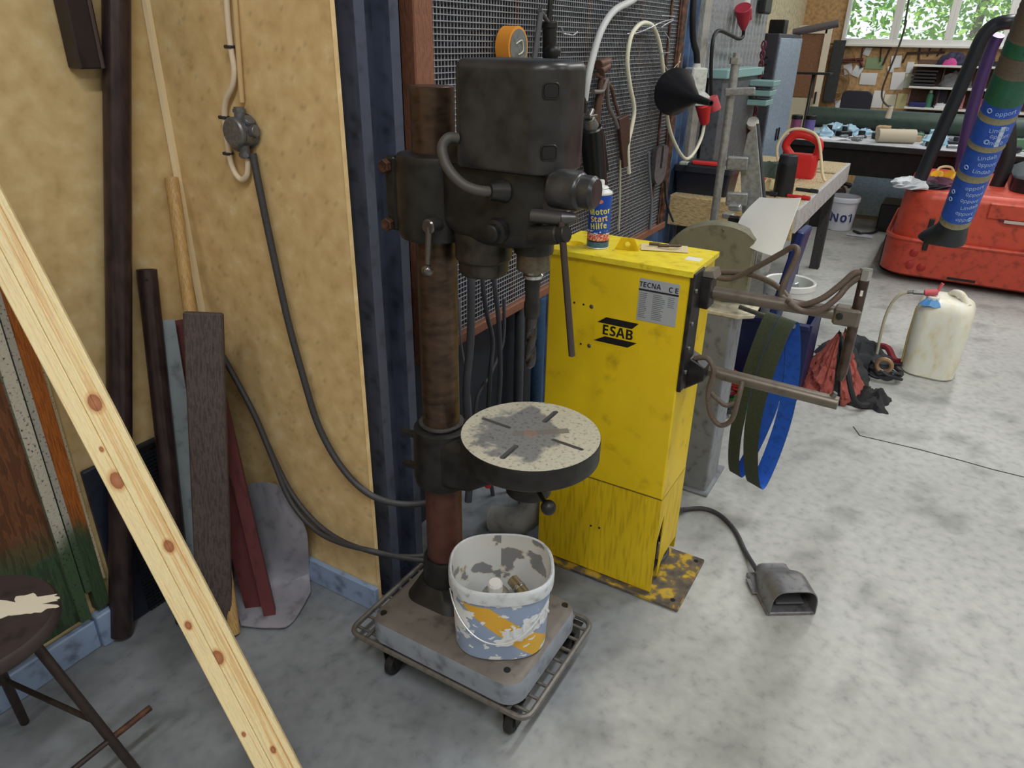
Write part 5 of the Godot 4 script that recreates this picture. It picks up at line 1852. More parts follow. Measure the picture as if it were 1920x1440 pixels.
	var lb: Vector3 = Vector3(-1.230, 1.527, -2.229)
	g.t = lean(lb, la, Vector3(0.8, 0, 0.6))
	g.box(Vector3(0, la.distance_to(lb) / 2, 0), Vector3(0.018, la.distance_to(lb), 0.01), 0.003)
	g.t = Transform3D()
	g.rod(Vector3(-1.230, 1.684, -2.257), Vector3(-1.250, 1.644, -2.364), 0.007)
	part("lever", g, mat(c8(92, 94, 100), 0.4, 0.5), gg)
	gg = thing("grease_gun", "long black grease gun hanging on the mesh left of the spray can", "grease gun", Vector3(-1.240, 1.161, -2.781))
	g = Geo.new()
	g.rod(Vector3(-1.240, 0.959, -2.852), Vector3(-1.240, 1.292, -2.725), 0.046, -1.0, 26, 0.005)
	part("barrel", g, mat(c8(22, 22, 26), 0.3), gg)
	g = Geo.new()
	g.rod(Vector3(-1.240, 1.292, -2.725), Vector3(-1.240, 1.326, -2.700), 0.032, 0.022, 20, 0.003)
	g.rod(Vector3(-1.240, 1.326, -2.700), Vector3(-1.240, 1.355, -2.725), 0.012)
	g.box(Vector3(-1.240, 1.332, -2.719), Vector3(0.03, 0.014, 0.07), 0.003)
	part("head", g, M.steel, gg)
	g = Geo.new()
	g.tube(spline([Vector3(-1.250, 1.430, -2.497), Vector3(-1.250, 1.435, -2.566), Vector3(-1.250, 1.415, -2.632), Vector3(-1.250, 1.385, -2.674), Vector3(-1.245, 1.346, -2.679)], 5), 0.009, 8)
	part("hose", g, M.black_rubber, gg)
	g = Geo.new()
	g.rod(Vector3(-1.270, 1.094, -2.979), Vector3(-1.270, 1.262, -2.888), 0.012, 0.014, 12)
	part("lever", g, M.black, gg)
	g = Geo.new()
	g.rod(Vector3(-1.285, 1.107, -2.678), Vector3(-1.285, 1.383, -2.734), 0.0085)
	solo("steel_rod", g, M.steel, "thin pale steel rod hanging on the mesh left of the long grease gun", "rod", Vector3(-1.285, 1.247, -2.709))
	# pale hoses
	g = Geo.new()
	g.tube(spline([Vector3(-1.260, 1.806, -3.258), Vector3(-1.260, 1.750, -3.105), Vector3(-1.260, 1.705, -2.922), Vector3(-1.260, 1.637, -2.812), Vector3(-1.260, 1.545, -2.748), Vector3(-1.260, 1.462, -2.713), Vector3(-1.270, 1.389, -2.716)], 6), 0.0135, 12)
	solo("grey_hose", g, mat(c8(198, 200, 202), 0.5), "thick pale grey hose curving down from the top of the mesh to the grease gun", "hose", Vector3(-1.260, 1.637, -2.812))
	g = Geo.new()
	g.tube(spline([Vector3(-1.260, 1.047, -3.221), Vector3(-1.260, 1.170, -3.180), Vector3(-1.260, 1.247, -3.206), Vector3(-1.260, 1.325, -3.219), Vector3(-1.260, 1.427, -3.145), Vector3(-1.260, 1.522, -3.094), Vector3(-1.260, 1.609, -3.109), Vector3(-1.260, 1.654, -3.175), Vector3(-1.260, 1.670, -3.264), Vector3(-1.260, 1.652, -3.373), Vector3(-1.260, 1.572, -3.479), Vector3(-1.260, 1.434, -3.573), Vector3(-1.250, 1.275, -3.634), Vector3(-1.250, 1.143, -3.775), Vector3(-1.250, 1.024, -4.000), Vector3(-1.250, 1.032, -4.157), Vector3(-1.250, 1.107, -4.274), Vector3(-1.250, 1.192, -4.297)], 6), 0.0095, 10)
	solo("white_cable", g, mat(c8(222, 220, 200), 0.5), "long white cable looped over a wire on the mesh and ending in the red plug", "cable", Vector3(-1.260, 1.665, -3.234))
	g = Geo.new()
	g.tube(spline([Vector3(-1.280, 1.625, -3.119), Vector3(-1.250, 1.630, -3.156), Vector3(-1.230, 1.652, -3.254), Vector3(-1.230, 1.675, -3.378), Vector3(-1.260, 1.694, -3.614)], 4), 0.003, 6)
	g.tube(spline([Vector3(-1.280, 1.638, -3.444), Vector3(-1.240, 1.664, -3.444), Vector3(-1.250, 1.689, -3.587)], 4), 0.003, 6)
	solo("wire_hook", g, M.wire, "bent wire hook carrying the white cable loop", "hook", Vector3(-1.280, 1.654, -3.386))
	g = Geo.new()
	g.tube(spline([Vector3(-1.260, 1.512, -3.780), Vector3(-1.250, 1.479, -3.659), Vector3(-1.250, 1.451, -3.645), Vector3(-1.250, 1.446, -3.718), Vector3(-1.250, 1.478, -3.722), Vector3(-1.260, 1.548, -3.775)], 5), 0.003, 6)
	g.tube(spline([Vector3(-1.270, 1.503, -3.572), Vector3(-1.250, 1.444, -3.640), Vector3(-1.250, 1.407, -3.684), Vector3(-1.250, 1.384, -3.637), Vector3(-1.270, 1.401, -3.627)], 5), 0.0035, 6)
	solo("wire_hook", g, mat(c8(168, 150, 120), 0.5, 0.3), "loop of wire hanging above the black funnel", "hook", Vector3(-1.260, 1.478, -3.688))
	# hand tools on the mesh
	var rusty := mat(c8(104, 76, 64), 0.55, 0.4, T.wear, 8.0)
	var t := thing("hand_tool", "rusty hammer-like hand tool hanging high on the mesh behind the grey hose", "hand tool", Vector3(-1.270, 1.417, -2.872))
	g = Geo.new()
	g.rod(Vector3(-1.270, 1.512, -2.825), Vector3(-1.270, 1.522, -2.917), 0.02, -1.0, 14, 0.003)
	g.rod(Vector3(-1.260, 1.489, -2.827), Vector3(-1.260, 1.507, -2.897), 0.016, -1.0, 14, 0.003)
	part("head", g, rusty, t)
	g = Geo.new()
	g.rod(Vector3(-1.270, 1.500, -2.868), Vector3(-1.280, 1.286, -2.848), 0.011, 0.014)
	part("handle", g, mat(c8(96, 66, 52), 0.6, 0.0, T.grain, 9.0), t)
	t = thing("tongs", "long rusty tongs hanging on the mesh left of the white cable loop", "tongs", Vector3(-1.270, 1.348, -3.005))
	g = Geo.new()
	g.tube(spline([Vector3(-1.270, 1.478, -2.811), Vector3(-1.270, 1.456, -2.886), Vector3(-1.270, 1.423, -2.968), Vector3(-1.270, 1.369, -3.012), Vector3(-1.270, 1.312, -3.070)], 5), 0.008, 8)
	part("jaw", g, rusty, t)
	g = Geo.new()
	g.tube(spline([Vector3(-1.265, 1.417, -2.779), Vector3(-1.265, 1.417, -2.872), Vector3(-1.265, 1.455, -2.907), Vector3(-1.265, 1.363, -2.935), Vector3(-1.265, 1.301, -3.014), Vector3(-1.265, 1.259, -3.057)], 5), 0.009, 8)
	part("arm", g, mat(c8(120, 112, 110), 0.45, 0.5), t)
	g = Geo.new()
	g.tube(spline([Vector3(-1.275, 1.425, -2.908), Vector3(-1.275, 1.376, -2.885), Vector3(-1.275, 1.305, -2.871), Vector3(-1.275, 1.231, -2.883)], 5), 0.008, 8)
	part("arm", g, rusty, t)
	g = Geo.new()
	var wd: Vector3 = Vector3(-1.270, 1.302, -3.119)
	var we: Vector3 = Vector3(-1.270, 1.081, -3.193)
	g.t = lean(we, wd, Vector3(0.9, 0, 0.4))
	g.prism(PackedVector2Array([Vector2(-0.018, 0), Vector2(0.02, 0), Vector2(0.034, wd.distance_to(we) * 0.8), Vector2(0.03, wd.distance_to(we)), Vector2(-0.034, wd.distance_to(we))]), -0.01, 0.01, Transform3D(), 0.003)
	solo("wooden_wedge", g, mat(c8(92, 62, 52), 0.6, 0.0, T.grain, 8.0), "brown wooden handle blade hanging under the tongs", "wedge", we)
	g = Geo.new()
	g.tube([Vector3(-1.285, 1.239, -2.976), Vector3(-1.285, 1.132, -2.989), Vector3(-1.285, 1.031, -2.984)], 0.004, 6)
	solo("steel_rod", g, M.steel, "short thin rod hanging on the mesh right of the long grease gun", "rod", Vector3(-1.285, 1.132, -2.989))
	g = Geo.new()
	g.tube([Vector3(-1.285, 1.111, -3.166), Vector3(-1.285, 0.913, -3.201), Vector3(-1.285, 0.779, -3.216)], 0.005, 6)
	solo("steel_rod", g, mat(c8(190, 186, 160), 0.5), "long thin cream rod hanging on the mesh right of the spray can", "rod", Vector3(-1.285, 0.913, -3.201))
	# slotted steel plate
	g = Geo.new()
	var sf := facing_frame(Vector3(-1.270, 1.033, -3.657), Vector3(1, 0, 0.15))
	var outl := PackedVector2Array()
	for i in 20:
		outl.append(Vector2.from_angle(PI + PI * i / 19.0) * 0.062 + Vector2(0, -0.035))
	outl.append_array([Vector2(0.062, 0.075), Vector2(0.045, 0.09), Vector2(0.012, 0.09), Vector2(0.012, -0.02), Vector2(-0.012, -0.02), Vector2(-0.012, 0.09), Vector2(-0.045, 0.085), Vector2(-0.062, 0.07)])
	g.prism(outl, -0.012, 0.012, sf, 0.002)
	solo("slotted_plate", g, mat(c8(126, 126, 130), 0.4, 0.6, T.wear, 8.0), "grey rounded steel plate with a slot hanging low at the far end of the mesh", "steel plate", sf.origin)
	g = Geo.new()
	g.tube(spline([Vector3(-1.275, 1.111, -3.497), Vector3(-1.275, 0.990, -3.545), Vector3(-1.275, 0.845, -3.617), Vector3(-1.275, 0.702, -3.634)], 5), 0.007, 8)
	solo("grey_strap", g, mat(c8(112, 116, 124), 0.6), "grey strap hanging left of the slotted plate", "strap", Vector3(-1.275, 0.990, -3.545))
	g = Geo.new()
	g.tube(spline([Vector3(-1.265, 0.933, -3.763), Vector3(-1.265, 0.844, -3.800), Vector3(-1.265, 0.759, -3.880), Vector3(-1.265, 0.681, -3.977)], 5), 0.006, 8)
	solo("black_strap", g, M.black, "black strap hanging from the far corner of the mesh screen", "strap", Vector3(-1.265, 0.844, -3.800))
	# stray wires bent out of the mesh
	for w in [[[Vector3(-1.280, 1.637, -2.514), Vector3(-1.260, 1.618, -2.489), Vector3(-1.250, 1.614, -2.549), Vector3(-1.250, 1.625, -2.582)], "small bent wire sticking out of the mesh above the motor cover"], [[Vector3(-1.280, 1.699, -3.495), Vector3(-1.250, 1.702, -3.425), Vector3(-1.250, 1.705, -3.604)], "straight wire end sticking out at the top far end of the mesh"], [[Vector3(-1.280, 1.639, -3.571), Vector3(-1.250, 1.613, -3.553), Vector3(-1.250, 1.554, -3.588), Vector3(-1.250, 1.550, -3.473)], "hooked wire end right of the white cable loop"]]:
		g = Geo.new()
		g.tube(w[0], 0.0025, 6)
		solo("stray_wire", g, M.wire, w[1], "wire", w[0][0], "stray wires on the mesh screen")
	# black funnel
	var fp: Vector3 = Vector3(-1.200, 1.385, -3.562)
	var ft: Vector3 = Vector3(-0.950, 1.360, -3.328)
	var fn := thing("funnel", "black plastic funnel hanging sideways below the wire loop beside the white socket", "funnel", fp)
	g = Geo.new()
	var fl := fp.distance_to(ft)
	g.lathe([[0.1, 0.0], [0.107, 0.004], [0.106, 0.012], [0.094, 0.03], [0.02, fl * 0.62], [0.012, fl], [0.008, fl], [0.016, fl * 0.62], [0.09, 0.03], [0.097, 0.006], [0.1, 0.0]], Transform3D(Geo.aim(fp, ft).basis, fp), 36, false)
	part("cone", g, mat(c8(26, 27, 32), 0.3), fn)
	g = Geo.new()
	g.box(fp + Vector3(0.09, 0.03, 0.07), Vector3(0.012, 0.03, 0.018), 0.002)
	part("label", g, mat(c8(226, 222, 190), 0.5), fn, "small pale label")
	# socket outlets
	var sb: Vector3 = Vector3(-1.310, 1.389, -4.219)
	var so := thing("power_socket", "weathered white socket box with red plug on the pale batten", "socket", sb)
	g = Geo.new()
	g.t = Transform3D(Basis(Vector3.UP, 0.9), sb)
	g.box(Vector3(0, 0.01, 0), Vector3(0.1, 0.15, 0.09), 0.008)
	g.t = Transform3D(Basis(Vector3.UP, 0.9) * Basis(Vector3.RIGHT, 0.35), sb + Vector3(0.04, -0.07, 0.02))
	g.box(Vector3.ZERO, Vector3(0.09, 0.06, 0.08), 0.008)
	g.t = Transform3D()
	g.rod(sb + Vector3(0, 0.08, 0), sb + Vector3(0, 0.105, 0), 0.024, 0.02)
	part("housing", g, mat(c8(214, 216, 212), 0.5, 0.0, T.wear, 6.0), so)
	g = Geo.new()
	g.rod(Vector3(-1.250, 1.298, -4.220), Vector3(-1.250, 1.186, -4.300), 0.046, 0.026, 20, 0.003)
	part("plug", g, mat(c8(210, 40, 44), 0.4), so, "red plug")
	g = Geo.new()
	g.rod(Vector3(-1.240, 1.320, -4.349), Vector3(-1.220, 1.251, -4.377), 0.03, 0.034, 16, 0.003)
	part("flap", g, mat(c8(196, 84, 92), 0.45), so, "faded red flap")
	g = Geo.new()
	g.tube(spline([Vector3(-1.330, 1.868, -4.093), Vector3(-1.320, 1.721, -4.086), Vector3(-1.320, 1.609, -4.141), Vector3(-1.310, 1.545, -4.192), Vector3(-1.310, 1.470, -4.233)], 6), 0.017, 10)
	solo("black_cable", g, M.black_rubber, "thick black cable running down the blue sheet into the white socket", "cable", Vector3(-1.320, 1.609, -4.141))
	g = Geo.new()
	g.tube(spline([Vector3(-1.290, 1.239, -4.546), Vector3(-1.290, 1.461, -4.431), Vector3(-1.290, 1.598, -4.397), Vector3(-1.310, 1.648, -4.504), Vector3(-1.300, 1.660, -4.571), Vector3(-1.290, 1.640, -4.749), Vector3(-1.290, 1.622, -4.942), Vector3(-1.290, 1.637, -5.035), Vector3(-1.290, 1.676, -5.025)], 6), 0.011, 10)
	g.tube(spline([Vector3(-1.330, 1.279, -4.597), Vector3(-1.330, 1.056, -4.689), Vector3(-1.330, 0.885, -4.767)], 4), 0.007, 8)
	solo("black_cable", g, M.black_rubber, "black cable rising from the socket and bending over to the upper red plug", "cable", Vector3(-1.310, 1.648, -4.504))
	so = thing("power_plug", "faded red plug in a white socket high on the grey corrugated sheet", "plug", Vector3(-1.300, 1.749, -4.993))
	g = Geo.new()
	g.rod(Vector3(-1.290, 1.794, -4.940), Vector3(-1.290, 1.714, -5.001), 0.05, 0.036, 20, 0.003)
	g.rod(Vector3(-1.290, 1.714, -5.001), Vector3(-1.290, 1.673, -5.026), 0.034, 0.014, 20, 0.002)
	part("plug_body", g, mat(c8(168, 36, 62), 0.45), so)
	g = Geo.new()
	g.rod(Vector3(-1.270, 1.802, -5.009), Vector3(-1.270, 1.734, -5.079), 0.014, 0.01, 12)
	part("flap", g, mat(c8(190, 60, 84), 0.45), so)
	g = Geo.new()
	g.box(Vector3(-1.340, 1.834, -5.073), Vector3(0.09, 0.12, 0.11), 0.01)
	part("socket_box", g, mat(c8(206, 208, 206), 0.5), so)
	# dark things at the end of the grey sheet
	g = Geo.new()
	g.box(Vector3(-1.330, 1.841, -5.665), Vector3(0.05, 0.12, 0.2), 0.01)
	solo("dark_box", g, M.black, "dark box high at the end of the grey corrugated sheet", "box", Vector3(-1.330, 1.841, -5.665))

func build_middle() -> void:
	# belt grinder behind the welder
	var grey := mat(c8(142, 146, 152), 0.5, 0.1, T.wear, 3.0)
	var olive := mat(c8(134, 132, 112), 0.5, 0.1, T.wear, 3.0)
	var alu := mat(c8(186, 188, 188), 0.4, 0.6, T.galv, 5.0)
	var o := thing("belt_grinder", "grey pedestal belt grinder with tall clamp post behind the yellow welder", "grinder", Vector3(-0.565, 0, -2.53))
	var g := Geo.new()
	g.box(Vector3(-0.58, 0.006, -2.53), Vector3(0.15, 0.012, 0.25), 0.003)
	part("base_plate", g, grey, o)
	g = Geo.new()
	g.prism(rrect(0.096, 0.17, 0.008, 3), 0.012, 0.74, Transform3D(Basis(Vector3(1, 0, 0), Vector3(0, 0, -1), Vector3(0, 1, 0)), Vector3(-0.567, 0, -2.51)), 0.0)
	part("pedestal", g, grey, o)
	g = Geo.new()
	g.prism(PackedVector2Array([Vector2(-0.66, -0.14), Vector2(-0.5, -0.14), Vector2(-0.455, -0.1), Vector2(-0.465, 0.03), Vector2(-0.51, 0.06), Vector2(-0.66, 0.06)]), 0.735, 0.75, Transform3D(Basis(Vector3(1, 0, 0), Vector3(0, 0, -1), Vector3(0, 1, 0)), Vector3(0, 0, -2.56)), 0.003)
	part("rest_plate", g, mat(c8(214, 206, 180), 0.55, 0.0, T.wear, 4.0), o, "cream rest plate")
	g = Geo.new()
	var prof := PackedVector2Array([Vector2(0.14, -0.17), Vector2(0.14, 0.02)])
	for i in 15:
		prof.append(Vector2.from_angle(deg_to_rad(lerpf(62, 168, i / 14.0))) * Vector2(0.185, 0.145) + Vector2(0.02, -0.085))
	prof.append(Vector2(-0.16, -0.17))
	g.prism(prof, -0.03, 0.03, Transform3D(Basis(Vector3.UP, 0.1), Vector3(-0.632, 0.99, -2.47)), 0.006)
	var guard := part("wheel_guard", g, olive, o, "olive grey rounded wheel guard")
	part("bolt", ring_of_bolts(Vector3(-0.72, 1.0, -2.437), Vector3(0, 0, 1), 0.005, 0.003), M.steel, guard)
	part("bolt", ring_of_bolts(Vector3(-0.6, 1.03, -2.44), Vector3(0, 0, 1), 0.005, 0.003), M.steel, guard)
	g = Geo.new()
	var mx := Transform3D(Basis(Vector3.FORWARD, PI / 2), Vector3(-0.6, 0.92, -2.62))
	g.lathe([[0.05, 0.0], [0.085, 0.004], [0.09, 0.02], [0.09, 0.03], [0.078, 0.04], [0.078, 0.12], [0.06, 0.135]], mx, 32)
	part("motor", g, alu, o)
	for k in 3:
		g = Geo.new()
		g.lathe([[0.079, 0.045 + k * 0.025], [0.087, 0.047 + k * 0.025], [0.087, 0.054 + k * 0.025], [0.079, 0.056 + k * 0.025]], mx, 32, false)
		part("cooling_fin", g, alu, o)
	g = Geo.new()
	g.rod(Vector3(-0.567, 0.74, -2.58), Vector3(-0.567, 0.9, -2.6), 0.045, 0.05, 20)
	part("neck", g, grey, o)
	# post with clamps
	var pt: Vector3 = Vector3(-0.704, 1.559, -2.700)
	g = Geo.new()
	g.rod(Vector3(pt.x, 0.86, pt.z), Vector3(pt.x, pt.y - 0.02, pt.z), 0.0145, -1.0, 16)
	var post := part("clamp_post", g, alu, o)
	g = Geo.new()
	g.rod(Vector3(pt.x, pt.y - 0.025, pt.z), Vector3(pt.x, pt.y - 0.005, pt.z), 0.022, -1.0, 6)
	g.rod(Vector3(pt.x, pt.y - 0.005, pt.z), Vector3(pt.x, pt.y + 0.01, pt.z), 0.012, -1.0, 12)
	part("post_nut", g, alu, post)
	for e in [[Vector3(-0.681, 1.448, -2.690), Vector3(0.1, 0.026, 0.04), 0.15], [Vector3(-0.652, 1.214, -2.680), Vector3(0.072, 0.045, 0.03), 0.05], [Vector3(-0.635, 1.091, -2.680), Vector3(0.074, 0.045, 0.03), 0.05]]:
		g = Geo.new()
		g.t = Transform3D(Basis(Vector3.BACK, e[2] * 0.5) * Basis(Vector3.UP, 0.2), e[0])
		g.box(Vector3(0.008, 0, 0), e[1], 0.004)
		g.rod(Vector3(-0.018, 0, e[1].z / 2), Vector3(-0.018, 0, e[1].z / 2 + 0.004), 0.006, -1.0, 10)
		g.rod(Vector3(0.028, 0, e[1].z / 2), Vector3(0.028, 0, e[1].z / 2 + 0.004), 0.006, -1.0, 10)
		part("clamp", g, mat(c8(158, 160, 160), 0.45, 0.5, T.galv, 6.0), post)
	g = Geo.new()
	var pa: Vector3 = Vector3(-0.632, 1.313, -2.720)
	var pb: Vector3 = Vector3(-0.607, 1.340, -2.720)
	var pc: Vector3 = Vector3(-0.532, 1.044, -2.720)
	var pd: Vector3 = Vector3(-0.608, 1.035, -2.720)
	var pe: Vector3 = Vector3(-0.641, 1.203, -2.720)
	g.prism(PackedVector2Array([Vector2(pa.x, pa.y), Vector2(pe.x, pe.y), Vector2(pd.x, pd.y), Vector2(pc.x, pc.y), Vector2(pb.x, pb.y)]), -2.73, -2.716, Transform3D(), 0.002)
	part("platen", g, mat(c8(170, 174, 176), 0.4, 0.4, T.galv, 4.0), post, "flat grey platen")
	g = Geo.new()
	g.tube([Vector3(-0.605, 1.346, -2.730), Vector3(-0.527, 1.043, -2.730)], 0.006, 6)
	part("platen_edge", g, mat(c8(70, 72, 76), 0.5), post)
	for e in [[1372, 388, 0.02], [1388, 400, 0.018], [1368, 408, 0.022], [1383, 420, 0.024], [1370, 432, 0.02], [1360, 446, 0.022]]:
		pass
	var bits := [Vector3(-0.623, 1.063, -2.660), Vector3(-0.633, 1.042, -2.620), Vector3(-0.603, 1.034, -2.600), Vector3(-0.616, 1.006, -2.580), Vector3(-0.593, 0.991, -2.560), Vector3(-0.613, 0.969, -2.560)]
	for i in bits.size():
		g = Geo.new()
		if i % 2 == 0:
			g.rod(bits[i] - Vector3(0.02, 0, 0), bits[i] + Vector3(0.022, 0.004, 0.01), 0.013, -1.0, 6, 0.002)
		else:
			g.box(bits[i], Vector3(0.04, 0.02, 0.03), 0.004)
		part("tension_bolt", g, M.dark_metal if i % 3 == 2 else alu, o)
	# white screen plate
	var ws := [Vector3(-0.578, 0.986, -2.520), Vector3(-0.400, 0.974, -2.400), Vector3(-0.382, 1.154, -2.500), Vector3(-0.536, 1.117, -2.620)]
	g = Geo.new()
	g.sheet(12, 12, func(s: float, t: float) -> Vector3:
		var p: Vector3 = ws[0].lerp(ws[1], s).lerp(ws[3].lerp(ws[2], s), t)
		var c := (s - 0.5) * (t - 0.5)
		return p + Vector3(0.02 * (s - 0.5) * sin(PI * t) - 0.01 * sin(PI * t), 0.0, 0.02 * sin(PI * s) + 0.02 * c), 0.003)
	solo("screen_plate", g, mat(c8(246, 247, 244), 0.35), "curved white plastic screen leaning over the belt grinder", "screen", ws[0])
	# sanding belts hanging on the grinder's peg
	var bo := Vector3(-0.372, 0.79, -2.33)
	var uu := Vector3(0.42, 0, -0.907)
	var ww := Vector3(0.907, 0, 0.42)
	g = Geo.new()
	g.rod(bo + ww * -0.16 + Vector3(0, -0.012, 0) + uu * 0.035, bo + ww * 0.06 + Vector3(0, -0.012, 0) + uu * 0.035, 0.008, -1.0, 12)
	part("belt_peg", g, M.steel, o)
	var green := mat(c8(74, 84, 66), 0.8, 0.0, T.fine, 6.0)
	var blue := mat(c8(52, 112, 214), 0.6, 0.0, T.wear, 5.0)
	for k in 2:
		var path := []
		var n := 56
		for i in n:
			var a := TAU * i / n
			var y := -0.315 + 0.32 * cos(a)
			var x := sin(a)
			var wide := 0.055 + 0.035 * sin(PI * clampf((y + 0.66) / 0.66, 0.0, 1.0))
			path.append(Vector2(x * wide + 0.035, y))
		var bt := thing("sanding_belt", ["green sanding belt with blue inside hanging left below the welder arms", "green sanding belt with blue inside hanging right below the welder arms"][k], "sanding belt", bo, "sanding belts on the grinder peg")
		var off := -0.048 if k == 0 else 0.004
		var wid := 0.05 if k == 0 else 0.062
		for layer in 2:
			g = Geo.new()
			for i in n:
				var q := []
				for e in [[i, 0.0], [(i + 1) % n, 0.0], [(i + 1) % n, 1.0], [i, 1.0]]:
					var p: Vector2 = path[e[0]]
					var nx: Vector2 = path[(e[0] + 1) % n] - path[(e[0] - 1 + n) % n]
					var outw := Vector2(-nx.y, nx.x).normalized() * -1.0
					p += outw * (-0.0012 if layer == 0 else 0.0)
					var low := clampf((-p.y - 0.35) / 0.3, 0.0, 1.0)
					var sh := off + (-0.03 * low if k == 0 else 0.0)
					q.append(bo + uu * p.x + Vector3(0, p.y, 0) + ww * (sh + float(e[1]) * wid))
				if layer == 0:
					g.quad(q[0], q[1], q[2], q[3])
				else:
					g.quad(q[3], q[2], q[1], q[0])
			part(["grit_side", "cloth_backing"][layer], g, green if layer == 0 else blue, bt, ["dark green grit outside", "blue cloth inside"][layer])
	# blue bar leaning by the post
	g = Geo.new()
	var ba: Vector3 = Vector3(-0.766, 0.939, -2.950)
	var bb: Vector3 = Vector3(-0.727, 1.427, -2.800)
	var bc := bb.lerp(ba, (bb.y - 0.008) / (bb.y - ba.y))
	g.rod(bc, bb, 0.0115, -1.0, 6)
	solo("blue_bar", g, mat(c8(70, 96, 150), 0.45, 0.1, T.wear, 5.0), "slim blue bar leaning left of the grinder's clamp post", "bar", bc)
	# work bench along the side wall
	var wb := thing("work_bench", "pale wooden work bench along the side wall beyond the mesh screen", "work bench", Vector3(-1.0, 0, -5.1))
	var pale := mat(c8(222, 200, 156), 0.6, 0.0, T.grain, Vector3(12, 12, 1.5))
	for k in 4:
		g = Geo.new()
		g.box(Vector3(-1.258 + k * 0.176, 0.785, -5.11), Vector3(0.172, 0.03, 1.98), 0.003)
		part("top_board", g, pale, wb)
	g = Geo.new()
	g.box(Vector3(-0.993, 0.715, -4.125), Vector3(0.70, 0.17, 0.035), 0.004)
	part("front_apron", g, mat(c8(224, 196, 142), 0.55, 0.0, T.grain, Vector3(2, 14, 14)), wb, "light pine apron plank")
	g = Geo.new()
	g.box(Vector3(-0.638, 0.735, -5.11), Vector3(0.022, 0.13, 1.98), 0.003)
	part("side_apron", g, mat(c8(196, 196, 196), 0.55, 0.0, T.wear, 3.0), wb, "grey painted side apron")
	for p in [[-1.28, -4.25], [-0.72, -4.9], [-0.72, -6.0], [-1.28, -6.0]]:
		g = Geo.new()
		g.box(Vector3(p[0], 0.365, p[1]), Vector3(0.07, 0.73, 0.07), 0.004)
		part("leg", g, mat(c8(70, 66, 66), 0.7, 0.0, T.grain, 6.0), wb)
	# toolbox
	var tb := thing("toolbox", "black plastic toolbox with red handle on the near end of the wooden bench", "toolbox", Vector3(-1.2, 0.8, -4.32))
	g = Geo.new()
	g.loft([flat_ring(rrect(0.3, 0.2, 0.015, 3), 0.8, Vector3(-1.2, 0, -4.31)), flat_ring(rrect(0.325, 0.22, 0.018, 3), 0.93, Vector3(-1.2, 0, -4.31))])
	part("box_body", g, mat(c8(30, 32, 44), 0.4), tb)
	g = Geo.new()
	g.loft([flat_ring(rrect(0.34, 0.235, 0.02, 3), 0.925, Vector3(-1.2, 0, -4.31)), flat_ring(rrect(0.34, 0.235, 0.02, 3), 0.955, Vector3(-1.2, 0, -4.31)), flat_ring(rrect(0.3, 0.19, 0.02, 3), 0.972, Vector3(-1.2, 0, -4.31))])
	part("box_lid", g, mat(c8(44, 46, 54), 0.4), tb)
	g = Geo.new()
	g.box(Vector3(-1.19, 0.975, -4.22), Vector3(0.16, 0.026, 0.03), 0.008)
	part("handle", g, mat(c8(214, 60, 58), 0.4), tb, "red handle")
	for e in [[-1.315, 0.965], [-1.07, 0.962]]:
		g = Geo.new()
		g.box(Vector3(e[0], e[1], -4.22), Vector3(0.05, 0.02, 0.05), 0.005)
		part("latch", g, mat(c8(180, 192, 180), 0.45), tb)
	# red jug with pale cable, black bottle and odds on the bench
	var jp := Vector3(-0.84, 0.8, -5.2)
	var jg := thing("jug", "red plastic jug with an open handle on the wooden bench", "jug", jp)
	g = Geo.new()
	var jr := []
	for e in [[0.0, 0.075, 0.05], [0.02, 0.085, 0.056], [0.12, 0.085, 0.056], [0.15, 0.075, 0.05]]:
		jr.append(flat_ring(rrect(e[1] * 2, e[2] * 2, 0.03, 4), 0.8 + e[0], Vector3(jp.x + 0.02, 0, jp.z)))
	g.loft(jr)
	g.tube(spline([jp + Vector3(-0.05, 0.12, 0), jp + Vector3(-0.11, 0.19, 0), jp + Vector3(-0.07, 0.26, 0), jp + Vector3(0.02, 0.262, 0), jp + Vector3(0.095, 0.22, 0), jp + Vector3(0.09, 0.13, 0)], 5), 0.026, 12)
	part("jug_body", g, mat(c8(212, 42, 44), 0.4), jg)
	g = Geo.new()
	g.tube(spline([jp + Vector3(-0.13, 0.1, 0.07), jp + Vector3(-0.15, 0.2, 0.06), jp + Vector3(-0.1, 0.29, 0.03), jp + Vector3(0.0, 0.3, 0.02), jp + Vector3(0.09, 0.25, 0.04), jp + Vector3(0.16, 0.06, 0.1), jp + Vector3(0.19, 0.01, 0.12)], 6), 0.009, 8)
	solo("pale_cable", g, mat(c8(222, 208, 170), 0.5), "pale cable arching over the red jug on the bench", "cable", jp + Vector3(0, 0.3, 0))
	var bp := Vector3(-0.79, 0.8, -4.48)
	var bo2 := thing("bottle", "black ribbed bottle standing on the bench in front of the red jug", "bottle", bp)
	g = Geo.new()
	g.lathe([[0.05, 0.0], [0.056, 0.004], [0.054, 0.17], [0.05, 0.185]], Transform3D(Basis(), bp), 24)
	part("bottle_body", g, mat(c8(26, 28, 32), 0.35), bo2)
	g = Geo.new()
	g.lathe([[0.052, 0.183], [0.053, 0.19], [0.049, 0.225], [0.044, 0.23]], Transform3D(Basis(), bp), 24)
	part("cap", g, mat(c8(36, 38, 46), 0.5), bo2)
	var clutter := [
		["screwdriver", "red and black screwdriver lying on the bench beside the black bottle", Vector3(-0.68, 0.812, -4.42), c8(200, 40, 44)],
		["gas_lighter", "dark stubby tool lying on the bench left of the black bottle", Vector3(-0.86, 0.815, -4.42), c8(40, 40, 44)],
		["marker_pen", "dark pen lying on the bench behind the screwdriver", Vector3(-0.68, 0.81, -4.68), c8(34, 40, 44)]]
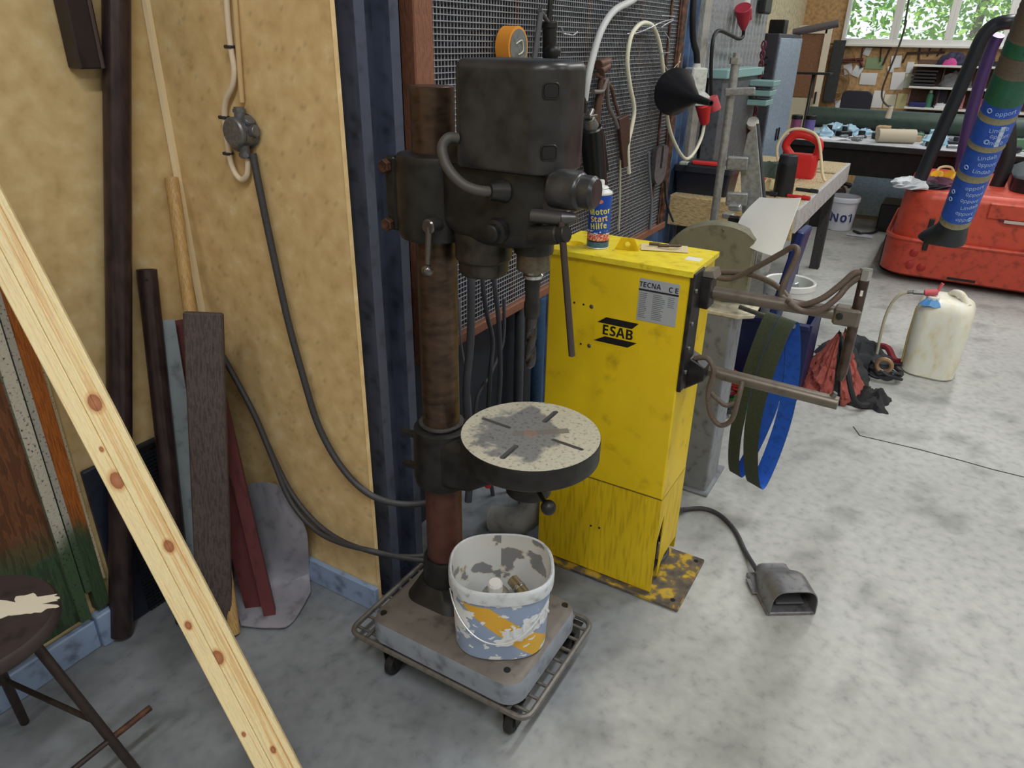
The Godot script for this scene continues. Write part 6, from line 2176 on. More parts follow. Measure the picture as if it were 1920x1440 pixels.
	for c in clutter:
		var p: Vector3 = c[2]
		g = Geo.new()
		g.rod(p - Vector3(0.075, 0, 0.01), p + Vector3(0.015, 0, 0.0), 0.009, 0.011, 10, 0.002)
		g.rod(p + Vector3(0.01, 0, 0.0), p + Vector3(0.055, 0, 0.008), 0.014, 0.013, 12, 0.003)
		solo(c[0], g, mat(c[3], 0.4), c[1], "hand tool", p)
	var rag := func(called: String, label: String, p: Vector3, sz: Vector3, col: Color, sd: int) -> void:
		var nz := noise(sd, 4.0, 3)
		var q := Geo.new()
		q.sheet(16, 16, func(s: float, t: float) -> Vector3:
			var e := sin(PI * s) * sin(PI * t)
			var wob := nz.get_noise_2d(s * 0.7, t * 0.7)
			return p + Vector3((s - 0.5) * sz.x * (1.0 + 0.3 * nz.get_noise_2d(t * 0.5, 3.0)), 0.002 + sz.y * pow(e, 0.6) * (0.75 + 0.5 * wob), (0.5 - t) * sz.z * (1.0 + 0.3 * nz.get_noise_2d(s * 0.5, 8.0))), 0.002)
		solo(called, q, mat(col, 0.85), label, "cloth", p)
	rag.call("rag", "red rag on the bench behind the toolbox", Vector3(-0.98, 0.8, -4.75), Vector3(0.2, 0.05, 0.16), c8(206, 60, 62), 91)
	rag.call("rag", "cream rag on the bench left of the black bottle", Vector3(-0.9, 0.8, -4.58), Vector3(0.16, 0.07, 0.14), c8(226, 206, 156), 92)
	rag.call("rag", "dark green and grey cloth bundle on the bench under the red chain", Vector3(-1.03, 0.8, -5.2), Vector3(0.3, 0.1, 0.3), c8(66, 80, 72), 93)
	for i in 4:
		g = Geo.new()
		var p := Vector3(-0.75 - 0.09 * i, 0.805, -5.5 - 0.13 * i)
		g.t = Transform3D(Basis(Vector3.UP, 0.5 * i), p)
		g.box(Vector3.ZERO, Vector3(0.2 - 0.02 * i, 0.01, 0.05), 0.002)
		solo("wood_offcut", g, mat(c8(206 - 20 * i, 190 - 20 * i, 160 - 20 * i), 0.7, 0.0, T.grain, 6.0), "thin wooden offcut on the bench, %s" % ["nearest the red jug", "second behind the red jug", "third behind the red jug", "at the far end"][i], "offcut", p, "offcuts on the bench")
	# small drawer cabinet and red tube on the wall behind the bench
	var dc := thing("drawer_rack", "dark drawer rack with mint green trays on the grey corrugated wall", "rack", Vector3(-1.31, 0.82, -5.0))
	g = Geo.new()
	g.box(Vector3(-1.3, 1.14, -5.05), Vector3(0.09, 0.58, 0.9), 0.004)
	part("rack_body", g, mat(c8(98, 102, 110), 0.55, 0.2, T.wear, 5.0), dc)
	g = Geo.new()
	g.box(Vector3(-1.295, 1.43, -5.05), Vector3(0.12, 0.05, 0.92), 0.004)
	part("top_tray", g, mat(c8(136, 176, 176), 0.5), dc, "mint green top tray")
	for k in 3:
		g = Geo.new()
		g.box(Vector3(-1.2, 1.36 - 0.06 * k, -5.35), Vector3(0.2 - 0.03 * k, 0.035, 0.2), 0.004)
		part("tray", g, mat(c8(128, 166, 166), 0.5), dc, "mint green tray")
	for k in 7:
		g = Geo.new()
		g.box(Vector3(-1.25, 0.92, -4.72 - k * 0.055), Vector3(0.012, 0.014, 0.012), 0.002)
		part("knob", g, M.bright_steel, dc)
	g = Geo.new()
	g.rod(Vector3(-1.220, 0.754, -5.655), Vector3(-1.220, 1.088, -5.369), 0.033, -1.0, 16, 0.003)
	solo("red_tube", g, mat(c8(170, 40, 66), 0.45), "dark red tube standing behind the bench beside the grey cabinet", "tube", Vector3(-1.220, 0.754, -5.655))
	g = Geo.new()
	g.rod(Vector3(-1.220, 1.088, -5.369), Vector3(-1.220, 1.115, -5.337), 0.04, -1.0, 16)
	solo("tube_cap", g, mat(c8(216, 214, 208), 0.5), "white collar on top of the dark red tube", "cap", Vector3(-1.220, 1.088, -5.369))
	var chain := thing("chain", "dark red chain hanging down the edge of the grey cabinet", "chain", Vector3(-1.250, 1.338, -5.477))
	var ca: Vector3 = Vector3(-1.250, 1.588, -5.453)
	var cb2: Vector3 = Vector3(-1.250, 1.087, -5.494)
	for i in 18:
		g = Geo.new()
		var p := ca.lerp(cb2, i / 17.0)
		var ring := []
		for q in 10:
			var a := TAU * q / 10.0
			ring.append(p + (Vector3(cos(a) * 0.014, sin(a) * 0.026, 0) if i % 2 == 0 else Vector3(0, sin(a) * 0.026, cos(a) * 0.014)))
		g.tube(ring, 0.006, 6, true)
		part("link", g, mat(c8(104, 46, 62), 0.5, 0.3), chain)
	# floor things between grinder and bench
	var cr := thing("crate", "dark blue plastic crate on the floor behind the belt grinder", "crate", Vector3(-0.62, 0, -3.62))
	var crm := mat(c8(24, 34, 82), 0.45)
	g = Geo.new()
	g.box(Vector3(-0.59, 0.012, -3.62), Vector3(0.43, 0.02, 0.3), 0.004)
	part("crate_floor", g, crm, cr)
	for e in [[Vector3(-0.59, 0.2, -3.475), Vector3(0.44, 0.4, 0.012)], [Vector3(-0.59, 0.2, -3.765), Vector3(0.44, 0.4, 0.012)], [Vector3(-0.378, 0.2, -3.62), Vector3(0.012, 0.4, 0.28)], [Vector3(-0.805, 0.2, -3.62), Vector3(0.012, 0.4, 0.28)]]:
		g = Geo.new()
		g.box(e[0], e[1], 0.003)
		part("crate_side", g, crm, cr)
	g = Geo.new()
	g.box(Vector3(-0.59, 0.385, -3.462), Vector3(0.42, 0.025, 0.02), 0.004)
	part("crate_rim", g, crm, cr)
	g = Geo.new()
	g.t = Transform3D(Basis(Vector3.BACK, -0.13) * Basis(Vector3.RIGHT, -0.05), Vector3(-0.52, 0.45, -3.27))
	g.box(Vector3.ZERO, Vector3(0.035, 0.88, 0.2), 0.006)
	solo("blue_board", g, mat(c8(30, 42, 100), 0.4), "tall dark blue board standing behind the white screen plate", "board", Vector3(-0.52, 0.0, -3.27))
	var wp: Vector3 = Vector3(-0.53, 0.022, -3.62)
	var wbk := thing("bucket", "white bucket with black print standing in the blue crate behind the welder arm", "bucket", wp)
	g = Geo.new()
	g.lathe([[0.1, 0.0], [0.104, 0.004], [0.118, 0.5], [0.122, 0.505], [0.122, 0.53], [0.117, 0.535], [0.108, 0.53], [0.1, 0.2], [0.0, 0.2]], Transform3D(Basis(), wp), 30)
	var wv := part("bucket_wall", g, mat(c8(222, 224, 220), 0.45), wbk)
	part("lettering", flat_words("AU", 0.06, Transform3D(Basis(Vector3.UP, -0.5), wp + Vector3(0, 0.44, 0)), 700, 0.117), M.black, wv)
	g = Geo.new()
	g.lathe([[0.03, 0.0], [0.045, 0.01], [0.045, 0.16], [0.03, 0.17]], Transform3D(Basis(Vector3.BACK, 0.2), wp + Vector3(0.03, 0.37, 0.02)), 20)
	solo("glass_jar", g, mat(c8(166, 172, 178), 0.15, 0.4), "shiny grey jar standing inside the white bucket", "jar", wp + Vector3(0.03, 0.2, 0.02))
	# cord coils
	for c in [[Vector3(-0.7, 0.03, -3.35), 0.09, c8(214, 62, 48), "orange red cord coiled on the floor beside the blue crate", 5], [Vector3(-0.69, 0.02, -3.12), 0.08, c8(36, 36, 40), "black cord coiled on the floor behind the lower welder arm", 4], [Vector3(-0.5, 0.03, -3.28), 0.07, c8(70, 40, 46), "dark brown cord heap on the floor behind the sanding belts", 5], [Vector3(-0.03, 0.02, -3.98), 0.08, c8(44, 44, 50), "black hose coil on the floor at the right of the red bag", 4]]:
		var path := []
		var rg := RandomNumberGenerator.new()
		rg.seed = int(c[1] * 1000)
		for i in int(c[4]) * 10:
			var a := TAU * i / 10.0
			var r: float = c[1] * (0.8 + 0.35 * rg.randf())
			path.append(c[0] + Vector3(cos(a) * r, i * 0.0012 + rg.randf() * 0.03, sin(a) * r * 0.8))
		g = Geo.new()
		g.tube(spline(path, 3), 0.008, 7)
		solo("cord_coil", g, mat(c[2], 0.5), c[3], "cord", c[0])
	g = Geo.new()
	g.ball(Vector3(-0.6, 0.05, -3.22), Vector3(0.045, 0.02, 0.03))
	g.rod(Vector3(-0.6, 0.03, -3.22), Vector3(-0.54, 0.03, -3.2), 0.012)
	solo("green_clamp", g, mat(c8(60, 150, 60), 0.4), "small bright green clamp on the floor behind the sanding belts", "clamp", Vector3(-0.6, 0.03, -3.22))
	g = Geo.new()
	g.sheet(8, 4, func(s: float, t: float) -> Vector3: return Vector3(-0.72 + s * 0.13, 0.006 + 0.01 * sin(s * 5.0), -3.02 - t * 0.09 - s * 0.02), 0.001)
	solo("paper_scrap", g, mat(c8(206, 210, 212), 0.7), "pale paper scrap on the floor beside the grinder pedestal", "paper", Vector3(-0.66, 0, -3.06))
	# red and black bag slumped on the floor
	var nz := noise(95, 2.4, 4)
	var bag := thing("work_bag", "slumped red and black fabric bag on the floor below the electrode", "bag", Vector3(-0.24, 0, -3.78))
	var skin := func(a: float, h: float) -> Vector3:
		# a runs round the heap, h from the floor to the ridge
		var p := Vector2(cos(a), sin(a))
		var r := lerpf(1.0, 0.12, pow(h, 1.15))
		var wob := 1.0 + 0.22 * nz.get_noise_3d(p.x * 1.6, h * 2.2, p.y * 1.6)
		var fold := 0.014 * sin(a * 6.0 + h * 5.0) * (1.0 - h)
		return Vector3(-0.235 + p.x * (0.17 + fold) * r * wob - 0.03 * h, 0.004 + 0.27 * h * (1.0 + 0.25 * nz.get_noise_3d(p.x * 2.0, 5.0, p.y * 2.0)), -3.77 + p.y * (0.25 + fold) * r * wob)
	var red := mat(c8(180, 92, 82), 0.8, 0.0, T.fine, 5.0)
	var black := mat(c8(44, 46, 50), 0.75, 0.0, T.fine, 5.0)
	for e in [["red_panel", 0.3, 1.25, red, 0.0, "red front panel"], ["black_trim", 1.25, 1.45, black, 0.004, ""], ["red_panel", 1.45, 3.3, red, 0.0, "faded red side panel"], ["black_panel", 3.3, 6.6, black, 0.0, "black back and flap"]]:
		g = Geo.new()
		g.sheet(18, 22, func(s: float, t: float) -> Vector3:
			var p: Vector3 = skin.call(lerpf(e[2], e[1], s), t)
			var d := Vector3(p.x + 0.235, 0.05, p.z + 3.77).normalized()
			return p + d * float(e[4]), 0.003)
		part(e[0], g, e[3], bag, e[5])
	g = Geo.new()
	g.tube(spline([Vector3(-0.25, 0.27, -3.75), Vector3(-0.19, 0.2, -3.56), Vector3(-0.12, 0.06, -3.5), Vector3(-0.06, 0.02, -3.58), Vector3(-0.04, 0.03, -3.75)], 6), 0.014, 8)
	part("strap", g, black, bag)
	rag.call("dark_cloth", "dark cloth heap on the floor behind the red bag", Vector3(-0.2, 0.0, -4.15), Vector3(0.4, 0.16, 0.32), c8(52, 54, 60), 96)
	rag.call("dark_cloth", "black cloth heap on the floor at the right foot of the red bag", Vector3(-0.06, 0.0, -3.66), Vector3(0.18, 0.09, 0.2), c8(40, 40, 44), 97)
	g = Geo.new()
	g.tube(spline([Vector3(-0.12, 0.03, -4.4), Vector3(-0.05, 0.06, -4.32), Vector3(0.0, 0.02, -4.26), Vector3(0.06, 0.035, -4.22), Vector3(0.1, 0.015, -4.28)], 6), 0.018, 8)
	solo("red_strap", g, mat(c8(150, 46, 58), 0.7), "dark red strap lying on the floor between the bag and the jerrycan", "strap", Vector3(0, 0, -4.26))
	g = Geo.new()
	var rl := []
	for i in 16:
		rl.append(Vector3(-0.04 + cos(TAU * i / 16.0) * 0.035, 0.1 + sin(TAU * i / 16.0) * 0.035, -3.93))
	g.tube(rl, 0.012, 8, true)
	solo("brass_ring", g, mat(c8(168, 136, 104), 0.45, 0.4), "tan ring lying on the black hose coil", "ring", Vector3(-0.04, 0.1, -3.93))

func build_right() -> void:
	# suction hose with taped bands hanging from above, its foot swung out a little
	var hb := Vector3(0.0542, 1.1374, -2.4023)
	var hd := Vector3(0.0673, 0.8747, 0.4799).normalized()
	var hf := Geo.aim(hb, hb + hd)
	# turn the frame so that its z axis looks towards the room's near end
	var zz := (Vector3(0.0, -0.45, 0.9) - hd * Vector3(0.0, -0.45, 0.9).dot(hd)).normalized()
	hf.basis = Basis(hd.cross(zz), hd, zz)
	var o := thing("suction_hose", "suction hose wrapped in blue and green tape hanging in front of the red forklift", "hose", hb)
	var tan_ := mat(c8(160, 154, 126), 0.4, 0.0, T.fine, 9.0)
	var brown := mat(c8(112, 100, 88), 0.5, 0.0, T.fine, 12.0)
	var green := mat(c8(34, 100, 76), 0.4, 0.0, T.wear, 9.0)
	var blue2 := mat(c8(36, 92, 208), 0.35, 0.0, T.wear, 8.0)
	var bands := [["hose_wall", 1.6, 0.555, brown, 0.0415], ["green_tape", 0.555, 0.523, green, 0.043], ["hose_wall", 0.523, 0.4725, brown, 0.042], ["green_tape", 0.4725, 0.404, green, 0.0435], ["blue_tape", 0.404, 0.374, blue2, 0.0425], ["clear_tape", 0.374, 0.357, tan_, 0.042], ["blue_tape", 0.357, 0.294, blue2, 0.043], ["clear_tape", 0.294, 0.278, tan_, 0.042], ["blue_tape", 0.278, 0.203, blue2, 0.041], ["clear_tape", 0.203, 0.1825, tan_, 0.0405], ["blue_tape", 0.1825, 0.043, blue2, 0.0405], ["clear_tape", 0.043, 0.022, tan_, 0.039]]
	var white_print := mat(c8(176, 204, 244), 0.5)
	for i in bands.size():
		var e: Array = bands[i]
		var prof := []
		var n := maxi(2, int((e[1] - e[2]) / 0.007))
		for k in n + 1:
			var y := lerpf(e[2], e[1], float(k) / n)
			prof.append([e[4] + (0.0012 if k % 2 == 0 else -0.0006) * (1.0 if e[0] in ["hose_wall", "clear_tape"] else 0.35), y])
		var g := Geo.new()
		g.lathe(prof, hf, 30)
		var p := part(e[0], g, e[3], o)
		if e[0] == "blue_tape":
			var rows: Array = [[], [], [], [], ["opport"], [], ["Lindab", "opport", "Lindab"], [], ["Lindab", "opport", "Lindab"], [], ["opport", "opport", "opport", "Lindab", "opport", "opport"], []][i]
			for r in rows.size():
				var y := lerpf(e[1], e[2], (r + 0.75) / (rows.size() + 0.5))
				part("lettering", flat_words(rows[r], 0.0105, hf * Transform3D(Basis(Vector3.UP, 0.3 + 0.16 * (r % 2)) * Basis(Vector3.BACK, -0.1 if r % 3 else 0.12), Vector3(0, y, 0)), 400, e[4] + 0.0012), white_print, p)
	for e in [[0.39, -0.55], [0.31, -0.1], [0.225, -0.62], [0.14, -0.85], [0.115, -0.85], [0.06, 0.75]]:
		var g := Geo.new()
		var ring := []
		for k in 14:
			var a := TAU * k / 14.0
			var th: float = e[1] + cos(a) * 0.12
			ring.append(hf * Vector3(sin(th) * 0.0438, e[0] + sin(a) * 0.0055, cos(th) * 0.0438))
		g.tube(ring, 0.0012, 5, true)
		part("print_ring", g, white_print, o)
	var g := Geo.new()
	g.t = hf
	g.sheet(6, 1, func(s: float, t: float) -> Vector3:
		var th := 0.35 + s * 0.25
		return Vector3(sin(th) * 0.0434, lerpf(0.296, 0.353, t), cos(th) * 0.0434))
	part("white_label", g, mat(c8(206, 220, 240), 0.5), o, "white strip with print on the blue tape")
	g = Geo.new()
	var rings := []
	for i in 9:
		var t := i / 8.0
		var r := PackedVector3Array()
		var bend := smoothstep(0.2, 1.0, t)
		for k in 32:
			var a := -TAU * k / 32.0
			var p := Vector3(cos(a) * (0.039 + 0.008 * bend), 0.024 - t * 0.066, sin(a) * (0.039 - 0.002 * bend))
			p.y -= (0.01 * bend) * (cos(a) * 0.3 + 0.3)
			if cos(a) < 0.0:
				p.x += cos(a) * 0.03 * bend * bend
				p.y -= 0.012 * bend * bend * -cos(a)
			r.append(hf * p)
		rings.append(r)
	rings.reverse()
	g.loft(rings, false, true)
	part("rubber_nozzle", g, mat(c8(30, 36, 42), 0.4), o, "flared black rubber nozzle")
	# jerrycan
	var jx := Transform3D(Basis(Vector3.UP, -0.06), Vector3(0.172, 0, -4.25))
	var can := thing("jerrycan", "white plastic jerrycan with red tap and blue tape on the open floor", "jerrycan", jx)
	var jt := ntex(102, 0.012, [[0.0, c8(222, 208, 164)], [0.25, c8(236, 230, 206)], [0.5, c8(240, 239, 224)], [1.0, c8(245, 245, 235)]], 4)
	var jm := mat(Color(1, 1, 1), 0.45, 0.0, jt, Vector3(3.0, 1.2, 3.0))
	g = Geo.new()
	g.t = jx
	var rr := []
	for e in [[0.0, 0.225, 0.24, 0.07, 0.0], [0.012, 0.25, 0.265, 0.075, 0.0], [0.1, 0.262, 0.275, 0.07, 0.0], [0.3, 0.268, 0.28, 0.07, 0.0], [0.37, 0.262, 0.274, 0.075, 0.0], [0.4, 0.235, 0.25, 0.08, 0.0], [0.418, 0.19, 0.2, 0.07, 0.0], [0.424, 0.1, 0.1, 0.04, 0.0]]:
		rr.append(flat_ring(rrect(e[1], e[2], e[3], 6), e[0]))
	g.loft(rr)
	var body := part("can_body", g, jm, can)
	g = Geo.new()
	g.t = jx
	g.tube(spline([Vector3(0.0, 0.418, -0.06), Vector3(0.02, 0.445, -0.02), Vector3(0.055, 0.445, 0.02), Vector3(0.09, 0.405, 0.05)], 6), 0.018, 10)
	part("grip", g, jm, body)
	for k in 2:
		g = Geo.new()
		g.t = jx
		g.tube([Vector3(-0.132, 0.05, 0.05 + 0.035 * k), Vector3(-0.136, 0.2, 0.05 + 0.035 * k), Vector3(-0.132, 0.36, 0.05 + 0.035 * k)], 0.005, 6)
		part("rib", g, mat(c8(186, 164, 108), 0.5), body, "stained rib")
	g = Geo.new()
	g.t = jx
	g.lathe([[0.03, 0.405], [0.032, 0.41], [0.032, 0.435], [0.026, 0.44]], Transform3D(Basis(), Vector3(-0.07, 0, 0.085)), 20)
	part("cap", g, mat(c8(232, 232, 228), 0.4), can)
	g = Geo.new()
	g.t = jx
	g.sheet(10, 5, func(s: float, t: float) -> Vector3:
		var a := lerpf(-2.5, -0.6, s)
		return Vector3(-0.07 + cos(a) * lerpf(0.07, 0.035, t), 0.395 + 0.03 * t + 0.004 * sin(s * 17.0), 0.085 - sin(a) * lerpf(0.058, 0.035, t)), 0.002)
	part("blue_tape", g, mat(c8(86, 152, 214), 0.4), can)
	g = Geo.new()
	g.t = jx
	g.rod(Vector3(-0.115, 0.45, 0.1), Vector3(-0.055, 0.462, 0.09), 0.017, -1.0, 16, 0.003)
	g.rod(Vector3(-0.06, 0.462, 0.09), Vector3(-0.045, 0.51, 0.085), 0.008)
	part("tap", g, mat(c8(214, 96, 104), 0.45), can, "red tap with lever")
	g = Geo.new()
	g.t = jx
	g.rod(Vector3(-0.165, 0.445, 0.105), Vector3(-0.115, 0.45, 0.1), 0.013, -1.0, 8, 0.002)
	g.rod(Vector3(-0.19, 0.44, 0.108), Vector3(-0.165, 0.445, 0.105), 0.009, -1.0, 10)
	part("hose_connector", g, M.steel, can)
	g = Geo.new()
	g.t = jx
	g.tube(spline([Vector3(-0.19, 0.44, 0.108), Vector3(-0.225, 0.415, 0.11), Vector3(-0.25, 0.36, 0.112), Vector3(-0.262, 0.28, 0.112), Vector3(-0.262, 0.18, 0.112), Vector3(-0.258, 0.1, 0.112), Vector3(-0.256, 0.035, 0.115)], 6), 0.008, 10)
	part("drain_hose", g, mat(c8(206, 200, 172), 0.3), can, "clear bent hose")
	# forklift
	var fl := thing("forklift", "red electric forklift truck with curved black guard parked in front of the far table", "forklift", Vector3(0.5, 0, -6.6))
	var red := mat(c8(216, 84, 62), 0.4, 0.05, T.wear, 2.0)
	var reddark := mat(c8(206, 78, 58), 0.42, 0.05, T.wear, 2.6)
	var plan := func(inset: float, rad: float) -> PackedVector2Array:
		var q := PackedVector2Array()
		var lo := Vector2(-0.275 + inset, -7.35 + inset)
		var hi := Vector2(2.0, -6.0 - inset)
		for e in [[hi.x, hi.y, 0.03, 0], [lo.x, hi.y, rad, 1], [lo.x, lo.y, rad, 2], [hi.x, lo.y, 0.03, 3]]:
			var sx := -1.0 if e[3] in [0, 3] else 1.0
			var sy := -1.0 if e[3] in [0, 1] else 1.0
			for i in 8:
				q.append(Vector2(e[0] + sx * e[2], e[1] + sy * e[2]) + Vector2.from_angle(PI / 2 * (e[3] + i / 7.0)) * e[2])
		return q
	g = Geo.new()
	g.loft([flat_ring(plan.call(0.02, 0.2), 0.045), flat_ring(plan.call(0.0, 0.2), 0.06), flat_ring(plan.call(0.0, 0.2), 0.3), flat_ring(plan.call(0.006, 0.2), 0.315)])
	var low := part("chassis", g, reddark, fl)
	g = Geo.new()
	g.loft([flat_ring(plan.call(0.03, 0.2), 0.31), flat_ring(plan.call(0.045, 0.19), 0.6), flat_ring(plan.call(0.055, 0.185), 0.64), flat_ring(plan.call(0.085, 0.17), 0.665)])
	var hull := part("hull", g, red, fl)
	g = Geo.new()
	var lip := []
	for p in plan.call(0.002, 0.2):
		lip.append(Vector3(p.x, 0.315, p.y))
	lip = lip.slice(7, 18)
	lip.push_front(Vector3(0.2, 0.315, -6.0))
	g.tube(lip, 0.014, 8)
	part("lip_rail", g, red, hull)
	g = Geo.new()
	g.box(Vector3(1.2, 0.52, -6.03), Vector3(1.6, 0.014, 0.03), 0.002)
	part("panel_gap", g, mat(c8(90, 26, 28), 0.6), hull)
	g = Geo.new()
	g.box(Vector3(0.45, 0.575, -6.035), Vector3(0.26, 0.11, 0.02), 0.03)
	part("panel_bulge", g, red, hull)
	g = Geo.new()
	g.box(Vector3(0.51, 0.515, -6.014), Vector3(0.16, 0.02, 0.004), 0.001)
	part("data_plate", g, mat(c8(206, 190, 184), 0.5), hull)
	g = Geo.new()
	g.box(Vector3(0.0, 0.37, -5.99), Vector3(0.035, 0.23, 0.02), 0.004)
	part("black_strap", g, M.black, low)
	g = Geo.new()
	g.box(Vector3(0.28, 0.075, -5.999), Vector3(0.18, 0.018, 0.006), 0.001)
	part("slot", g, M.black, low)
	for e in [[-0.08, 0.225], [-0.09, 0.13], [-0.01, 0.125]]:
		g = Geo.new()
		g.lathe([[0.028, 0.0], [0.03, 0.004], [0.02, 0.01], [0.0, 0.011]], Transform3D(Basis(Vector3.RIGHT, PI / 2), Vector3(e[0] + 0.02, e[1], -6.0)), 18)
		part("bolt_head", g, mat(c8(170, 40, 36), 0.45), low)
	for e in [[-0.19, -6.32], [1.3, -6.3]]:
		g = Geo.new()
		g.lathe([[0.06, 0.0], [0.12, 0.004], [0.14, 0.02], [0.14, 0.1], [0.12, 0.115], [0.06, 0.12]], Transform3D(Basis(Vector3.FORWARD, PI / 2), Vector3(e[0] - 0.1, 0.141, e[1])), 30)
		part("wheel", g, M.black_rubber, fl)
	g = Geo.new()
	var ga: Vector3 = Vector3(-0.160, 0.647, -6.150)
	g.tube(spline([ga, Vector3(-0.106, 0.982, -6.150), Vector3(-0.053, 1.302, -6.150), Vector3(-0.015, 1.564, -6.150), Vector3(0.009, 1.674, -6.150), Vector3(0.062, 1.737, -6.150), Vector3(0.167, 1.756, -6.150), Vector3(0.331, 1.767, -6.300)], 6), 0.046, 14)
	part("overhead_guard", g, mat(c8(36, 40, 48), 0.35, 0.2), fl, "black curved guard bar")
	g = Geo.new()
	g.tube(spline([Vector3(0.112, 0.653, -6.600), Vector3(0.072, 0.953, -6.500), Vector3(0.062, 1.289, -6.400), Vector3(0.073, 1.565, -6.300), Vector3(0.092, 1.676, -6.250)], 6), 0.04, 12)
	part("inner_guard_bar", g, mat(c8(84, 62, 120), 0.35, 0.2), fl, "purple inner guard bar")
	g = Geo.new()
	g.tube(spline([Vector3(0.066, 1.162, -6.700), Vector3(0.084, 1.459, -6.600), Vector3(0.087, 1.665, -6.500)], 5), 0.022, 10)
	part("inner_guard_bar", g, mat(c8(60, 46, 88), 0.35, 0.2), fl)
	g = Geo.new()
	g.loft([flat_ring(rrect(1.2, 0.9, 0.15, 5), 0.66, Vector3(1.03, 0, -6.75)), flat_ring(rrect(1.2, 0.9, 0.15, 5), 0.76, Vector3(1.03, 0, -6.75)), flat_ring(rrect(1.05, 0.75, 0.15, 5), 0.82, Vector3(1.05, 0, -6.75))])
	part("battery_cover", g, mat(c8(34, 36, 44), 0.35, 0.0, T.wear, 2.0), fl, "black top cover")
	g = Geo.new()
	g.tube(spline([Vector3(0.356, 0.659, -6.600), Vector3(0.372, 0.854, -6.600), Vector3(0.319, 1.074, -6.600), Vector3(0.262, 1.162, -6.600)], 6), 0.05, 12)
	part("steering_post", g, mat(c8(38, 36, 42), 0.5), fl, "black steering post")
	g = Geo.new()
	g.loft([flat_ring(rrect(0.4, 0.16, 0.05, 4), 0.8, Vector3(0.92, 0, -7.0)), flat_ring(rrect(0.42, 0.14, 0.05, 4), 1.25, Vector3(0.92, 0, -7.1)), flat_ring(rrect(0.36, 0.1, 0.04, 4), 1.32, Vector3(0.92, 0, -7.12))])
	part("seat", g, mat(c8(38, 36, 42), 0.5), fl, "black driver's seat")
	# odds on the forklift
	var odds := [["cable_roll", "white crumpled bag on the left end of the red forklift", Vector3(-0.206, 0.670, -6.068), Vector3(0.12, 0.07, 0.12), c8(214, 220, 226), 111], ["purple_glove", "dark purple glove on the forklift under the orange ear muffs", Vector3(-0.044, 0.670, -6.236), Vector3(0.17, 0.06, 0.14), c8(96, 50, 74), 112], ["dark_glove", "black glove lying on the forklift beside the guard bar", Vector3(-0.089, 0.670, -6.152), Vector3(0.14, 0.04, 0.1), c8(44, 40, 48), 113]]
	for e in odds:
		var nz := noise(e[5], 3.0, 3)
		g = Geo.new()
		var c: Vector3 = e[2] - Vector3(0, 0.003, 0.06)
		var rs := []
		for i in 7:
			var h := i / 6.0
			var q := PackedVector3Array()
			for k in 18:
				var a := -TAU * k / 18.0
				var w := 1.0 + 0.35 * nz.get_noise_3d(cos(a) * 1.3, h * 1.5, sin(a) * 1.3)
				var s := sqrt(maxf(1.0 - h * h * 0.97, 0.02)) * w
				q.append(c + Vector3(cos(a) * e[3].x * s, e[3].y * h * w, sin(a) * e[3].z * s))
			rs.append(q)
		g.loft(rs)
		solo(e[0] if e[0] != "cable_roll" else "plastic_bag", g, mat(e[4], 0.6), e[1], "glove" if "glove" in e[0] else "bag", c)
	var ep: Vector3 = Vector3(-0.011, 0.700, -6.458)
	var em := thing("ear_muffs", "orange yellow ear muffs lying on top of the red forklift", "ear muffs", ep - Vector3(0, 0.03, 0))
	for k in 2:
		g = Geo.new()
		g.lathe([[0.03, 0.0], [0.048, 0.006], [0.05, 0.03], [0.035, 0.045]], Transform3D(Basis(Vector3.RIGHT, 0.6) * Basis(Vector3.BACK, 0.3), ep + Vector3(-0.035 + 0.085 * k, 0.0, -0.05 * k)), 20)
		part("ear_cup", g, mat(c8(240, 176, 36), 0.4), em)
	g = Geo.new()
	g.tube(spline([ep + Vector3(-0.05, 0.03, 0), ep + Vector3(-0.03, 0.075, -0.03), ep + Vector3(0.04, 0.08, -0.05), ep + Vector3(0.075, 0.03, -0.05)], 6), 0.009, 8)
	part("head_band", g, mat(c8(230, 214, 170), 0.4), em)

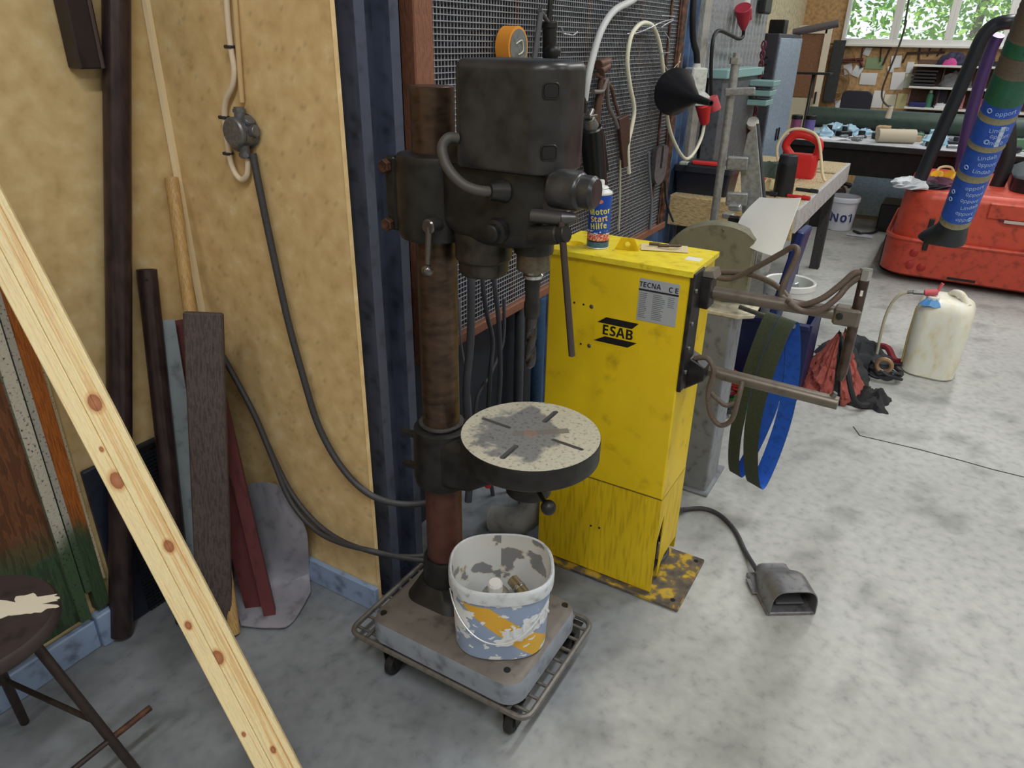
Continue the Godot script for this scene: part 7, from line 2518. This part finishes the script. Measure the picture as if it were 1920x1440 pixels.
func build_far() -> void:
	var z := -10.41
	# tall grey cabinet
	var cab := thing("cabinet", "tall grey steel cabinet with dark end beyond the corrugated sheet", "cabinet", Vector3(-1.4, 0, -6.75))
	var g := Geo.new()
	g.box(Vector3(-1.48, 0.845, -6.75), Vector3(0.28, 1.65, 0.88), 0.006)
	part("cabinet_body", g, mat(c8(72, 72, 82), 0.5, 0.2, T.wear, 2.0), cab, "dark grey body")
	for k in 2:
		g = Geo.new()
		g.box(Vector3(-1.333, 0.85, -6.53 - 0.43 * k), Vector3(0.018, 1.58, 0.42), 0.004)
		var d := part("door", g, mat(c8(164, 184, 206), 0.4, 0.3, T.galv, 2.5), cab, "scuffed pale blue-grey door")
		g = Geo.new()
		g.box(Vector3(-1.318, 0.9, -6.7 - 0.09 * k), Vector3(0.012, 0.1, 0.02), 0.003)
		part("handle", g, M.dark_metal, d)
	for k in 4:
		g = Geo.new()
		g.box(Vector3(-1.5 + 0.02, 1.5 - k * 0.05, -6.307), Vector3(0.16, 0.012, 0.006), 0.001)
		part("vent_slot", g, M.black, cab)
	g = Geo.new()
	g.box(Vector3(-1.42, 1.72, -6.6), Vector3(0.12, 0.1, 0.14), 0.006)
	solo("dark_box", g, M.black, "small dark box on top of the tall grey cabinet", "box", Vector3(-1.42, 1.67, -6.6))
	g = Geo.new()
	g.rod(Vector3(-1.4, 1.685, -7.1), Vector3(-1.05, 1.76, -7.12), 0.03, -1.0, 14)
	solo("roll", g, mat(c8(96, 90, 92), 0.6), "dark roll lying across the top of the grey cabinet", "roll", Vector3(-1.4, 1.67, -7.1))
	# pale door leaf standing at the far wall
	var dr := Node3D.new()
	dr.name = "door_2"
	add_child(dr)
	dr.position = Vector3(-1.75, 0, -10.2)
	tag(dr, "pale framed door with brown panel at the far left corner", "door", "", "structure")
	var pale := mat(c8(232, 222, 204), 0.55)
	for e in [[-1.925, 0.9, 0.05, 1.8], [-1.6, 0.9, 0.075, 1.8]]:
		g = Geo.new()
		g.box(Vector3(e[0], e[1], -10.2), Vector3(e[2], e[3], 0.045), 0.003)
		part("stile", g, pale, dr)
	g = Geo.new()
	g.box(Vector3(-1.76, 1.76, -10.2), Vector3(0.3, 0.09, 0.045), 0.003)
	part("rail", g, pale, dr)
	g = Geo.new()
	g.box(Vector3(-1.76, 1.36, -10.21), Vector3(0.29, 0.72, 0.012), 0.001)
	part("panel", g, mat(c8(150, 108, 82), 0.4, 0.0, T.fine, 3.0), dr, "brown upper panel")
	g = Geo.new()
	g.box(Vector3(-1.76, 0.5, -10.21), Vector3(0.29, 0.98, 0.016), 0.001)
	part("panel", g, mat(c8(206, 200, 178), 0.6), dr, "beige lower panel")
	g = Geo.new()
	g.box(Vector3(-1.61, 1.0, -10.165), Vector3(0.02, 0.14, 0.03), 0.004)
	part("handle", g, M.black, dr)
	g = Geo.new()
	g.box(Vector3(-1.47, 1.3, -10.33), Vector3(0.14, 0.7, 0.03), 0.003)
	solo("dark_board", g, mat(c8(58, 62, 66), 0.5, 0.0, T.wear, 3.0), "dark narrow board fixed to the brown wall right of the pale door", "board", Vector3(-1.47, 0.95, -10.33))
	# far steel table
	var tz0 := -7.43
	var t := thing("steel_table", "long dark steel table loaded with clutter before the far windows", "table", Vector3(-0.1, 0, -8.2))
	var dk := mat(c8(44, 40, 42), 0.5, 0.3, T.wear, 1.5)
	g = Geo.new()
	g.box(Vector3(0.0, 0.785, -8.22), Vector3(2.9, 0.03, 1.6), 0.004)
	part("top", g, mat(c8(196, 198, 202), 0.45, 0.1, T.wear, 1.2), t)
	g = Geo.new()
	g.box(Vector3(0.0, 0.772, tz0 + 0.015), Vector3(2.92, 0.05, 0.03), 0.004)
	part("edge_bar", g, dk, t)
	g = Geo.new()
	g.box(Vector3(0.0, 0.635, tz0 - 0.03), Vector3(2.8, 0.23, 0.04), 0.005)
	part("apron", g, mat(c8(58, 46, 44), 0.55, 0.2, T.rust, 1.0), t, "rusty dark apron")
	for e in [[-0.98, -7.55], [1.2, -7.55], [-1.3, -8.9], [1.2, -8.9]]:
		g = Geo.new()
		g.box(Vector3(e[0], 0.385, e[1]), Vector3(0.1, 0.77, 0.1), 0.004)
		part("leg", g, dk, t)
	g = Geo.new()
	g.box(Vector3(-0.95, 0.12, -8.2), Vector3(0.08, 0.08, 1.3), 0.004)
	part("stretcher", g, dk, t)
	g = Geo.new()
	g.t = Transform3D(Basis(Vector3.RIGHT, 0.42), Vector3(-0.38, 0.2, -8.55))
	g.box(Vector3.ZERO, Vector3(0.9, 0.012, 0.8), 0.003)
	solo("sheet_metal", g, mat(c8(180, 192, 190), 0.4, 0.1, T.galv, 2.0), "pale grey metal sheet leaning under the far table", "sheet metal", Vector3(-0.45, 0.05, -8.75))
	g = Geo.new()
	g.box(Vector3(-0.2, 0.13, -7.85), Vector3(0.5, 0.26, 0.4), 0.01)
	solo("black_crate", g, M.black, "black crate on the floor under the far table beside the forklift", "crate", Vector3(-0.2, 0, -7.85))
	# white bucket with dark print
	var bp := Vector3(-0.77, 0, -7.55)
	var bk := thing("bucket", "white plastic bucket with dark blue print on the floor before the far table", "bucket", bp)
	g = Geo.new()
	g.lathe([[0.11, 0.0], [0.116, 0.004], [0.138, 0.265], [0.147, 0.268], [0.15, 0.3], [0.144, 0.312], [0.136, 0.306], [0.12, 0.05], [0.0, 0.05]], Transform3D(Basis(), bp), 32)
	var bw := part("bucket_wall", g, mat(c8(214, 216, 224), 0.4), bk)
	part("lettering", flat_words("No1", 0.085, Transform3D(Basis(Vector3.UP, 0.25), bp + Vector3(0, 0.13, 0)), 700, 0.129), mat(c8(42, 52, 106), 0.5), bw)
	g = Geo.new()
	var ring := []
	for k in 14:
		var a := TAU * k / 14.0
		var th := -0.62 + sin(a) * 0.16
		ring.append(bp + Vector3(sin(th) * 0.129, 0.135 + cos(a) * 0.04, cos(th) * 0.129))
	g.tube(ring, 0.005, 6, true)
	part("lettering", g, mat(c8(70, 80, 120), 0.5), bw)
	g = Geo.new()
	g.tube(spline([Vector3(-0.62, 0.01, -7.5), Vector3(-0.55, 0.012, -7.42), Vector3(-0.46, 0.012, -7.5), Vector3(-0.42, 0.03, -7.62)], 5), 0.012, 6)
	solo("black_plug", g, M.black, "black plug and lead on the floor right of the printed bucket", "plug", Vector3(-0.5, 0, -7.5))
	g = Geo.new()
	g.sheet(6, 6, func(s: float, tt: float) -> Vector3: return Vector3(-0.66 + s * 0.22, 0.006 + 0.012 * sin(s * 6.0) * sin(tt * 5.0), -7.3 - tt * 0.09), 0.002)
	solo("plastic_strip", g, mat(c8(170, 172, 180), 0.4), "crumpled pale plastic strip on the floor by the printed bucket", "plastic", Vector3(-0.55, 0, -7.35))
	# clutter on the table
	for k in 2:
		var p: Vector3 = Vector3(-1.33 + 0.115 * k, 0.8, -7.6 - 0.05 * k)
		var c := thing("tin", ["pale tin with purple label and black lid, left of the two on the far table", "violet tin with black lid, right of the two on the far table"][k], "tin", p, "tins on the far table")
		g = Geo.new()
		g.lathe([[0.045, 0.0], [0.047, 0.003], [0.047, 0.16]], Transform3D(Basis(), p), 22)
		part("tin_body", g, mat([c8(150, 90, 130), c8(120, 110, 180)][k], 0.4, 0.2, T.wear, 8.0), c)
		g = Geo.new()
		g.lathe([[0.05, 0.158], [0.051, 0.162], [0.051, 0.19], [0.047, 0.195]], Transform3D(Basis(), p), 22)
		part("lid", g, M.black, c)
	g = Geo.new()
	g.lathe([[0.05, 0.0], [0.06, 0.0], [0.06, 0.32], [0.05, 0.32], [0.05, 0.02]], Geo.aim(Vector3(-0.61, 0.862, -7.62), Vector3(-0.3, 0.862, -7.75)), 24)
	solo("cardboard_tube", g, mat(c8(190, 180, 158), 0.7), "beige cardboard tube lying near the front of the far table", "tube", Vector3(-0.61, 0.8, -7.62))
	g = Geo.new()
	g.rod(Vector3(-1.42, 0.9, -8.72), Vector3(0.9, 0.9, -8.8), 0.1, -1.0, 20, 0.01)
	solo("green_tube", g, mat(c8(54, 74, 66), 0.5, 0.1, T.wear, 2.0), "long dark green tube lying along the back of the far table", "tube", Vector3(-0.3, 0.8, -8.76))
	g = Geo.new()
	g.rod(Vector3(-1.38, 0.81, -8.35), Vector3(-1.4, 1.32, -8.5), 0.018)
	g.box(Vector3(-1.4, 1.33, -8.5), Vector3(0.34, 0.02, 0.2), 0.003)
	solo("tool_stand", g, M.black, "black stand with flat top rising from the left end of the far table", "stand", Vector3(-1.38, 0.8, -8.35))
	var kinds := [
		["machine_part", "dark metal %s on the far table, ", "metal part", "dark metal parts on the far table"],
		["paper_sheet", "white paper sheet on the far table, ", "paper", "paper sheets on the far table"],
		["plastic_bag", "pale blue plastic bag on the far table, ", "bag", "plastic bags on the far table"],
		["steel_sleeve", "small steel sleeve on the far table, ", "sleeve", "steel sleeves on the far table"],
		["carton", "small %s carton on the far table, ", "carton", "cartons on the far table"]]
	var dm := mat(c8(46, 48, 54), 0.45, 0.4)
	var st := mat(c8(160, 164, 170), 0.3, 0.8)
	var pp := mat(c8(226, 230, 234), 0.6)
	var bl := mat(c8(166, 204, 226), 0.35)
	var ctn := [mat(c8(176, 150, 116), 0.7), mat(c8(122, 118, 126), 0.6), mat(c8(90, 130, 100), 0.6), mat(c8(190, 60, 60), 0.5)]
	var rg := RandomNumberGenerator.new()
	rg.seed = 5
	var counts := [27, 19, 9, 13, 8]
	var grid := []
	for i in 13:
		for j in 6:
			grid.append([Vector2(-1.1 + i * 0.155 + rg.randf() * 0.03, -7.6 - j * 0.165 - rg.randf() * 0.03), "%s row, %s from its left end" % [["front", "second", "third", "fourth", "fifth", "back"][j], ["first", "second", "third", "fourth", "fifth", "sixth", "seventh", "eighth", "ninth", "tenth", "eleventh", "twelfth", "thirteenth"][i]]])
	for i in range(grid.size() - 1, 0, -1):
		var j := rg.randi() % (i + 1)
		var w: Array = grid[i]
		grid[i] = grid[j]
		grid[j] = w
	var gi := 0
	for kind in 5:
		for n in counts[kind]:
			var c: Vector2 = grid[gi][0]
			var spot: String = grid[gi][1]
			gi += 1
			var look: String = kinds[kind][1]
			if c.y > -7.82 and c.x > -0.7 and c.x < -0.2:
				continue
			var p := Vector3(c.x, 0.8, c.y)
			var turn := Basis(Vector3.UP, rg.randf() * TAU)
			g = Geo.new()
			g.t = Transform3D(turn, p)
			var s := 0.7 + 0.6 * rg.randf()
			var m: Material = dm
			if kind == 0:
				look = look % ["spool", "block", "flange"][n % 3]
			elif kind == 4:
				look = look % ["brown", "grey", "green", "red"][n % 4]
			if kind == 0:
				if n % 3 == 0:
					g.rod(Vector3(-0.06 * s, 0.025, 0), Vector3(0.06 * s, 0.025, 0), 0.024 * s, -1.0, 12, 0.004)
					g.rod(Vector3(-0.02 * s, 0.025, 0), Vector3(0.015 * s, 0.025, 0), 0.03 * s, -1.0, 12, 0.004)
				elif n % 3 == 1:
					g.box(Vector3(0, 0.02 * s, 0), Vector3(0.11 * s, 0.04 * s, 0.07 * s), 0.006)
					g.rod(Vector3(0, 0.04 * s, 0), Vector3(0, 0.075 * s, 0), 0.02 * s, -1.0, 12, 0.003)
				else:
					g.lathe([[0.02 * s, 0.0], [0.045 * s, 0.0], [0.048 * s, 0.012], [0.03 * s, 0.03], [0.028 * s, 0.06 * s]], Transform3D(), 16)
			elif kind == 1:
				m = pp
				g.sheet(4, 4, func(a: float, b: float) -> Vector3: return Vector3((a - 0.5) * 0.19, 0.004 + 0.008 * sin(a * 4.0 + n), (0.5 - b) * 0.14), 0.001)
			elif kind == 2:
				m = bl
				var nz := noise(200 + n, 3.0, 3)
				var rs := []
				for h in 6:
					var q := PackedVector3Array()
					for k in 14:
						var a := -TAU * k / 14.0
						var w := 1.0 + 0.5 * nz.get_noise_3d(cos(a) * 1.5, h * 0.4, sin(a) * 1.5)
						q.append(Vector3(cos(a) * 0.1 * s * w * sqrt(1.02 - pow(h / 5.0, 2)), 0.075 * s * w * h / 5.0, sin(a) * 0.075 * s * w * sqrt(1.02 - pow(h / 5.0, 2))))
					rs.append(q)
				g.loft(rs)
			elif kind == 3:
				m = st
				g.rod(Vector3(-0.05 * s, 0.016, 0), Vector3(0.05 * s, 0.016, 0), 0.0155, -1.0, 12, 0.002)
				g.rod(Vector3(0.05 * s, 0.016, 0), Vector3(0.09 * s, 0.016, 0), 0.01, -1.0, 12, 0.002)
			else:
				m = ctn[n % 4]
				g.box(Vector3(0, 0.035 * s, 0), Vector3(0.13 * s, 0.07 * s, 0.09 * s), 0.004)
				g.box(Vector3(0, 0.071 * s, 0), Vector3(0.12 * s, 0.003, 0.02 * s), 0.0)
			solo(kinds[kind][0], g, m, look + spot, kinds[kind][2], p, kinds[kind][3])
	# chair behind the table
	var cp := Vector3(-1.06, 0, -9.5)
	var ch := thing("office_chair", "dark office chair with rounded backrest behind the far table", "chair", cp)
	g = Geo.new()
	g.prism(rrect(0.32, 0.34, 0.06, 5), -0.03, 0.03, Transform3D(Basis(Vector3.RIGHT, -0.1), cp + Vector3(0, 0.965, 0.0)), 0.012)
	part("backrest", g, mat(c8(28, 30, 48), 0.6), ch)
	g = Geo.new()
	g.box(cp + Vector3(0, 0.46, -0.22), Vector3(0.44, 0.07, 0.42), 0.03)
	part("seat", g, mat(c8(28, 30, 48), 0.6), ch)
	g = Geo.new()
	g.rod(cp + Vector3(0, 0.06, -0.2), cp + Vector3(0, 0.43, -0.2), 0.025)
	g.tube([cp + Vector3(0, 0.85, -0.04), cp + Vector3(0, 0.5, -0.04), cp + Vector3(0, 0.44, -0.12)], 0.02, 8)
	part("stem", g, M.dark_metal, ch)
	for k in 5:
		g = Geo.new()
		var a := TAU * k / 5.0
		g.rod(cp + Vector3(0, 0.09, -0.2), cp + Vector3(cos(a) * 0.25, 0.05, -0.2 + sin(a) * 0.25), 0.018)
		g.ball(cp + Vector3(cos(a) * 0.25, 0.028, -0.2 + sin(a) * 0.25), Vector3(0.027, 0.027, 0.027), 10)
		part("foot", g, M.dark_metal, ch)
	# shelf unit under the windows
	var sh := thing("shelf_unit", "white three tier wall shelf with brown back under the far windows", "shelf", Vector3(0.15, 0.9, -10.3))
	for y in [1.41, 1.18, 0.955]:
		g = Geo.new()
		g.box(Vector3(0.2, y - 0.011, -10.27), Vector3(1.6, 0.022, 0.28), 0.003)
		part("shelf_board", g, M.white_paint, sh)
	g = Geo.new()
	g.box(Vector3(0.2, 1.1, -10.4), Vector3(1.56, 0.72, 0.012), 0.001)
	part("back_board", g, mat(c8(110, 82, 68), 0.7, 0.0, T.fine, 2.0), sh)
	for x in [-0.28, 0.22, 0.75]:
		g = Geo.new()
		g.box(Vector3(x, 1.1, -10.32), Vector3(0.016, 0.74, 0.14), 0.001)
		part("upright", g, mat(c8(96, 74, 64), 0.7), sh)
	var lump := func(called: String, label: String, cat: String, p: Vector3, sz: Vector3, col: Color, sd: int) -> void:
		var nz := noise(sd, 3.0, 3)
		var q := Geo.new()
		var rs := []
		for h in 7:
			var r := PackedVector3Array()
			for k in 18:
				var a := -TAU * k / 18.0
				var w := 1.0 + 0.4 * nz.get_noise_3d(cos(a) * 1.4, h * 0.35, sin(a) * 1.4)
				var f := sqrt(1.03 - pow(h / 6.0, 2)) * w
				r.append(p + Vector3(cos(a) * sz.x / 2 * f, sz.y * w * h / 6.0, clampf(sin(a) * sz.z / 2 * f, -sz.z / 2, sz.z)))
			rs.append(r)
		q.loft(rs)
		solo(called, q, mat(col, 0.7), label, cat, p)
	lump.call("dark_bag", "dark blue bag with pink cloth on the top shelf, left one", "bag", Vector3(-0.22, 1.41, -10.27), Vector3(0.3, 0.13, 0.16), c8(48, 46, 76), 301)
	lump.call("pink_cloth", "pink cloth in front of the dark blue bag on the top shelf", "cloth", Vector3(-0.24, 1.41, -10.16), Vector3(0.14, 0.07, 0.04), c8(206, 76, 150), 302)
	lump.call("black_bag", "black pointed bag on the top shelf right of the pink cloth", "bag", Vector3(0.08, 1.41, -10.27), Vector3(0.24, 0.15, 0.16), c8(38, 38, 46), 303)
	lump.call("grey_bag", "grey plastic bag on the middle shelf", "bag", Vector3(-0.14, 1.18, -10.27), Vector3(0.3, 0.15, 0.16), c8(112, 112, 116), 304)
	lump.call("white_paper_stack", "white crumpled paper on the lowest shelf right of the green bottle", "paper", Vector3(-0.22, 0.955, -10.22), Vector3(0.16, 0.05, 0.1), c8(214, 216, 220), 305)
	for k in 5:
		g = Geo.new()
		g.box(Vector3(-0.47, 1.2 + k * 0.036, -10.26), Vector3(0.26 - 0.02 * (k % 2), 0.022, 0.2), 0.004)
		solo("wire_tray", g, mat(c8(46, 44, 48), 0.5), ["lowest dark tray of the stack on the middle shelf", "second lowest dark tray of the stack on the middle shelf", "middle dark tray of the stack on the middle shelf", "second highest dark tray of the stack on the middle shelf", "topmost dark tray of the stack on the middle shelf"][k], "tray", Vector3(-0.47, 1.2 + k * 0.036, -10.26), "trays on the middle shelf")
	var gb := Vector3(-0.36, 0.955, -10.24)
	var bot := thing("green_bottle", "slim green bottle standing on the lowest shelf", "bottle", gb)
	g = Geo.new()
	g.lathe([[0.032, 0.0], [0.034, 0.004], [0.034, 0.13], [0.02, 0.155], [0.016, 0.158]], Transform3D(Basis(), gb), 20)
	part("bottle_body", g, mat(c8(70, 130, 104), 0.35), bot)
	g = Geo.new()
	g.rod(gb + Vector3(0, 0.157, 0), gb + Vector3(0, 0.185, 0), 0.017, -1.0, 14, 0.002)
	part("cap", g, mat(c8(196, 224, 210), 0.4), bot)
	var boxes := [["blue_case", "flat dark blue case on the lowest shelf left of the green bottle", Vector3(-0.47, 0.98, -10.25), Vector3(0.17, 0.05, 0.2), c8(44, 48, 110)], ["navy_box", "tall navy box on the lowest shelf right of the green bottle", Vector3(-0.25, 1.055, -10.33), Vector3(0.13, 0.19, 0.1), c8(34, 36, 58)], ["red_carton", "red and white carton on the lowest shelf", Vector3(-0.06, 1.03, -10.25), Vector3(0.11, 0.15, 0.12), c8(196, 120, 124)], ["red_carton", "second red carton on the lowest shelf behind the purple guard bar", Vector3(0.14, 1.015, -10.25), Vector3(0.12, 0.12, 0.12), c8(180, 78, 86)], ["black_case", "black case on the middle shelf at its right part", Vector3(0.3, 1.225, -10.27), Vector3(0.2, 0.09, 0.16), c8(34, 34, 40)], ["white_carton", "white carton on the top shelf behind the hose", Vector3(0.36, 1.46, -10.27), Vector3(0.12, 0.1, 0.12), c8(214, 206, 200)]]
	for b in boxes:
		g = Geo.new()
		g.box(b[2], b[3], 0.006)
		g.box(b[2] + Vector3(0, b[3].y / 2, 0), Vector3(b[3].x * 0.96, 0.004, b[3].z * 0.96), 0.001)
		solo(b[0], g, mat(b[4], 0.5, 0.0, T.wear, 9.0), b[1], "box", b[2] - Vector3(0, b[3].y / 2, 0))
	# papers pinned to the far wall
	var sheets := [
		[Vector3(-1.148, 1.541, -10.405), 0.1, 0.14, -0.3, c8(232, 234, 240), "white note hanging from the tool rack under the sill"],
		[Vector3(-1.327, 1.329, -10.405), 0.13, 0.15, 0.3, c8(226, 228, 240), "left of the two tilted white sheets on the brown wall"],
		[Vector3(-1.218, 1.309, -10.400), 0.13, 0.15, -0.35, c8(222, 228, 236), "right of the two tilted white sheets on the brown wall"],
		[Vector3(-1.076, 1.230, -10.405), 0.25, 0.17, 0.0, c8(226, 228, 232), "wide white sheet under the green picture"],
		[Vector3(-1.042, 1.403, -10.405), 0.27, 0.16, 0.0, c8(140, 164, 128), "green landscape picture on the brown wall"],
		[Vector3(-0.813, 1.428, -10.405), 0.15, 0.17, 0.1, c8(234, 236, 240), "white sheet right of the green picture"],
		[Vector3(-0.852, 1.345, -10.402), 0.09, 0.09, 0.2, c8(224, 228, 234), "small white note below the white sheet right of the green picture"],
		[Vector3(-0.651, 1.369, -10.405), 0.1, 0.16, 0.0, c8(230, 232, 236), "narrow white sheet beside the shelf end"],
		[Vector3(-0.749, 1.219, -10.405), 0.19, 0.25, 0.05, c8(236, 236, 240), "largest white sheet in the middle of the brown wall"],
		[Vector3(-0.623, 1.224, -10.402), 0.14, 0.2, 0.0, c8(218, 228, 216), "pale green sheet left of the shelf"],
		[Vector3(-0.920, 1.007, -10.405), 0.16, 0.25, 0.0, c8(232, 232, 236), "tall white sheet right of the chair"],
		[Vector3(-0.785, 0.990, -10.405), 0.17, 0.2, 0.05, c8(228, 226, 206), "pale cream sheet behind the hanging cord end"],
		[Vector3(-0.657, 0.997, -10.405), 0.15, 0.22, 0.0, c8(228, 222, 170), "yellow sheet low on the brown wall"],
		[Vector3(-0.541, 1.044, -10.405), 0.15, 0.18, -0.1, c8(226, 176, 204), "pink sheet low beside the shelf"],
		[Vector3(-1.341, 0.911, -10.405), 0.13, 0.16, 0.25, c8(226, 230, 238), "white sheet left of the chair"]]
	for s in sheets:
		g = Geo.new()
		g.t = Transform3D(Basis(Vector3.BACK, s[3]), s[0])
		g.sheet(4, 4, func(a: float, b: float) -> Vector3: return Vector3((a - 0.5) * s[1] * 0.74, (b - 0.5) * s[2] * 0.78, 0.006 * sin(b * 3.0) + 0.002), 0.0008)
		solo("paper_sheet", g, mat(s[4], 0.7), s[5], "paper" if not "picture" in s[5] else "picture", s[0], "" if "picture" in s[5] else "papers on the far wall")
	# tools hung under the sill
	var iron := mat(c8(64, 46, 44), 0.6, 0.2)
	var hung := [
		["tool_bracket", "dark tool bracket under the sill with two long rods", [[Vector3(-1.216, 1.593, -10.385), Vector3(-0.894, 1.587, -10.385), 0.016], [Vector3(-1.211, 1.569, -10.385), Vector3(-1.188, 1.346, -10.385), 0.008], [Vector3(-1.006, 1.573, -10.385), Vector3(-0.985, 1.423, -10.385), 0.008], [Vector3(-0.911, 1.564, -10.385), Vector3(-0.948, 1.389, -10.385), 0.01]]],
		["wire_tool", "dark wire tool rack hanging above the left shelf end", [[Vector3(-0.719, 1.522, -10.385), Vector3(-0.325, 1.543, -10.385), 0.012], [Vector3(-0.595, 1.593, -10.385), Vector3(-0.580, 1.457, -10.385), 0.012], [Vector3(-0.485, 1.595, -10.385), Vector3(-0.499, 1.494, -10.385), 0.01], [Vector3(-0.368, 1.586, -10.385), Vector3(-0.401, 1.496, -10.385), 0.01], [Vector3(-0.710, 1.534, -10.385), Vector3(-0.741, 1.418, -10.385), 0.01]]],
		["red_tool_bar", "dark red tool bar on the brown wall above the tilted sheets", [[Vector3(-1.466, 1.421, -10.385), Vector3(-1.178, 1.441, -10.385), 0.02], [Vector3(-1.214, 1.440, -10.385), Vector3(-1.161, 1.359, -10.385), 0.014]]]]
	for h in hung:
		g = Geo.new()
		for e in h[2]:
			g.rod(e[0], e[1], e[2], -1.0, 8)
		solo(h[0], g, iron if h[0] != "red_tool_bar" else mat(c8(96, 44, 52), 0.5), h[1], "tool rack", h[2][0][0])
	g = Geo.new()
	var cc := Vector3() + Vector3(-1.373, 1.507, -10.385)
	g.tube([cc + Vector3(-0.13, -0.09, 0.03), cc + Vector3(0.0, 0.1, 0.03), cc + Vector3(0.13, -0.09, 0.03)], 0.009, 6, true)
	solo("wire_triangle", g, mat(c8(120, 92, 66), 0.6), "triangular wire frame hung on the brown wall below the window corner", "wire frame", cc)
	for k in 2:
		g = Geo.new()
		var c2: Vector3 = [Vector3(-1.377, 1.195, -10.385), Vector3(-1.405, 1.120, -10.385)][k]
		var pts := []
		for i in 26:
			var a := TAU * i / 12.0
			pts.append(c2 + Vector3(cos(a) * (0.1 + 0.02 * k), sin(a) * 0.14, 0.02 + 0.002 * i))
		g.tube(spline(pts, 3), 0.008, 6)
		solo("rope_coil", g, mat(c8(150, 116, 82), 0.8), ["tan rope coil hung on the brown wall above the white sheet", "lower tan rope coil hung beside the dark board"][k], "rope", c2)
	# cord hanging from the ceiling
	g = Geo.new()
	g.tube(spline([Vector3(-0.78, 4.2, -8.5), Vector3(-0.675, 1.991, -8.500), Vector3(-0.657, 1.812, -8.500), Vector3(-0.668, 1.619, -8.500), Vector3(-0.706, 1.391, -8.500), Vector3(-0.731, 1.220, -8.500), Vector3(-0.714, 1.123, -8.500), Vector3(-0.662, 1.066, -8.500), Vector3(-0.616, 1.053, -8.500)], 6), 0.009, 8)
	solo("drop_cable", g, mat(c8(62, 52, 48), 0.5), "dark cord hanging from the ceiling over the far table", "cord", Vector3(-0.731, 1.220, -8.500))
	g = Geo.new()
	g.rod(Vector3(-0.616, 1.053, -8.500), Vector3(-0.625, 0.943, -8.500), 0.022, 0.03, 12, 0.003)
	solo("pendant_switch", g, mat(c8(196, 186, 166), 0.5), "pale pendant switch at the end of the hanging cord", "switch", Vector3(-0.622, 1.013, -8.500))
